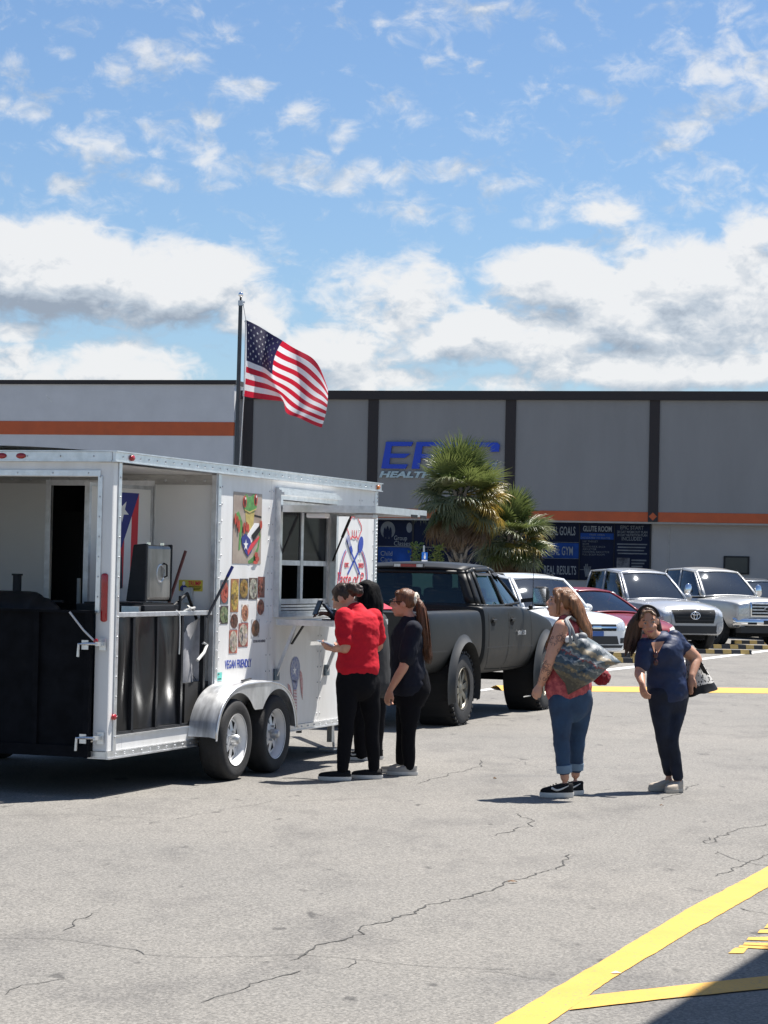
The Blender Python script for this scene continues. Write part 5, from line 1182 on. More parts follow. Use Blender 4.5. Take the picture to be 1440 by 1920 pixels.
# ------------------------------------------------------------------ dark matte pickup
def big_truck():
    rr=gr(866,1360); rf=gr(1021,1331); d=(rf-rr).normalized(); WB=(rf-rr).length
    left=Vector((-d.y,d.x,0)); HW=1.0; R=0.415
    org=rr+left*HW     # rear axle centre
    t=empty('matte_pickup',org,atan2(d.y,d.x))
    pm=mat('matte charcoal paint',(0.0145,0.0155,0.0155),0.46,0.0,0.25,4.0,0.03,6,spec=0.25)
    hw=1.0
    B=0.58    # sill height of the lifted body
    zr=1.30   # bed rail
    def s2(x,w,zb,zs,zt,**k): return sec(x,w,zb,zs,zt,**k)
    # bed
    bed=[s2(-1.20,.90,.66,1.27,1.28),s2(-1.17,.97,.62,1.295,1.30),s2(-1.05,.985,.60,1.30,1.305),s2(-.5,hw,.60,1.30,1.305,bulge=1.01),s2(0,hw,.60,1.30,1.305,bulge=1.015),s2(.5,hw,.60,1.30,1.305,bulge=1.01),s2(.80,.99,.60,1.30,1.305),s2(.83,.985,.60,1.30,1.305)]
    o=loft_body(bed)
    me=cut(o,[MB().box(-1.12,.78,-.80,.80,.78,1.6),arch_cut(0,.50,-1.4,-.62,R+.05),arch_cut(0,.50,.62,1.4,R+.05)])
    bedo=link('bed',me,pm,t,smooth=38); skb=Skin(me)
    # cab + hood
    cab=[s2(.87,.985,.56,1.34,1.36),s2(.90,.995,.54,1.345,1.37),s2(1.3,hw,.53,1.35,1.37),s2(2.2,hw,.53,1.34,1.36),s2(2.62,hw,.53,1.32,1.35),s2(2.85,hw,.54,1.30,1.36),s2(3.15,.995,.56,1.27,1.38,bulge=1.01),s2(3.57,.99,.58,1.22,1.38,bulge=1.02),s2(4.0,.965,.58,1.17,1.36,bulge=1.01),s2(4.30,.92,.56,1.10,1.28),s2(4.45,.84,.54,1.0,1.16),s2(4.50,.78,.56,.95,1.08)]
    o=loft_body(cab); me=cut(o,[arch_cut(WB,.50,-1.4,-.60,R+.05),arch_cut(WB,.50,.60,1.4,R+.05)])
    cabo=link('cab_body',me,pm,t,smooth=38); skc=Skin(me)
    gl=glass_mat('tinted pickup glass',(0.40,0.64,0.60),0.72,0.015)
    z=1.345
    st=[((2.86,.84,z+.02),(2.16,.68,1.765)),((1.92,.905,z-.01),(1.78,.72,1.805)),((1.12,.905,z-.01),(1.16,.71,1.79)),((.93,.86,z),(1.02,.68,1.755))]
    tops=pane_set(t,st,0.04,0.02,pm,gl,pillar=.07,rails=(.05,.10),roof_crown=.045,back_inset=(.07,.09))
    # dark interior
    interior(t,.95,3.0,.80,.70,.95,((1.25,.35),(1.25,-.35),(2.05,.42),(2.05,-.42)))
    MB().obox((2.62,0,1.22),(1,0,.1),(0,1,0),(0,0,1),.16,.78,.14).build('dashboard',mat('car interior',(0.035,0.035,0.037),0.8),t)
    mb=MB(); c=Vector((2.40,.42,1.32)); mb.tube([c+Vector((-.07*sin(a)*.5,.18*cos(a),.18*sin(a))) for a in [2*pi*k/20 for k in range(21)]],.014,6,cap=False); mb.build('steering_wheel',M_black,t,smooth=True)
    # flared arches
    M_fl=mat('dark flare plastic',(0.030,0.031,0.031),0.55,0,0.15,6)
    for sg in (-1,1):
        for ax in (0.0,WB):
            mb=MB(); n=26
            def A(i,j):
                a=radians(-22)+radians(224)*i; r0=.485+.085*j; 
                return (ax+cos(a)*r0*1.02, sg*(1.0+.065*(1-j)**1.5+.004), R+.05+sin(a)*r0*1.0)
            mb.grid(A,n,4); mb.grid(lambda i,j:(ax+cos(radians(-22)+radians(224)*i)*.485*1.02, sg*(1.069-.20*j), R+.05+sin(radians(-22)+radians(224)*i)*.485),n,2); f=mb.build('fender_flare',M_fl,t,smooth=True)
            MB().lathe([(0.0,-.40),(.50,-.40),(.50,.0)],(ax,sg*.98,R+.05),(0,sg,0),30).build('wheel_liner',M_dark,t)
            car_wheel(t,ax,sg*1.0,R,.24,.235,mat('dusty bronze wheel',(0.20,0.185,0.15),0.45,0.6,0.3,9),'alloy',sg,True,8)
        # shut lines, handles, mouldings
        skc.seam('shut_line',[(1.05,z-.02),(1.04,.75),(1.15,.60),(1.80,.585)],M_seam,t,sg,.014); skc.seam('shut_line',[(1.90,z-.02),(1.86,.585)],M_seam,t,sg,.014); skc.seam('shut_line',[(1.86,.585),(2.85,.585),(2.92,.80),(2.88,z-.04)],M_seam,t,sg,.014)
        skc.seam('body_crease',[(.90,.86),(2.0,.86),(3.0,.84)],mat('crease shadow',(0.030,0.030,0.030),0.6),t,sg,.012); skb.seam('body_crease',[(-1.15,.86),(-.60,.86)],mat('crease shadow',(0.030,0.030,0.030),0.6),t,sg,.012); skb.seam('body_crease',[(.58,.86),(.82,.86)],mat('crease shadow',(0.030,0.030,0.030),0.6),t,sg,.012)
        for x in (1.22,2.02):
            h=skc.hit((x,sg*4,1.16),(0,-sg,0))[0].y; H=empty('door_handle',(x,h,1.16)); H.parent=t
            MB().prism(ellipse(0,0,.085,.055,18),lambda a,b:(a,sg*.002,b),lambda a,b:(a,sg*.005,b)).build('handle_cup',M_dark,H); MB().obox((0,sg*.018,.012),(1,0,0),(0,1,0),(0,0,1),.075,.012,.018).build('handle_grip',pm,H,bevel=.008)
        # vent visors over the side windows
        for (a,b) in ((1.20,1.74),(1.88,2.30)):
            MB().grid(lambda i,j:(a+(b-a)*i+.02*j,sg*(.735+.06*(1-j)),1.705+.045*j-(.05*(i-.5)*2 if (a>1.5 and i>.5) else 0)),6,2).build('window_visor',M_black,t,smooth=True)
        # tow style mirror
        Mr=empty('door_mirror',(2.62,sg*.93,1.42)); Mr.parent=t
        MB().bar((0,0,-.02),(.02,sg*.16,0),.05,.05).build('mirror_arm',M_black,Mr); MB().obox((.0,sg*.26,.04),(1,0,0),(0,1,0),(0,0,1),.07,.10,.125).build('mirror_shell',M_black,Mr,bevel=.05)
        MB().box(-.079,-.076,sg*.26-.08,sg*.26+.08,-.06,.14).build('mirror_glass',M_chrome,Mr)
        # door dent and lower scrapes on the right
    text('lettering','DAKOTA' if False else 'RAM 1500',.075,M_dalu,t,(2.22,-1.012,.985),.002,0,.001,fit=.36)
    # tailgate, lamps, bumper
    skb.front('tailgate',[(-.76,.70),(.76,.70),(.76,1.27),(-.76,1.27)],pm,t,sg=-1,off=.018)
    for sg in (-1,1): skb.front('tail_lamp',[(sg*.80,.86),(sg*.95,.86),(sg*.95,1.22),(sg*.80,1.22)],M_red,t,sg=-1,off=.012)
    MB().box(-1.36,-1.20,-.92,.92,.58,.72).build('rear_bumper',M_trimb,t,bevel=.03); MB().box(-1.42,-1.34,-.10,.10,.50,.58).build('hitch',M_bsteel,t); MB().box(-1.365,-1.361,-.15,.15,.60,.70).build('licence_plate',M_wp,t)
    MB().obox((.985,0,1.81),(1,0,0),(0,1,0),(0,0,1),.025,.19,.022).build('brake_lamp_housing',M_fl,t); 
    for a,b,m in ((-.18,-.10,M_lens),(-.10,.10,M_red),(.10,.18,M_lens)): MB().box(.950,.959,a,b,1.793,1.827).build('brake_lamp',m,t)
    # front end
    skc.front('grille',[(-.55,.80),(.55,.80),(.55,1.02),(-.55,1.02)],M_black,t); MB().box(4.42,4.62,-.92,.92,.55,.76).build('front_bumper',M_trimb,t,bevel=.04)
    for sg in (-1,1): skc.front('headlamp',[(sg*.60,.84),(sg*.80,.84),(sg*.80,1.02),(sg*.60,1.02)],M_lens,t)
    # chassis
    for y in (-.45,.45): MB().bar((-1.2,y,.62),(4.3,y,.56),.09,.14).build('chassis_rail',M_bsteel,t)
    for ax in (0,WB): MB().cyl((ax,-.8,R),(ax,.8,R),.05).build('axle',M_bsteel,t)
    MB().ell((0,0,R),.14,.17,.15).build('differential',M_bsteel,t,smooth=True)
    MB().cyl((-.2,.3,.60),(-1.2,.55,.58),.035).build('exhaust',M_dalu,t); MB().box(.5,2.6,-.3,.3,.40,.56).build('transmission',M_bsteel,t)
    MB().tube([(2.95,-.96,1.30),(2.95,-.99,1.36),(2.93,-1.0,2.0)],.004,5).build('aerial',M_black,t)
    for sg in (1,): MB().ell((2.95,-.965,1.32),.03,.03,.03).build('aerial_base',M_black,t)
    tag(t,'lifted matte charcoal crew-cab pickup with chunky tyres in front of the trailer','pickup')
    # red canvas load in the bed
    c=empty('cooler_box',t.matrix_world @ Vector((0,0,0))); c.location=org; c.rotation_euler=t.rotation_euler
    MB().box(-.75,-.10,-.15,.60,.785,1.30).build('box_body',mat('red cooler plastic',(0.45,0.02,0.045),0.45),c,bevel=.03); MB().prism([(-.2,1.302),(.62,1.302),(.30,1.395),(0,1.395)],lambda y,zz:(-.77,y,zz),lambda y,zz:(-.08,y,zz)).build('box_lid',mat('red cooler plastic',(0.45,0.02,0.045),0.45),c,bevel=.02)
    tag(c,'red box lid showing above the tailgate of the dark pickup','cooler')
    return t
BT=big_truck()
# ------------------------------------------------------------------ people
def fuse(name,mb,m,parent,voxel=0.010,smooth=5,disp=None,seed=0):
    me=mb.mesh('tmp'); o=bpy.data.objects.new('tmp',me); col.objects.link(o)
    r=o.modifiers.new('r','REMESH'); r.mode='VOXEL'; r.voxel_size=voxel; r.adaptivity=0.0
    if smooth: s=o.modifiers.new('s','SMOOTH'); s.factor=0.5; s.iterations=smooth
    out=evaluated(o); bpy.data.objects.remove(o); bpy.data.meshes.remove(me)
    if disp:
        amp,fr,st=disp; vs=out.vertices; nr=[v.normal.copy() for v in vs]
        for i,v in enumerate(vs):
            p=Vector((v.co.x*st[0],v.co.y*st[1],v.co.z*st[2]))*fr+Vector((seed*3.1,seed,0))
            v.co += nr[i]*(amp*(mnoise.noise(p)+0.5*abs(mnoise.noise(p*2.3+Vector((5,1,2))))-0.25))
    out.name=name; out.materials.clear()
    return link(name,out,m,parent,smooth=True)
def skinm(name,c): 
    if name in MATS: return MATS[name]
    m=mat(name,c,0.5,0,0.10,14,0.02,60); b=m.node_tree.nodes['Principled BSDF']; b.inputs['Subsurface Weight'].default_value=0.12; b.inputs['Subsurface Radius'].default_value=(0.02,0.008,0.004); return m
def hairm(name,c): return mat(name,c,0.42,0,0.55,9,0.35,16,stretch=(7,7,0.55),spec=0.4)
def clothm(name,c,var=0.12,rough=0.85): return mat(name,c,rough,0,var,7,0.12,160,spec=0.2)
class Figure:
    def __init__(s,name,label,Y,foot):
        s.Y=Y; g=gr(*foot); s.o=Vector((g.x,g.y,0)); s.root=empty(name,s.o); tag(s.root,label,'person')
        s.body=MB()
    def p(s,u,v,dy=0.0): return at(u,v,s.Y+dy)-s.o
    def head(s,c,f,u,hs=1.0):
        f=Vector(f).normalized(); u=Vector(u); u=(u-f*u.dot(f)).normalized(); r=f.cross(u)
        s.hc,s.hf,s.hu,s.hr,s.hs=Vector(c),f,u,r,hs; b=s.body; k=hs
        P=lambda a,bb,cc: s.hc+r*(a*k)+f*(bb*k)+u*(cc*k)
        E=lambda a,bb,cc,x,y,z: b.ell(P(a,bb,cc),x*k,y*k,z*k,r,f,u,18,12)
        E(0,-.012,.022,.077,.098,.102); E(0,.030,-.040,.058,.066,.080); E(0,.060,-.098,.026,.026,.022); E(0,.020,-.075,.050,.055,.040)
        b.limb([P(0,.090,.022),P(0,.104,-.004),P(0,.115,-.026)],[.009*k,.011*k,.014*k],n=10); 
        for sg in (-1,1):
            E(sg*.078,-.005,-.010,.010,.022,.033); E(sg*.013,.104,-.028,.011,.012,.009); E(sg*.040,.068,-.035,.022,.020,.020); E(sg*.034,.078,.028,.024,.012,.009)
        E(0,.092,-.060,.024,.012,.009); E(0,.090,-.072,.020,.012,.008)
    def face(s,m_lip,m_brow,smile=False):
        k=s.hs; r,f,u=s.hr,s.hf,s.hu
        P=lambda a,bb,cc: s.hc+r*(a*k)+f*(bb*k)+u*(cc*k)
        for sg in (-1,1):
            e=MB().ell(P(sg*.033,.083,.008),.014*k,.009*k,.0075*k,r,f,u,10,8).build('eye',mat('eye white',(0.34,0.30,0.27),0.5),s.root,smooth=True)
            MB().ell(P(sg*.033,.090,.008),.0050*k,.004*k,.0050*k,r,f,u,8,6).build('iris',mat('dark iris',(0.03,0.02,0.015),0.2),e,smooth=True)
            MB().limb([P(sg*.016,.098,.030),P(sg*.035,.094,.037),P(sg*.052,.078,.030)],[.0025*k,.003*k,.002*k],n=6).build('eyebrow',m_brow,s.root,smooth=True)
        MB().limb([P(-.025,.092,-.060 if smile else -.064),P(0,.103,-.066),P(.025,.092,-.060 if smile else -.064)],[(.004*k,.003*k),(.008*k,.006*k),(.004*k,.003*k)],n=8).build('lips',m_lip,s.root,smooth=True)
        if smile: MB().limb([P(-.016,.099,-.063),P(0,.105,-.066),P(.016,.099,-.063)],[.003*k,.0035*k,.003*k],n=6).build('teeth',mat('teeth',(0.7,0.68,0.62),0.3),s.root,smooth=True)
    def hand(s,w,d,pn,curl=0.5,thumb=1,k=1.0):
        """wrist point, finger direction, palm normal; fingers bend towards the palm normal"""
        d=Vector(d).normalized(); pn=Vector(pn); pn=(pn-d*pn.dot(d)).normalized(); sd=d.cross(pn); b=s.body; w=Vector(w)
        b.limb([w-d*.02,w+d*.03,w+d*.075*k],[(.026*k,.020*k),(.036*k,.018*k),(.038*k,.015*k)],n=12,side=sd)
        for i,(o,l) in enumerate(((-.029,.068),(-.010,.078),(.010,.074),(.028,.058))):
            q=w+d*.078*k+sd*o*k; c1=curl*0.8; c2=curl*1.7
            d1=(d*cos(c1)+pn*sin(c1)); d2=(d*cos(c2)+pn*sin(c2)); d3=(d*cos(c2*1.35)+pn*sin(c2*1.35))
            b.limb([q-d*.01,q+d1*l*.48*k,q+d1*l*.48*k+d2*l*.32*k,q+d1*l*.48*k+d2*l*.32*k+d3*l*.22*k],[.0095*k,.009*k,.0082*k,.007*k],n=8,sub=2)
        t0=w+d*.018*k-sd*.026*k*thumb; t1=t0+d*.035*k-sd*.022*k*thumb+pn*.012*k; t2=t1+d*.035*k+pn*.015*k-sd*.002*thumb
        b.limb([t0,t1,t2],[.013*k,.0115*k,.009*k],n=8,sub=2)
    def arm(s,sh,el,wr,k=1.0,r=(.056,.050,.042,.040,.027)):
        sh,el,wr=Vector(sh),Vector(el),Vector(wr)
        s.body.limb([sh,sh.lerp(el,.5),el,el.lerp(wr,.3),wr],[x*k for x in r],n=14)
    def leg(s,hp,kn,an,k=1.0,r=(.070,.058,.041,.040,.033)):
        hp,kn,an=Vector(hp),Vector(kn),Vector(an)
        s.body.limb([hp,hp.lerp(kn,.5),kn,kn.lerp(an,.35),an],[x*k for x in r],n=14)
    def foot(s,an,toe,k=1.0):
        an=Vector(an); t=Vector((toe[0],toe[1],0)).normalized(); g=Vector((an.x,an.y,0))
        s.body.limb([Vector((an.x,an.y,.09)),g+t*.0+Vector((0,0,.055)),g+t*.07+Vector((0,0,.045)),g+t*.11+Vector((0,0,.042))],[.032*k,.028*k,.022*k,.016*k],n=10)
    def torso(s,pel,bel,che,nek,side,w=(.165,.145,.165,.06),d=(.125,.115,.115,.06)):
        s.tpts=[Vector(pel),Vector(bel),Vector(che),Vector(nek)]; s.tside=Vector(side)
        s.body.limb(s.tpts,[(w[i]*(.84 if i<3 else 1),d[i]*(.80 if i<3 else 1)) for i in range(4)],n=20,side=side)
    def shoe(s,an,toe,m_up,m_sole,length=0.27,wid=.092,h=.085,sole=.028,lace=None,open_heel=False,swoosh=None):
        t=Vector((toe[0],toe[1],0)).normalized(); q=Vector((t.y,-t.x,0)); c=Vector((an[0],an[1],0))+t*(length*.5-.075)
        S=empty('shoe',c); S.parent=s.root
        def ol(a,grow=0.0):
            x=cos(a)*(length/2+grow); wd=(wid/2+grow)*(1.06 if x>0 else .86)*(1-.20*max(0,x/(length/2))**4); return t*x+q*(sin(a)*wd)
        n=22; mb=MB(); vs=[];fs=[]
        for z,g in ((0.0,-.003),(sole*.5,.003),(sole,.002),(sole,-.012)): vs+=[ol(2*pi*k/n,g)+Vector((0,0,z+0.002)) for k in range(n)]
        for j in range(3): fs+=[(j*n+k,j*n+(k+1)%n,(j+1)*n+(k+1)%n,(j+1)*n+k) for k in range(n)]
        fs+=[tuple(range(n-1,-1,-1)),tuple(range(3*n,4*n))]; mb.add(vs,fs).build('sole',m_sole,S,smooth=40)
        mb=MB(); rings=[]
        for z,sc,sh in ((sole+.0025,.985,0),(sole+.02,.97,0),(sole+.045,.90,-.008),(h,.68,-.040),(h+.012,.52,-.052)):
            rings.append([ol(2*pi*k/n)*sc*(1.0)+t*sh+Vector((0,0,z-(.022*max(0,cos(2*pi*k/n))*(z-sole)/h if z>sole+.03 else 0))) for k in range(n)])
        vs=[x for r_ in rings for x in r_]; fs=[(j*n+k,j*n+(k+1)%n,(j+1)*n+(k+1)%n,(j+1)*n+k) for j in range(4) for k in range(n)]+[tuple(range(4*n,5*n))]
        mb.add(vs,fs).build('upper',m_up,S,smooth=True)
        if lace:
            for k in range(4): MB().limb([t*(.005+.022*k)-q*.022+Vector((0,0,h+.004-.010*k)),t*(.008+.022*k)+Vector((0,0,h+.012-.010*k)),t*(.005+.022*k)+q*.022+Vector((0,0,h+.004-.010*k))],[.003]*3,n=6).build('lace',lace,S)
        if swoosh:
            for sg in (-1,1):
                P=[(.055,.010),(.02,-.006),(-.02,.0),(-.085,.026)]
                mb=MB(); L=[]
                for (x,z) in P:
                    a=math.acos(max(-1,min(1,x/(length/2)))); L.append(ol(sg*a)*0.93+Vector((0,0,sole+.030+z))+q*(-sg*.0)+ (q*sg*(-1)*0.004 if False else Vector((0,0,0))))
                out=[l+ (ol(sg*math.acos(max(-1,min(1,P[i][0]/(length/2))))).normalized()*0.006) for i,l in enumerate(L)]
                mb.limb(out,[(.003,.010),(.003,.009),(.003,.007),(.002,.003)],n=6,side=q).build('side_stripe',swoosh,S,smooth=True)
        return S
    def finish(s,m_skin,voxel=.0085):
        return fuse('body',s.body,m_skin,s.root,voxel,4)
    def cloth(s,name,mb,m,voxel=.011,disp=(.007,9,(1,1,.55)),seed=1,smooth=5): return fuse(name,mb,m,s.root,voxel,smooth,disp,seed)
def strands(F,paths,n,m,seed,jit=.022,r=.0022):
    rn=random.Random(seed); mb=MB()
    for k in range(n):
        P=rn.choice(paths); o=Vector((rn.uniform(-1,1),rn.uniform(-1,1),rn.uniform(-.4,.4)))*jit; q=[]
        for i,x in enumerate(P): q.append(Vector(x)+o*(.6+.5*i/len(P))+Vector((rn.uniform(-1,1),rn.uniform(-1,1),0))*jit*.35*i/len(P))
        q[-1]=q[-1]+Vector((rn.uniform(-1,1)*.02,rn.uniform(-1,1)*.02,-rn.uniform(0,.05)))
        sm=[]
        for i in range(len(q)-1):
            p0,p1,p2,p3=q[max(i-1,0)],q[i],q[i+1],q[min(i+2,len(q)-1)]
            for t in (0,.33,.66): sm.append(0.5*((2*p1)+(p2-p0)*t+(2*p0-5*p1+4*p2-p3)*t*t+(3*p1-p0-3*p2+p3)*t**3))
        sm.append(q[-1]); mb.tube(sm,[r]*(len(sm)-1)+[r*.3],4)
    o=mb.build('hair_strands',m,F.root,smooth=True); o['kind']='stuff'
BLK=mat('black cloth',(0.007,0.007,0.009),0.9,0,0.15,7,0.12,160,spec=0.1); SOLEW=mat('white rubber sole',(0.62,0.60,0.56),0.6,0,0.1,12); BLKSHOE=clothm('black canvas',(0.010,0.010,0.011))
SK1=skinm('fair skin',(0.52,0.27,0.18)); SK2=skinm('tanned skin',(0.46,0.24,0.155)); SK3=skinm('brown skin',(0.20,0.095,0.055))

# 1 red polo, back turned, looking down at a phone
def red_polo():
    F=Figure('person','person in red polo shirt and black trousers looking down at a phone by the hatch',19.52,(662,1461)); p=F.p
    side=Vector((.72,.69,0))
    F.torso(p(672,1262),p(672,1222),p(673,1172),p(664,1140,.02),side,(.180,.165,.175,.06),(.13,.12,.125,.06))
    hd=p(644,1122,.05); F.head(hd,(-.80,.38,-.50),(-.42,.25,.88),0.98)
    F.body.limb([p(664,1146,.02),p(655,1134,.03),hd+Vector((.02,0,-.03))],[.058,.052,.050],n=12)
    shL=p(645,1160,-.10); elL=p(648,1214,-.16); wrL=p(626,1217,.0); shR=p(700,1162,.14); elR=p(709,1212,.22); wrR=p(655,1216,.36)
    F.arm(shL,elL,wrL,1.02); F.arm(shR,elR,wrR,1.02)
    F.hand(wrL,(-1,.45,.10),(0.1,.4,.9),.75,1); F.hand(wrR,(-1,.1,.0),(0,-.3,1),.6,-1)
    hl,kl,al=p(652,1278,-.06),p(649,1362,-.09),p(642,1440,-.10); hr_,kr,ar=p(691,1278,.07),p(697,1362,.10),p(701,1438,.12)
    F.leg(hl,kl,al,1.0); F.leg(hr_,kr,ar,1.0); F.foot(al,(-1,-.1)); F.foot(ar,(-.95,.25)); F.finish(SK1)
    mb=MB(); mb.limb([p(671,1250),p(671,1222),p(674,1172),p(666,1146,.02)],[(.205,.160),(.190,.145),(.192,.140),(.085,.085)],n=24,side=side)
    for sh,el,k in ((shL,elL,.70),(shR,elR,.66)): mb.limb([sh+Vector((0,0,.02)),sh.lerp(el,.35),sh.lerp(el,k)],[.080,.082,.080],n=14)
    mb.limb([shL.lerp(p(672,1165),.2),p(672,1160,.03),shR.lerp(p(672,1165),.2)],[.075,.095,.075],n=14)
    F.cloth('polo_shirt',mb,clothm('red polo cotton',(0.50,0.012,0.025),.10),.009,(.0085,9,(.9,.9,1.9)),3)
    MB().limb([p(655,1146,-.05),p(668,1141,-.02),p(678,1147,.06)],[(.012,.022)]*3,n=8).build('collar',clothm('red polo cotton',(0.50,0.012,0.025),.10),F.root,smooth=True)
    mb=MB(); mb.limb([p(671,1248),p(671,1262),p(671,1284)],[(.172,.135),(.195,.148),(.178,.142)],n=22,side=side); mb.limb([hl,hl.lerp(kl,.5),kl,kl.lerp(al,.5),al+Vector((0,0,.0))],[.104,.088,.066,.060,.050],n=16); mb.limb([hr_,hr_.lerp(kr,.5),kr,kr.lerp(ar,.5),ar],[.104,.088,.066,.060,.050],n=16)
    F.cloth('trousers',mb,BLK,.011,(.008,8,(1,1,.7)),5)
    F.shoe(al,(-1,-.08),BLKSHOE,SOLEW,.275,.098,.075,.032); F.shoe(ar,(-.97,-.10),BLKSHOE,SOLEW,.265,.098,.075,.032)
    hm=hairm('dark brown hair',(0.032,0.017,0.010)); mb=MB(); c,f,u,r=F.hc,F.hf,F.hu,F.hr
    mb.ell(c-f*.016+u*.032,.084,.098,.100,r,f,u,18,12); mb.ell(c+f*.030+u*.078,.056,.040,.030,r,f,u,14,10); mb.limb([c+u*.06-f*.06,c+u*.03-f*.11,c-f*.125+u*.0],[.05,.055,.04],n=12)
    for k in range(7): a=k*.9; mb.ell(c-f*(.130+.026*cos(a))+u*(.038*sin(a)+.012)+r*.042*cos(a*1.3),.031,.031,.028)
    F.cloth('hair',mb,hm,.008,(.007,26,(1,1,.6)),2,2)
    ph=F.root; ob=wrL+Vector((-.065,.03,.045))+F.o
    t=empty('phone',ob); MB().obox((0,0,0),(-.9,.3,.28),(.3,.9,0),(-.25,-.1,.95),.072,.036,.005).build('phone_case',mat('pale phone case',(0.5,0.56,0.6),0.3),t,bevel=.003); MB().obox((-.0015,-.0006,.0058),(-.9,.3,.28),(.3,.9,0),(-.25,-.1,.95),.068,.033,.0005).build('screen',mat('phone screen',(0.12,0.16,0.2),0.1),t)
    tag(t,'pale phone held by the person in the red polo','phone')
red_polo()
# 2 long black hair, dark hoodie, leaning on the shelf
def black_hair():
    F=Figure('person','person with long black hair in dark grey top leaning on the serving shelf',21.55,(690,1424)); p=F.p
    side=Vector((.80,.60,0))
    F.torso(p(696,1268),p(695,1225),p(690,1172),p(686,1142),side,(.17,.15,.17,.06)); hd=p(685,1118); F.head(hd,(-.85,.45,-.15),(-.1,.05,1),1.0)
    F.body.limb([p(688,1150),p(686,1135),hd],[.058,.052,.05],n=12)
    shL=p(668,1163,-.14); elL=Vector((-.26,20.93,1.32))-F.o; wrL=Vector((-.47,20.86,1.345))-F.o; shR=p(712,1165,.12); elR=p(716,1225,.15); wrR=p(700,1262,.0)
    F.arm(shL,elL,wrL); F.arm(shR,elR,wrR); F.hand(wrL,(-1,-.2,.12),(.1,0,-1),.5,1); F.hand(wrR,(-.3,0,-1),(-1,0,0),.4,1)
    hl,kl,al=p(680,1285,-.03),p(677,1355,-.03),p(677,1412,-.02); hr_,kr,ar=p(708,1285,.06),p(706,1355,.10),p(704,1410,.14)
    F.leg(hl,kl,al); F.leg(hr_,kr,ar); F.foot(al,(-1,.1)); F.foot(ar,(-1,.3)); F.finish(SK3)
    g=clothm('charcoal jersey',(0.045,0.045,0.046),.15)
    mb=MB(); mb.limb([p(699,1282),p(697,1225),p(691,1172),p(687,1150)],[(.205,.165),(.180,.145),(.190,.135),(.08,.08)],n=22,side=side)
    for sh,el,wr in ((shL,elL,wrL),(shR,elR,wrR)): mb.limb([sh,sh.lerp(el,.5),el,el.lerp(wr,.4),el.lerp(wr,.85)],[.078,.070,.060,.055,.044],n=14)
    F.cloth('long_top',mb,g,.011,(.010,7,(1,1,.5)),8)
    mb=MB(); mb.limb([p(697,1262),p(697,1290)],[(.18,.14),(.17,.14)],n=20,side=side)
    for a,b,c in ((hl,kl,al),(hr_,kr,ar)): mb.limb([a,a.lerp(b,.5),b,b.lerp(c,.5),c],[.104,.092,.076,.070,.066],n=16)
    F.cloth('trousers',mb,BLK,.012,(.008,8,(1,1,.7)),5)
    F.shoe(al,(-1,.05),BLKSHOE,SOLEW,.26,.095,.085,.030,lace=SOLEW,swoosh=SOLEW); F.shoe(ar,(-1,.2),BLKSHOE,SOLEW,.26,.095,.085,.030,lace=SOLEW,swoosh=SOLEW)
    mb=MB(); c=F.hc; mb.ell(c+Vector((.012,-.02,.038)),.118,.118,.115); mb.limb([c+Vector((.03,-.03,.05)),c+Vector((.05,-.05,-.08)),c+Vector((.06,-.06,-.26)),c+Vector((.07,-.06,-.40))],[(.12,.10),(.135,.10),(.115,.08),(.06,.05)],n=18,side=side)
    F.cloth('hair',mb,mat('black hair',(0.005,0.005,0.006),0.75,0,0.3,9,0.3,16,stretch=(7,7,0.55),spec=0.12),.011,(.010,16,(1.4,1.4,.35)),4,3)
    t=empty('phone',F.o+wrL+Vector((-.10,-.02,.055))); MB().obox((0,0,0),(.35,.1,.9),(.6,-.8,0),(.9,.1,-.35),.070,.034,.005).build('phone_case',M_black,t,bevel=.003); MB().obox((-.0052,0,.002),(.35,.1,.9),(.6,-.8,0),(.9,.1,-.35),.064,.031,.0006).build('screen',mat('phone screen blue',(0.16,0.22,0.28),0.1),t)
    tag(t,'dark phone held over the serving shelf by the black-haired person','phone')
black_hair()
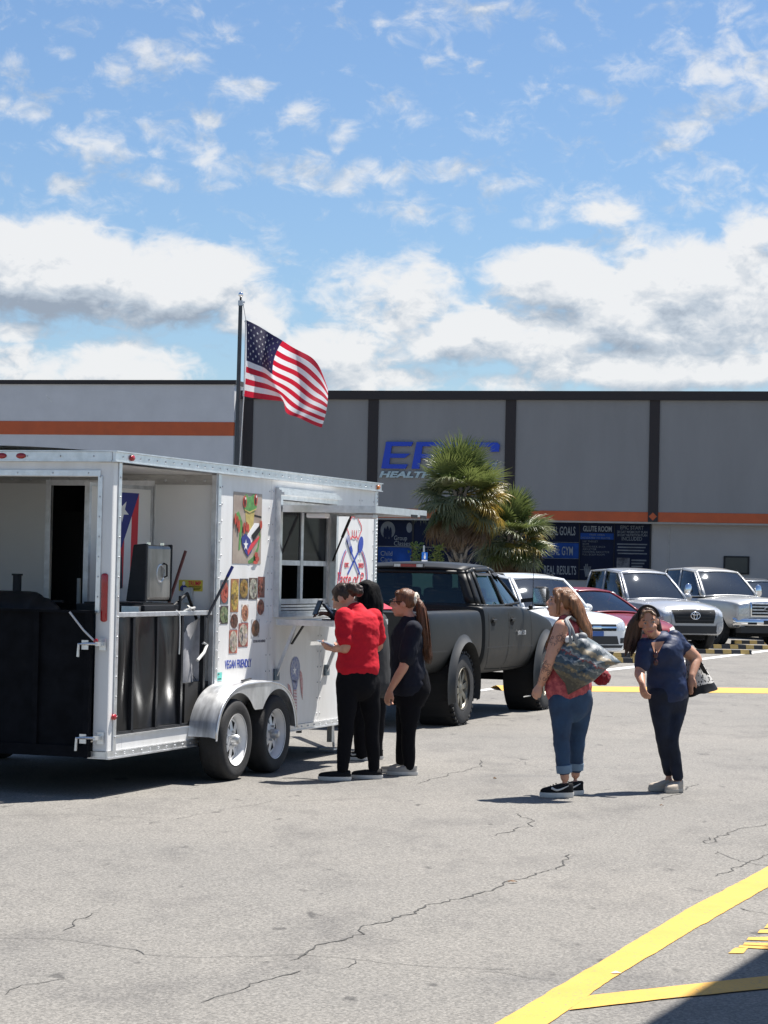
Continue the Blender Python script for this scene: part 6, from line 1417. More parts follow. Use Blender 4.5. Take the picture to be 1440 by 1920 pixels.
# 3 ponytail with white scrunchie
def ponytail():
    F=Figure('person','person with long auburn ponytail and white scrunchie in navy shirt and black trousers',20.12,(752,1448)); p=F.p
    side=Vector((-.25,.97,0))
    F.torso(p(768,1283),p(764,1238),p(764,1192),p(769,1160),side,(.165,.150,.165,.06),(.135,.115,.115,.06)); hd=p(757,1131); F.head(hd,(-.97,.16,.02),(.05,0,1),0.97)
    F.body.limb([p(770,1168),p(767,1155),hd+Vector((.02,0,-.04))],[.056,.048,.048],n=12)
    shL=p(776,1184,-.15); elL=p(757,1250,-.20); wrL=p(732,1293,-.18); shR=p(765,1184,.18); elR=p(752,1250,.22); wrR=p(736,1290,.18)
    F.arm(shL,elL,wrL,1.0); F.arm(shR,elR,wrR,1.0); F.hand(wrL,(-.35,0,-1),(.6,.6,-.1),.55,-1); F.hand(wrR,(-.3,0,-1),(.5,-.6,0),.5,1)
    hl,kl,al=p(771,1298,-.06),p(766,1372,-.07),p(767,1440,-.06); hr_,kr,ar=p(766,1298,.08),p(757,1372,.11),p(753,1430,.14)
    F.leg(hl,kl,al,.98); F.leg(hr_,kr,ar,.98); F.foot(al,(-1,-.05)); F.foot(ar,(-1,.1)); F.finish(SK1)
    nv=clothm('dark navy cotton',(0.011,0.013,0.022),.2)
    mb=MB(); mb.limb([p(769,1285),p(764,1240),p(764,1194),p(769,1166)],[(.195,.168),(.180,.142),(.188,.138),(.075,.075)],n=22,side=side)
    for sh,el,k in ((shL,elL,.74),(shR,elR,.74)): mb.limb([sh+Vector((0,0,.015)),sh.lerp(el,.4),sh.lerp(el,k)],[.076,.080,.078],n=14)
    F.cloth('shirt',mb,nv,.010,(.014,8,(1.1,1.1,.8)),6)
    mb=MB(); mb.limb([p(770,1272),p(771,1292),p(769,1306)],[(.178,.155),(.180,.165),(.165,.140)],n=20,side=side)
    for a,b,c in ((hl,kl,al),(hr_,kr,ar)): mb.limb([a,a.lerp(b,.5),b,b.lerp(c,.5),c+Vector((0,0,.012))],[.104,.088,.068,.060,.050],n=16)
    F.cloth('trousers',mb,BLK,.011,(.008,8,(1,1,.7)),9)
    gs=clothm('pale grey knit',(0.36,0.34,0.31),.12)
    F.shoe(al,(-1,-.05),gs,SOLEW,.265,.098,.080,.030); F.shoe(ar,(-1,.05),gs,SOLEW,.255,.095,.080,.030)
    hm=hairm('auburn hair',(0.115,0.045,0.018)); c,f,u,r=F.hc,F.hf,F.hu,F.hr; mb=MB()
    mb.ell(c-f*.016+u*.032,.083,.097,.100,r,f,u,18,12); mb.ell(c+f*.045+u*.080,.058,.040,.032,r,f,u,14,10); mb.limb([c-f*.07+u*.07,p(778,1122)],[.04,.03],n=10)
    F.cloth('hair',mb,hm,.008,(.004,30,(1,1,.4)),2,2)
    mb=MB(); q=[p(780,1124),p(789,1140,-.02),p(793,1170,-.03),p(797,1200,-.04),p(802,1235,-.05)]
    mb.limb(q,[.030,.040,.044,.036,.012],n=12)
    for k in range(9):
        a=k*.7; d=Vector((.02*cos(a),.02*sin(a),0)); mb.limb([q[0],q[1]+d*1.2,q[2]+d*1.6,q[3]+d*1.5,q[4]+d*.9+Vector((0,0,-.03*(k%3)))],[.012,.015,.013,.010,.004],n=6)
    strands(F,[[q[0]+Vector((0,0,.01)),q[1]+e*.035,q[2]+e*.042,q[3]+e*.036,q[4]+e*.02] for e in (Vector((1,0,0)),Vector((-1,0,0)),Vector((.5,-.8,0)),Vector((-.5,-.8,0)))],70,hm,3,.012)
    F.cloth('ponytail',mb,hm,.007,(.004,30,(1.5,1.5,.25)),5,2)
    mb=MB(); sc=p(779,1123)
    for k in range(9): a=2*pi*k/9; mb.ell(sc+Vector((.012*cos(a),.036*cos(a),.036*sin(a))),.028,.026,.026,nu=8,nv=6)
    F.cloth('scrunchie',mb,clothm('cream satin',(0.66,0.61,0.50)),.007,(.006,30,(1,1,1)),1,2)
    P=lambda a,b,cc:c+r*a+f*b+u*cc
    g=empty('glasses',(0,0,0)); g.parent=F.root
    for sg in (-1,1):
        MB().tube([P(sg*.036+.024*cos(2*pi*k/16),.112,.008+.020*sin(2*pi*k/16)) for k in range(17)],.0035,6,cap=False).build('lens_rim',M_black,g); MB().cyl(P(sg*.062,.110,.012),P(sg*.080,.0,.010),.003,n=6).build('temple',M_black,g)
    MB().cyl(P(-.012,.112,.012),P(.012,.112,.012),.003,n=6).build('bridge',M_black,g); F.face(mat('lips',(0.36,0.12,0.10),0.5),hm)
ponytail()
# 4 tattooed arm, coral top, rolled jeans
def coral():
    F=Figure('person','person with long light brown hair, coral top and rolled jeans carrying a big tote',18.45,(1055,1490)); p=F.p
    side=Vector((.80,.60,0))
    F.torso(p(1069,1300),p(1066,1248),p(1066,1200),p(1064,1168),side,(.175,.165,.175,.06),(.14,.13,.125,.06)); hd=p(1053,1131); F.head(hd,(-.96,.22,.16),(.16,0,1),0.99)
    F.body.limb([p(1066,1176),p(1063,1160),hd+Vector((.02,0,-.04))],[.062,.052,.050],n=12)
    shL=p(1053,1176,-.17); elL=p(1031,1240,-.20); wrL=p(1014,1283,-.08); shR=p(1094,1178,.18); elR=p(1098,1235,.22); wrR=p(1080,1265,.30)
    F.arm(shL,elL,wrL,0.98,(.062,.060,.049,.045,.030)); F.arm(shR,elR,wrR,1.05); F.hand(wrL,(-.6,.05,-.85),(.55,.5,-.35),.75,-1,1.0); F.hand(wrR,(-.8,0,-.4),(0,-.5,-.6),.7,1)
    hl,kl,al=p(1053,1312,-.08),p(1053,1388,-.09),p(1059,1458,-.08); hr_,kr,ar=p(1088,1312,.09),p(1082,1388,.10),p(1079,1452,.12)
    F.leg(hl,kl,al,1.08); F.leg(hr_,kr,ar,1.08); F.foot(al,(-1,-.25)); F.foot(ar,(-1,-.1)); body=F.finish(SK1)
    top=mat('coral print cotton',(0.52,0.115,0.11),0.85,0,0,26,0.1,120,c2=(0.20,0.02,0.035))
    mb=MB(); mb.limb([p(1066,1290),p(1064,1248),p(1066,1204),p(1068,1182)],[(.205,.172),(.186,.150),(.188,.144),(.13,.11)],n=24,side=side)
    for a,b in ((shL,p(1062,1170)),(shR,p(1075,1172))): mb.limb([a.lerp(b,.45)+Vector((0,0,-.06)),a.lerp(b,.55)+Vector((0,0,.04)),b],[.045,.045,.05],n=10)
    F.cloth('tank_top',mb,top,.010,(.012,9,(1.2,1.2,.7)),6)
    jn=mat('blue denim',(0.026,0.066,0.135),0.8,0,0,5.5,0.1,220,c2=(0.010,0.028,0.066)); jc=mat('pale denim cuff',(0.15,0.22,0.30),0.85,0,0.15,14)
    mb=MB(); mb.limb([p(1069,1283),p(1070,1303),p(1070,1322)],[(.166,.138),(.182,.156),(.168,.144)],n=22,side=side)
    for a,b,c in ((hl,kl,al),(hr_,kr,ar)): mb.limb([a,a.lerp(b,.5),b,b.lerp(c,.4),b.lerp(c,.78)],[.104,.088,.068,.062,.058],n=16)
    F.cloth('jeans',mb,jn,.011,(.009,9,(1,1,1)),7)
    for nme,b,c in (('cuff',kl,al),('cuff',kr,ar)):
        MB().tube([b.lerp(c,.66),b.lerp(c,.67),b.lerp(c,.87),b.lerp(c,.88)],[.050,.063,.061,.048],18).build(nme,jc,F.root,smooth=40)
    sw=SOLEW
    F.shoe(al,(-1,-.20),BLKSHOE,SOLEW,.275,.100,.10,.038,lace=BLKSHOE,swoosh=sw); F.shoe(ar,(-.9,-.35),BLKSHOE,SOLEW,.265,.100,.10,.038,lace=BLKSHOE,swoosh=sw)
    hm=hairm('light brown hair',(0.185,0.082,0.034)); c,f,u,r=F.hc,F.hf,F.hu,F.hr; mb=MB()
    mb.ell(c-f*.018+u*.034,.088,.098,.100,r,f,u,18,12); mb.ell(c+f*.040+u*.082,.070,.050,.040,r,f,u,14,10); mb.limb([c+f*.05+u*.08+r*.05,c+f*.02+u*.02+r*.082,c+f*.0-u*.08+r*.085],[.022,.022,.018],n=8); mb.limb([c+f*.05+u*.08-r*.05,c+f*.02+u*.02-r*.082,c-u*.08-r*.085],[.022,.022,.018],n=8)
    for k in range(12):
        a=-1.2+2.4*k/11; q0=c-f*.04+u*.09; d=Vector((.075*cos(a)*.9+.01,.085*sin(a),0)); mb.limb([q0,c-f*.05+d*.8+u*.02,p(1076,1156)+d*.9,p(1086,1178)+d*1.0+Vector((0,0,-.012*(k%4))),p(1092,1196)+d*.75+Vector((0,0,-.035*(k%3)))],[.035,.042,.040,.030,.010],n=8)
    mb.limb([c-f*.02+r*.07+u*.03,c+r*.08-f*.03-u*.08,p(1040,1176,-.12),p(1030,1200,-.10),p(1026,1215,-.06)],[.025,.026,.022,.016,.006],n=8)
    strands(F,[[c-f*.04+u*.115,c-f*.10+u*.05+Vector((0,-.04*e,0)),p(1084,1150)+Vector((.02,-.07*e,0)),p(1096,1176)+Vector((0,-.075*e,0)),p(1100,1198)+Vector((0,-.06*e,0))] for e in (1,.5,-.4)]+[[c+u*.11,c+r*.085+u*.02,c+r*.09-u*.08-f*.02,p(1038,1180,-.14),p(1030,1212,-.10)]],90,hm,5,.022)
    F.cloth('hair',mb,hm,.008,(.006,22,(1.5,1.5,.3)),5,2); F.face(mat('lips',(0.36,0.12,0.10),0.5),hm)
    # arm tattoos: dark ink pieces lying on the skin
    sk=Skin(body.data); ink=mat('tattoo ink',(0.20,0.12,0.10),0.6,0,0.3,30); rn=random.Random(4)
    for k in range(34):
        onf=k>=12; a=elL if onf else shL; b=wrL if onf else elL; tt=rn.uniform(.1,.85) if onf else rn.uniform(.15,.75); q=a.lerp(b,tt)
        th=rn.uniform(-1.2,1.2); dirn=Vector((sin(th)*.8,-cos(th),rn.uniform(-.2,.2))).normalized()
        pts=[]
        ax=(b-a).normalized(); per=ax.cross(dirn).normalized(); ph=rn.uniform(0,6); R=rn.uniform(.010,.024)
        for i in range(9):
            g=ph+i*.6; off=ax*(R*cos(g))+per*(R*sin(g)); h=sk.hit(q+off+dirn*.3,-dirn)
            if h[0]: pts.append(h[0]+dirn*.0012)
        if len(pts)>4: MB().tube(pts,.0022,5).build('tattoo',ink,body)
    cg=MB().cyl(wrL+F.o+Vector((-.08,-.02,-.09)),wrL+F.o+Vector((-.135,-.03,-.10)),.004,n=8).build('cigarette',mat('cigarette paper',(0.7,0.68,0.62),0.8)); tag(cg,'cigarette between the fingers of the tattooed hand','cigarette')
    # tote bag hung on the near shoulder
    B=empty('tote_bag',F.o); 
    def prnt():
        m=bpy.data.materials.new('woven tote print'); m.use_nodes=True; nt=m.node_tree; L=nt.links.new; b=nt.nodes['Principled BSDF']; b.inputs['Roughness'].default_value=.6; b.inputs['Coat Weight'].default_value=.25
        tc=nd(nt,'ShaderNodeTexCoord'); mp=nd(nt,'ShaderNodeMapping'); mp.inputs['Rotation'].default_value=(0,radians(-24),0); L(tc.outputs['Object'],mp.inputs[0])
        sep=nd(nt,'ShaderNodeSeparateXYZ'); L(mp.outputs[0],sep.inputs[0])
        mul=nd(nt,'ShaderNodeMath',operation='MULTIPLY_ADD'); L(sep.outputs['Z'],mul.inputs[0]); mul.inputs[1].default_value=2.3; mul.inputs[2].default_value=-1.94
        ns=nd(nt,'ShaderNodeTexNoise',ins={'Scale':24.0,'Detail':5.0}); L(mp.outputs[0],ns.inputs['Vector'])
        ad=nd(nt,'ShaderNodeMath',operation='MULTIPLY_ADD'); L(ns.outputs['Fac'],ad.inputs[0]); ad.inputs[1].default_value=.22; L(mul.outputs[0],ad.inputs[2])
        r=nd(nt,'ShaderNodeValToRGB'); L(ad.outputs[0],r.inputs[0]); r.color_ramp.interpolation='CONSTANT'; e=r.color_ramp.elements
        cols=[(0,(.05,.045,.03)),(.12,(.10,.085,.05)),(.2,(.035,.05,.06)),(.27,(.16,.13,.08)),(.33,(.05,.075,.09)),(.42,(.22,.24,.24)),(.46,(.05,.08,.10)),(.52,(.20,.05,.05)),(.55,(.22,.24,.25)),(.60,(.06,.09,.11)),(.66,(.20,.16,.10)),(.74,(.05,.07,.08)),(.82,(.24,.26,.27)),(.9,(.09,.12,.13))]
        e[0].position=0; e[0].color=(*cols[0][1],1); e[1].position=cols[1][0]; e[1].color=(*cols[1][1],1)
        for q,cc in cols[2:]: x=e.new(q); x.color=(*cc,1)
        v=nd(nt,'ShaderNodeTexVoronoi',ins={'Scale':30.0}); L(mp.outputs[0],v.inputs['Vector']); vr=nd(nt,'ShaderNodeValToRGB'); L(v.outputs['Distance'],vr.inputs[0]); vr.color_ramp.elements[0].color=(1.9,1.8,1.6,1); vr.color_ramp.elements[0].position=.12; vr.color_ramp.elements[1].color=(.75,.75,.78,1); vr.color_ramp.elements[1].position=.4
        mx=nd(nt,'ShaderNodeMix',data_type='RGBA',blend_type='MULTIPLY'); mx.inputs['Factor'].default_value=.8; L(r.outputs[0],mx.inputs['A']); L(vr.outputs[0],mx.inputs['B']); L(mx.outputs['Result'],b.inputs['Base Color']); return m
    tl_,tr_=p(1065,1198,-.26),p(1108,1198,-.16); mb=MB()
    OL=[(1065,1198),(1082,1187),(1094,1190),(1119,1205),(1143,1224),(1166,1242),(1143,1250),(1113,1277),(1088,1291),(1065,1303),(1060,1282),(1045,1264),(1035,1250),(1038,1232),(1052,1211)]
    NO=len(OL)
    def ocr(t):
        f=t*NO; k=int(f)%NO; w=f-int(f); a,b=OL[k],OL[(k+1)%NO]; return (a[0]+(b[0]-a[0])*w,a[1]+(b[1]-a[1])*w)
    def surf(i,j,sg):
        u,v=ocr(i%1.0); r_=j; uu=1092+(u-1092)*r_; vv=1243+(v-1243)*r_; dep=-.20+.10*((uu-1060)/100)
        bu=.125*max(0,1-r_**2.4)**.75; q=p(uu,vv,dep); w=(.024*mnoise.noise(Vector((uu*.035,vv*.06,sg*3)))+.014*sin(uu*.11+vv*.20))*(1-r_**3)
        return q+Vector((.30*bu*sg,-sg*bu-sg*w,.5*w))
    mb.grid(lambda i,j:surf(i,j,1),60,14); mb.grid(lambda i,j:surf(i,j,-1),60,14)
    bag=mb.build('bag_body',prnt(),B,smooth=True)
    st=mat('grey strap',(0.20,0.21,0.22),0.6)
    for d in (0,.05): MB().tube([tl_+Vector((.02+d,-.02,-.04)),p(1068+d*80,1178,-.24),p(1060+d*60,1162,-.20),p(1066+d*60,1156,-.14),p(1085,1168,-.05),tr_+Vector((-.05,.02,-.03))],[(.012,.004)]*6,8).build('strap',st,B,smooth=True)
    for ins in range(3): MB().ell(p(1068+ins*12,1200-3*ins,-.20),.04,.03,.035).build('bag_contents',M_wp if ins==0 else st,B,smooth=True)
    tag(B,'bulging woven patterned tote bag on the shoulder of the person in coral','bag')
    R=empty('crochet_bag',F.o); mb=MB(); rb=p(1128,1270,.10); mb.ell(rb,.075,.055,.065,nu=20,nv=14); mb.limb([rb+Vector((0,0,.03)),rb+Vector((-.03,0,.12))],[.04,.03],n=8)
    fuse('bag_body',mb,mat('red crochet',(0.32,0.008,0.02),0.8,0,0,70,0.6,110,c2=(0.10,0.004,0.01)),R,.008,3,(.007,55,(1,1,1)),3)
    MB().tube([rb+Vector((-.03,0,.10)),p(1112,1230,.10),p(1098,1190,.14)],.006,6).build('cord',mat('red cord',(0.3,0.01,0.02),0.8),R); tag(R,'small red crochet bag hanging behind the tote','bag')
coral()
# 5 navy blouse, leaning, animal-print bag
def navy():
    F=Figure('person','person with dark hair and headband in navy blouse bending sideways',19.08,(1250,1482)); p=F.p
    side=Vector((.93,.36,0))
    F.torso(p(1253,1290),p(1248,1248),p(1240,1216,-.03),p(1231,1196,-.05),side,(.150,.140,.160,.06),(.125,.115,.115,.06)); hd=p(1216,1166,-.10); F.head(hd,(-.02,-.97,-.16),(-.20,-.16,.96),0.98)
    F.body.limb([p(1233,1206,-.04),p(1226,1192,-.07),hd+Vector((.01,.03,-.05))],[.058,.050,.048],n=12)
    shR=p(1211,1214,-.12); elR=p(1199,1262,-.20); wrR=p(1204,1282,-.34); shL=p(1263,1200,.06); elL=p(1305,1235,.12); wrL=p(1297,1268,.0)
    F.arm(shR,elR,wrR,1.0); F.arm(shL,elL,wrL,1.08,(.060,.056,.046,.042,.028)); F.hand(wrR,(.12,-.45,-.85),(.7,.35,-.2),.75,1); F.hand(wrL,(-.2,-.15,-1),(.7,.5,0),.35,-1)
    hr_,kr,ar=p(1238,1304,-.06),p(1241,1376,-.10),p(1254,1450,.02); hl,kl,al=p(1270,1304,.06),p(1259,1384,-.08),p(1271,1458,-.06)
    F.leg(hr_,kr,ar,1.0); F.leg(hl,kl,al,1.0); F.foot(ar,(-.9,-.5)); F.foot(al,(-.6,-.8)); F.finish(SK2)
    nv=mat('navy jersey',(0.010,0.020,0.060),0.55,0,0.2,8,0.08,140,spec=.3)
    mb=MB(); mb.limb([p(1252,1302),p(1248,1252),p(1241,1218,-.03),p(1236,1206,-.04)],[(.176,.150),(.168,.140),(.180,.138),(.12,.095)],n=24,side=side)
    for sh,el,k in ((shR,elR,.62),(shL,elL,.42)): mb.limb([sh+Vector((0,0,.01)),sh.lerp(el,.3),sh.lerp(el,k)],[.075,.076,.072],n=14)
    blo=F.cloth('blouse',mb,nv,.010,(.011,10,(.9,.9,1.6)),4)
    vn=Skin(blo.data)
    def vfn(i,j):
        k=Vector((0,-1,0)); b0=p(1229,1232,-.15)+k; l=p(1219,1204,-.12)+k; r_=p(1244,1202,-.06)+k; return b0.lerp(l.lerp(r_,i),j)
    vn.patch('neckline',vfn,6,10,(0,1,0),.006,SK2,F.root)
    jn=mat('dark indigo denim',(0.012,0.016,0.030),0.75,0,0.35,9,0.1,200,spec=.25)
    mb=MB(); mb.limb([p(1254,1288),p(1255,1306),p(1254,1318)],[(.148,.122),(.160,.132),(.155,.128)],n=20,side=side)
    for a,b,c in ((hr_,kr,ar),(hl,kl,al)): mb.limb([a,a.lerp(b,.5),b,b.lerp(c,.4),c+Vector((0,0,.01))],[.102,.084,.062,.055,.044],n=16)
    F.cloth('jeans',mb,jn,.011,(.007,10,(1,1,1)),7)
    bg=clothm('beige knit shoe',(0.44,0.38,0.31),.10)
    F.shoe(ar,(-.95,-.30),bg,mat('beige sole',(0.46,0.42,0.36),.7),.255,.095,.085,.030); F.shoe(al,(-.62,-.78),bg,mat('beige sole',(0.46,0.42,0.36),.7),.255,.100,.085,.030)
    hm=hairm('dark brown hair streaked',(0.040,0.020,0.012)); c,f,u,r=F.hc,F.hf,F.hu,F.hr; mb=MB()
    mb.ell(c-f*.030+u*.032,.090,.094,.100,r,f,u,18,12)
    for k in range(9):
        d=Vector((-.012*k+.03,.02-.012*(k%3),0)); mb.limb([c+u*.08+d*.3-f*.03,c-r*-.0+Vector((-.085,.03,0))+d*.5,p(1192,1192,-.05)+d,p(1186,1216,-.06)+d+Vector((0,0,-.02*(k%4)))],[.035,.036,.028,.010],n=8)
    mb.limb([c+u*.05+Vector((.07,.04,0)),c+Vector((.085,.06,-.05)),c+Vector((.08,.07,-.12))],[.03,.03,.012],n=8)
    F.cloth('hair',mb,hm,.008,(.006,22,(1.5,1.5,.3)),5,2)
    bk=Vector((0,.05,0)); strands(F,[[c+u*.10+bk,c+Vector((-.105,.04,.02)),p(1188,1190,-.06),p(1182,1222,-.08)],[c+u*.10+bk,c+Vector((-.11,.06,.0)),p(1184,1196,-.04),p(1180,1216,-.05)],[c+u*.10+bk,c+Vector((.095,.07,-.02)),c+Vector((.095,.08,-.13))]],70,hm,8,.016)
    MB().tube([c+r*(.088*cos(a))+u*(.03+.106*sin(a))+f*.018 for a in [pi*k/14 for k in range(15)]],[(.012,.005)]*15,8).build('headband',M_black,F.root,smooth=True)
    mb=MB(); mb.limb([c+f*.045+u*.088+r*.03,c+f*.075+u*.062+r*.055],[.016,.012],n=8); mb.limb([c+f*.045+u*.088-r*.03,c+f*.075+u*.062-r*.055],[.016,.012],n=8); mb.limb([c+f*.05+u*.092-r*.03,c+f*.05+u*.095+r*.03],[.014,.014],n=8)
    F.cloth('hairline',mb,hairm('blond streak hair',(0.16,0.09,0.045)),.006,None,1,2)
    F.face(mat('lips rosy',(0.40,0.12,0.11),0.5),hm,True)
    g=empty('sunglasses',F.o); q0=p(1229,1222,-.19); 
    for k in (0,1): MB().ell(q0+Vector((.004*k,-.004,-.028-.058*k)),.020,.010,.026,nu=10,nv=8).build('lens',mat('brown lens',(0.06,0.02,0.02),0.15),g,smooth=True)
    MB().cyl(q0+Vector((0,-.003,.02)),q0+Vector((.004,-.004,-.08)),.004,n=6).build('frame',M_black,g); tag(g,'folded sunglasses hanging from the navy blouse neckline','sunglasses')
    B=empty('print_bag',F.o); 
    def spots():
        m=bpy.data.materials.new('spotted print'); m.use_nodes=True; nt=m.node_tree; L=nt.links.new; b=nt.nodes['Principled BSDF']; b.inputs['Roughness'].default_value=.7
        tc=nd(nt,'ShaderNodeTexCoord'); mp=nd(nt,'ShaderNodeMapping'); mp.inputs['Scale'].default_value=(1,1,.55); L(tc.outputs['Object'],mp.inputs[0])
        v=nd(nt,'ShaderNodeTexVoronoi',ins={'Scale':62.0,'Randomness':0.9}); L(mp.outputs[0],v.inputs['Vector']); r=nd(nt,'ShaderNodeValToRGB'); L(v.outputs['Distance'],r.inputs[0]); r.color_ramp.interpolation='CONSTANT'; e=r.color_ramp.elements
        e[0].color=(.012,.011,.011,1); e[1].position=.36; e[1].color=(.55,.53,.49,1); L(r.outputs[0],b.inputs['Base Color']); return m
    tl_,tr_,br_,bl_=p(1285,1232,.16),p(1313,1236,.16),p(1346,1292,.16),p(1288,1308,.12)
    def sf(i,j,sg,a0=0,a1=1):
        jj=a0+(a1-a0)*j; pt=bl_.lerp(br_,i).lerp(tl_.lerp(tr_,i),jj); bu=.065*sin(pi*i)**.6*(1-jj*.7); w=.010*mnoise.noise(Vector((i*4,jj*4,sg+3))); return pt+Vector((0,-sg*(bu+.012)+w,w))
    for nme,a0,a1,m in (('bag_base',0,.24,M_black),('bag_body',.24,1,spots())):
        mb=MB(); mb.grid(lambda i,j:sf(i,j,1,a0,a1),14,12); mb.grid(lambda i,j:sf(i,j,-1,a0,a1),14,12)
        mb.grid(lambda i,j:sf(0,i,1,a0,a1)[:] if j==0 else sf(0,i,-1,a0,a1)[:],8,1); mb.grid(lambda i,j:sf(1,i,1,a0,a1)[:] if j==0 else sf(1,i,-1,a0,a1)[:],8,1)
        if a0==0: mb.grid(lambda i,j:sf(i,0,1)[:] if j==0 else sf(i,0,-1)[:],14,1)
        mb.build(nme,m,B,smooth=60)
    MB().tube([tl_,p(1284,1205,.13),p(1272,1190,.10),p(1283,1196,.16),tr_],[(.012,.004)]*5,8).build('strap',M_black,B,smooth=True)
    MB().grid(lambda i,j:tr_.lerp(br_,.0+.45*i)+Vector((-.05*j,-.085+.02*i,.02*j-.02)),4,2).build('bag_flap',M_black,B)
    tag(B,'black and white spotted shoulder bag at the hip of the person in navy','bag')
navy()
# ------------------------------------------------------------------ palms, shrub, sign
def leafm(name,c,c2):
    m=bpy.data.materials.new(name); m.use_nodes=True; nt=m.node_tree; L=nt.links.new; b=nt.nodes['Principled BSDF']; out=nt.nodes['Material Output']
    oi=nd(nt,'ShaderNodeObjectInfo'); tc=nd(nt,'ShaderNodeTexCoord'); n=nd(nt,'ShaderNodeTexNoise',ins={'Scale':3.0,'Detail':3.0}); L(tc.outputs['Object'],n.inputs['Vector'])
    ad=nd(nt,'ShaderNodeMath',operation='MULTIPLY_ADD'); L(oi.outputs['Random'],ad.inputs[0]); ad.inputs[1].default_value=.6; L(n.outputs['Fac'],ad.inputs[2])
    r=nd(nt,'ShaderNodeValToRGB'); L(ad.outputs[0],r.inputs[0]); r.color_ramp.elements[0].position=.45; r.color_ramp.elements[0].color=(*c2,1); r.color_ramp.elements[1].position=1.0; r.color_ramp.elements[1].color=(*c,1)
    L(r.outputs[0],b.inputs['Base Color']); b.inputs['Roughness'].default_value=.36
    tr=nd(nt,'ShaderNodeBsdfTranslucent'); L(r.outputs[0],tr.inputs[0]); mx=nd(nt,'ShaderNodeMixShader'); mx.inputs[0].default_value=.28
    L(b.outputs[0],mx.inputs[1]); L(tr.outputs[0],mx.inputs[2]); L(mx.outputs[0],out.inputs['Surface']); return m
LG=leafm('palm green',(0.165,0.20,0.060),(0.060,0.095,0.026)); LGG=leafm('palm grey green',(0.25,0.27,0.15),(0.10,0.125,0.06)); LY=leafm('palm yellowing',(0.38,0.26,0.045),(0.17,0.15,0.035)); LB=leafm('dead palm frond',(0.22,0.145,0.075),(0.09,0.055,0.028))
def frond_mesh(seed,n=30,spread=2.0,pet=0.75,blade=0.85,droop=0.5):
    """costapalmate fan: local x = outwards, z = up"""
    rn=random.Random(seed); mb=MB(); mb.tube([(0,0,0),(pet*.5,0,.02),(pet,0,0)],[.028,.018,.012],6)
    for k in range(n):
        a=-spread+2*spread*k/(n-1)+rn.uniform(-.04,.04); ln=blade*(1.0-.28*(abs(a)/spread)**2)*rn.uniform(.88,1.08); w=.026
        d=Vector((cos(a),sin(a),0)); p0=Vector((pet-.02+.10*max(0,cos(a)),0.0,0)); sidev=Vector((-d.y,d.x,0))
        fold=.25*abs(sin(a)); dr=droop*rn.uniform(.7,1.4); L=[]
        for i in range(6):
            t=i/5; z=.12*t-fold*t*.35-dr*ln*.55*max(0,t-.35)**1.8; x=t*ln*(1-.16*dr*t*t)
            c=p0+d*x+Vector((0,0,z)); ww=w*(1.25*t if t<.3 else .38+.0) ; ww=[.005,.016,.019,.015,.009,.0015][i]
            L.append((c-sidev*ww,c+Vector((0,0,-ww*.7)),c+sidev*ww))
        vs=[q for r_ in L for q in r_]; fs=[]
        for i in range(5):
            for j in (0,1): fs.append((i*3+j,i*3+j+1,(i+1)*3+j+1,(i+1)*3+j))
        mb.add(vs,fs)
    me=bpy.data.meshes.new('frond'); me.from_pydata(mb.v,[],mb.f); me.shade_smooth(); return me
FR={}
def get_frond(kind,v):
    if (kind,v) not in FR:
        dr={'g':.55,'m':1.15,'y':1.3,'b':1.5}[kind]; me=frond_mesh(hash((kind,v))%1000 if False else ord(kind)*7+v,42 if kind!='b' else 26,2.1 if kind!='b' else 1.2,.70,.92 if kind!='b' else .85,dr)
        me.materials.append({'g':LG,'m':LGG,'y':LY,'b':LB}[kind]); FR[(kind,v)]=me
    return FR[(kind,v)]
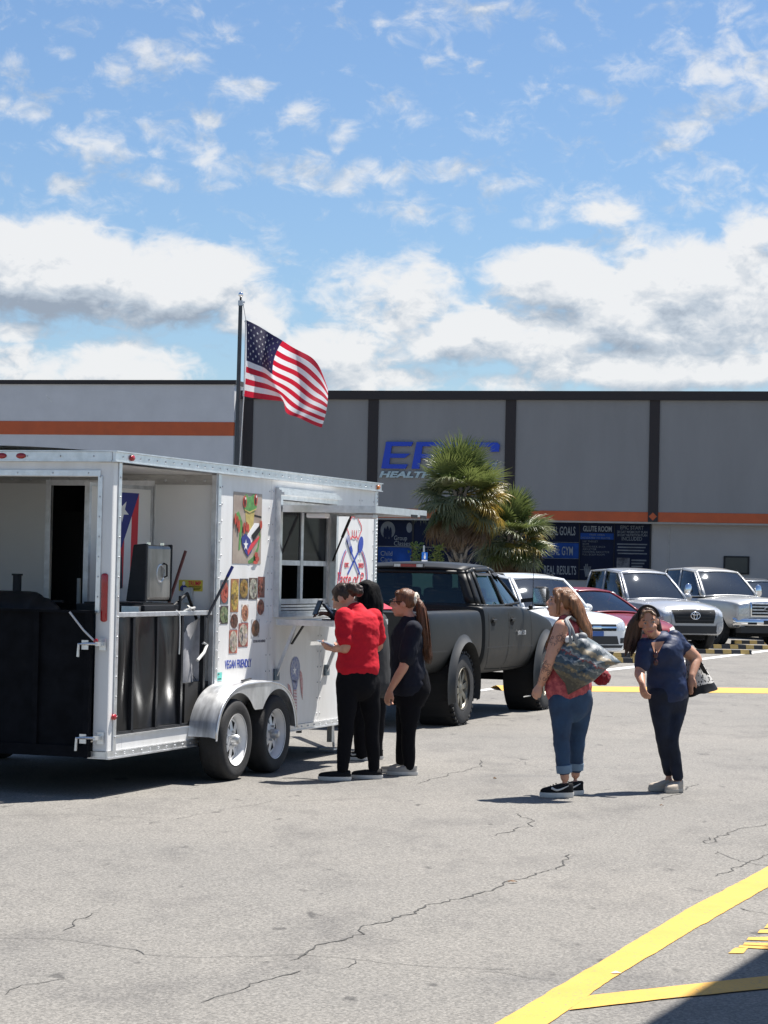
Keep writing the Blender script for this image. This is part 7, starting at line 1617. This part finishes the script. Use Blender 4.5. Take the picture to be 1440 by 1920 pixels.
def palm(name,label,u,v,Y,crown_z,scale,seed,yel=0.15):
    b=at(u,v,Y); T=empty(name,(b.x,b.y,0)); rn=random.Random(seed); cz=crown_z
    tr=MB(); tr.limb([(0,0,-.05),(0.02,0,cz*.4),(0,0,cz*.75),(0,0,cz-.1)],[.20,.17,.16,.13],n=14); tr.build('trunk',mat('palm trunk bark',(0.12,0.105,0.09),0.9,0,0.3,9,0.5,22),T,smooth=True)
    bm=mat('old leaf base',(0.26,0.23,0.19),0.85,0,0.35,11)
    mbb=MB().tube([(0,0,0),(.07,0,.12),(.16,0,.27),(.20,0,.36)],[(.075,.02),(.055,.018),(.035,.014),(.022,.010)],8,side=(0,1,0)); base_me=mbb.mesh('leaf_base'); base_me.materials.append(bm); base_me.shade_smooth()
    k=0
    z=cz*.30
    while z<cz-.15:
        for a in range(6):
            o=bpy.data.objects.new('leaf_base',base_me); col.objects.link(o); o.parent=T; an=2*pi*a/6+k*.55; o.location=(cos(an)*.13,sin(an)*.13,z+.03*a); o.rotation_euler=(rn.uniform(-.15,.15),rn.uniform(-.1,.25),an); 
        z+=.20; k+=1
    n=0
    tiers=[(10,1.1,1.5,'g',1.05),(10,.75,1.15,'g',1.0),(10,.35,.75,'g',1.0),(10,0,.35,'m',1.0),(11,-.32,.0,'m',1.0),(11,-.62,-.30,'m',1.0),(15,-.85,-.60,'m',1.0),(15,-1.1,-.8,'b',1.1),(13,-1.35,-1.05,'b',1.0)]
    for cnt,e0,e1,kind,sc in tiers:
        ph=rn.uniform(0,6)
        for i in range(cnt):
            az=ph+2*pi*i/cnt+rn.uniform(-.2,.2); el=rn.uniform(e0,e1); kd=kind
            if kind=='m' and cos(az)>.2 and rn.random()<yel*3: kd='y'
            elif kind=='m' and rn.random()<.25: kd='g'
            o=bpy.data.objects.new('frond',get_frond(kd,rn.randrange(4))); col.objects.link(o); o.parent=T
            o.rotation_mode='QUATERNION'
            X=Vector((cos(az)*cos(el),sin(az)*cos(el),sin(el))); Zu=Vector((0,0,1)) if abs(el)<1.3 else Vector((-cos(az),-sin(az),0))
            Zv=(Zu-X*Zu.dot(X)).normalized(); Yv=Zv.cross(X); m=Matrix((X,Yv,Zv)).transposed(); m=m@Matrix.Rotation(rn.uniform(-.5,.5),3,'X'); o.rotation_quaternion=m.to_quaternion()
            s=scale*sc*rn.uniform(.85,1.1); o.scale=(s,s,s); o.location=(X.x*.10,X.y*.10,cz-.15+.18*(el/1.4)-(.10 if kd=='b' else 0)); n+=1
    tag(T,label,'palm tree','cabbage palms in the planting bed'); return T
palm('palm_tree','tall bushy cabbage palm covering part of the blue roof sign',864,1000,58.0,3.80,0.80,3,.30)
palm('palm_tree','shorter cabbage palm to the right behind the taller one',957,1050,60.5,2.80,0.70,11,.06)
def shrub(name,label,u,Y,h0,h1,rad,seed,group=None):
    b=at(u,1060,Y); T=empty(name,(b.x,b.y,0)); rn=random.Random(seed); mb=MB()
    stems=[]
    for k in range(7):
        a=rn.uniform(0,2*pi); e=Vector((cos(a)*rad*.7*rn.random(),sin(a)*rad*.7*rn.random(),h1*rn.uniform(.75,.98))); q=[Vector((rn.uniform(-.05,.05),rn.uniform(-.05,.05),0)),Vector((e.x*.3,e.y*.3,e.z*.5)),e]; stems.append(q); mb.tube(q,[.022,.014,.005],6)
    mb.build('stems',mat('shrub stem',(0.13,0.10,0.07),0.9),T)
    mb=MB()
    for k in range(420):
        th=rn.uniform(0,2*pi); rr=rad*rn.random()**.5; z=h0+(h1-h0)*rn.random(); lump=.6+.5*mnoise.noise(Vector((cos(th)*1.5,sin(th)*1.5,z*2+seed)))
        c=Vector((cos(th)*rr*lump*(1.1-.5*((z-h0)/(h1-h0))),sin(th)*rr*lump,z)); d=Vector((rn.uniform(-1,1),rn.uniform(-1,1),rn.uniform(-.3,.9))).normalized(); s_=d.orthogonal().normalized(); l=rn.uniform(.07,.12); w=l*.42
        up=d.cross(s_)*.012; mb.add([c,c+d*l*.5+s_*w*.5+up,c+d*l,c+d*l*.5-s_*w*.5+up],[(0,1,2),(0,2,3)])
    o=mb.build('foliage',leafm('shrub leaf %d'%seed,(0.34,0.36,0.07),(0.07,0.13,0.03)),T,fixn=False); tag(T,label,'shrub','shrubs beside the palms')
shrub('leafy_shrub','bright green shrub left of the blue parking sign',783,57.0,1.3,2.42,.42,5); shrub('leafy_shrub','bright green shrub between the blue parking sign and the tall palm',821,57.5,1.3,2.38,.34,9)
sg=at(796,1040,56.0); S=empty('parking_sign',(sg.x,sg.y,0),radians(62))
MB().cyl((0,0.02,0),(0,0.02,2.36),.022,n=10).build('post',M_dalu,S); MB().box(-.15,.15,-.006,0,2.02,2.20).build('blue_plate',mat('sign blue',(0.01,0.13,0.50),0.4),S); MB().box(-.15,.15,-.006,0,1.90,2.015).build('white_plate',M_wp,S)
flat('wheelchair_symbol',ellipse(.0,2.085,.05,.05),M_wp,S,-.0065); flat('wheelchair_symbol',[(-.02,2.1),(.02,2.1),(.03,2.17),(-.01,2.18)],M_wp,S,-.0065); tag(S,'small blue accessible parking sign on a post between two shrubs','sign')

# ------------------------------------------------------------------ flag and pole
def flag():
    Y=27.6; top=at(451.0,573,Y); bx=at(443.5,870,Y); base=Vector((bx.x-.01,Y,0))
    P=empty('flag_pole',base); M_p=mat('dull steel pole',(0.055,0.06,0.065),0.45,0.3,0.1,6)
    h=top.z; lx=top.x-base.x
    MB().tube([(0,0,0),(lx*.5,0,h*.5),(lx*.72,0,h*.72)],[.040,.034,.030],14).build('pole_section',M_p,P,smooth=40); MB().tube([(lx*.72,0,h*.72),(lx,0,h)],[.026,.023],14).build('pole_section',M_p,P,smooth=40)
    MB().cyl((lx,0,h),(lx,0,h+.06),.030).build('truck_collar',M_dalu,P); MB().cyl((lx,0,h+.06),(lx,0,h+.10),.012).build('finial_stem',M_black,P); MB().ell((lx,0,h+.13),.030,.030,.030).build('finial_ball',M_chrome,P,smooth=True); MB().box(lx,lx+.05,-.01,.01,h+.03,h+.05).build('pulley',M_dalu,P)
    MB().box(-.35,.35,-.35,.35,0,.02).build('base_plate',M_bsteel,P)
    q=[at(456,570,Y)-base,at(461,598,Y)-base,at(457,745,Y)-base,at(449,872,Y)-base]; MB().tube(q,.006,6).build('halyard',mat('white cord',(0.65,0.65,0.63),0.8),P)
    tag(P,'grey telescoping flag pole with ball finial behind the trailer','flag pole')
    U=[0,.2,.4,.6,.8,1]; V=[0,7/13,1]
    G=[[(462,600),(462,676),(458,743)],[(497,618),(489,687),(493,749)],[(530,640),(511,701),(529,752)],[(567,661),(551,724),(537,773)],[(596,682),(589,752),(564,786)],[(614,728),(613,764),(603,801)]]
    DY=[[0,0,0],[.10,-.06,-.10],[-.12,.16,.10],[-.02,-.10,.20],[.10,.05,-.12],[.30,.20,.10]]
    C=[[at(*G[i][j],Y+DY[i][j])-base for j in range(3)] for i in range(6)]
    def cr(p0,p1,p2,p3,t): return 0.5*((2*p1)+(p2-p0)*t+(2*p0-5*p1+4*p2-p3)*t*t+(3*p1-p0-3*p2+p3)*t**3)
    def S(u,v):
        f=u*5; i=min(int(f),4); t=f-i; row=[]
        for j in range(3): row.append(cr(C[max(i-1,0)][j],C[i][j],C[i+1][j],C[min(i+2,5)][j],t))
        # quadratic through the three rows at v=0,7/13,1
        a,b,c=row; m=7/13; l0=(v-m)*(v-1)/(m); l1=v*(v-1)/(m*(m-1)); l2=v*(v-m)/(1-m)
        p=a*l0+b*l1+c*l2; k=min(1,u*3); return p+Vector((0,.045*sin(9*u+5*v)*k,.006*sin(21*u+4*v)*k))
    def fab(name,c):
        m=bpy.data.materials.new(name); m.use_nodes=True; nt=m.node_tree; L=nt.links.new; b=nt.nodes['Principled BSDF']; b.inputs['Base Color'].default_value=(*c,1); b.inputs['Roughness'].default_value=.6
        tr=nd(nt,'ShaderNodeBsdfTranslucent'); tr.inputs[0].default_value=(*c,1); mx=nd(nt,'ShaderNodeMixShader'); mx.inputs[0].default_value=.42; L(b.outputs[0],mx.inputs[1]); L(tr.outputs[0],mx.inputs[2]); L(mx.outputs[0],nt.nodes['Material Output'].inputs['Surface']); return m
    fr,fw,fb=fab('flag red nylon',(0.50,0.012,0.035)),fab('flag white nylon',(0.72,0.72,0.73)),fab('flag navy nylon',(0.022,0.020,0.065))
    F=empty('flag',base)
    for k in range(13):
        u0=.4 if k<7 else 0.0; v0,v1=k/13,(k+1)/13
        MB().grid(lambda i,j:S(u0+(1-u0)*i,v0+(v1-v0)*j),40 if u0 else 60,3).build('stripe',fr if k%2==0 else fw,F,smooth=True,fixn=False)
    MB().grid(lambda i,j:S(.4*i,7/13*j),30,24).build('canton',fb,F,smooth=True,fixn=False)
    mb=MB()
    for r in range(9):
        for c in range(6 if r%2==0 else 5):
            uu=(.4/12)*(1+2*c+(r%2)); vv=(7/13/10)*(r+1)
            for off in (-1,1):
                pts=[]
                for k in range(10):
                    rad=.022 if k%2==0 else .009; a=-pi/2+pi*k/5; pts.append(S(uu+rad*cos(a)*.53,vv+rad*sin(a)*1.0)+Vector((0,.004*off,0)))
                mb.add(pts,[tuple(range(10))])
    o=mb.build('stars',fw,F,fixn=False); o['kind']='stuff'
    MB().grid(lambda i,j:S(0,j)+Vector((-.02*i,0,0)),1,12).build('header_band',fw,F,smooth=True,fixn=False)
    for v in (.02,.98): MB().ell(S(0,v)+Vector((-.012,0,0)),.012,.008,.012).build('grommet',M_dalu,F,smooth=True)
    tag(F,'red white and blue starred flag flying from the grey pole','flag')
flag()
# someone sitting in the cab of the dark pickup
def rider():
    M4=Matrix.Translation(BT.location)@Matrix.Rotation(BT.rotation_euler[2],4,'Z'); W=lambda x,y,z: M4@Vector((x,y,z))
    o=W(1.9,-.42,0); F=Figure.__new__(Figure); F.o=Vector((o.x,o.y,0)); F.root=empty('person',F.o); F.body=MB(); tag(F.root,'person sitting inside the cab of the dark pickup with one hand raised','person')
    w=lambda x,y,z: W(x,y,z)-F.o
    F.torso(w(1.95,-.42,.98),w(1.90,-.42,1.12),w(1.87,-.42,1.32),w(1.88,-.42,1.46),(W(0,1,0)-W(0,0,0)),(.17,.16,.17,.06)); f=(W(1,0,0)-W(0,0,0)); F.head(w(1.90,-.42,1.60),f,(0,0,1),.95)
    F.arm(w(1.87,-.60,1.36),w(1.70,-.68,1.22),w(1.52,-.56,1.38)); F.hand(w(1.52,-.56,1.38),-f*.8+Vector((-.3,0,.6)),(0,0,1),.5); F.arm(w(1.87,-.24,1.36),w(1.95,-.2,1.15),w(2.2,-.3,1.1)); F.hand(w(2.2,-.3,1.1),f,(0,0,-1),.5)
    F.leg(w(2.0,-.50,.98),w(2.42,-.52,1.02),w(2.6,-.52,.72)); F.leg(w(2.0,-.34,.98),w(2.42,-.32,1.02),w(2.6,-.32,.72)); F.finish(SK1,.011)
    mb=MB(); mb.limb([w(1.95,-.42,.96),w(1.90,-.42,1.12),w(1.87,-.42,1.34),w(1.88,-.42,1.43)],[(.19,.14),(.18,.135),(.20,.13),(.08,.08)],n=18,side=(W(0,1,0)-W(0,0,0))); mb.limb([w(1.87,-.60,1.36),w(1.72,-.67,1.24)],[.07,.065]); mb.limb([w(1.87,-.24,1.36),w(1.94,-.2,1.18)],[.07,.065]); F.cloth('shirt',mb,BLK,.013,None)
    mb=MB(); mb.limb([w(2.0,-.50,.98),w(2.42,-.52,1.02),w(2.6,-.52,.74)],[.10,.08,.06]); mb.limb([w(2.0,-.34,.98),w(2.42,-.32,1.02),w(2.6,-.32,.74)],[.10,.08,.06]); F.cloth('trousers',mb,BLK,.013,None)
    mb=MB(); mb.ell(F.hc-F.hf*.03+F.hu*.03,.085,.097,.10,F.hr,F.hf,F.hu); F.cloth('hair',mb,hairm('dark brown hair',(0.032,0.017,0.010)),.011,None)
rider()
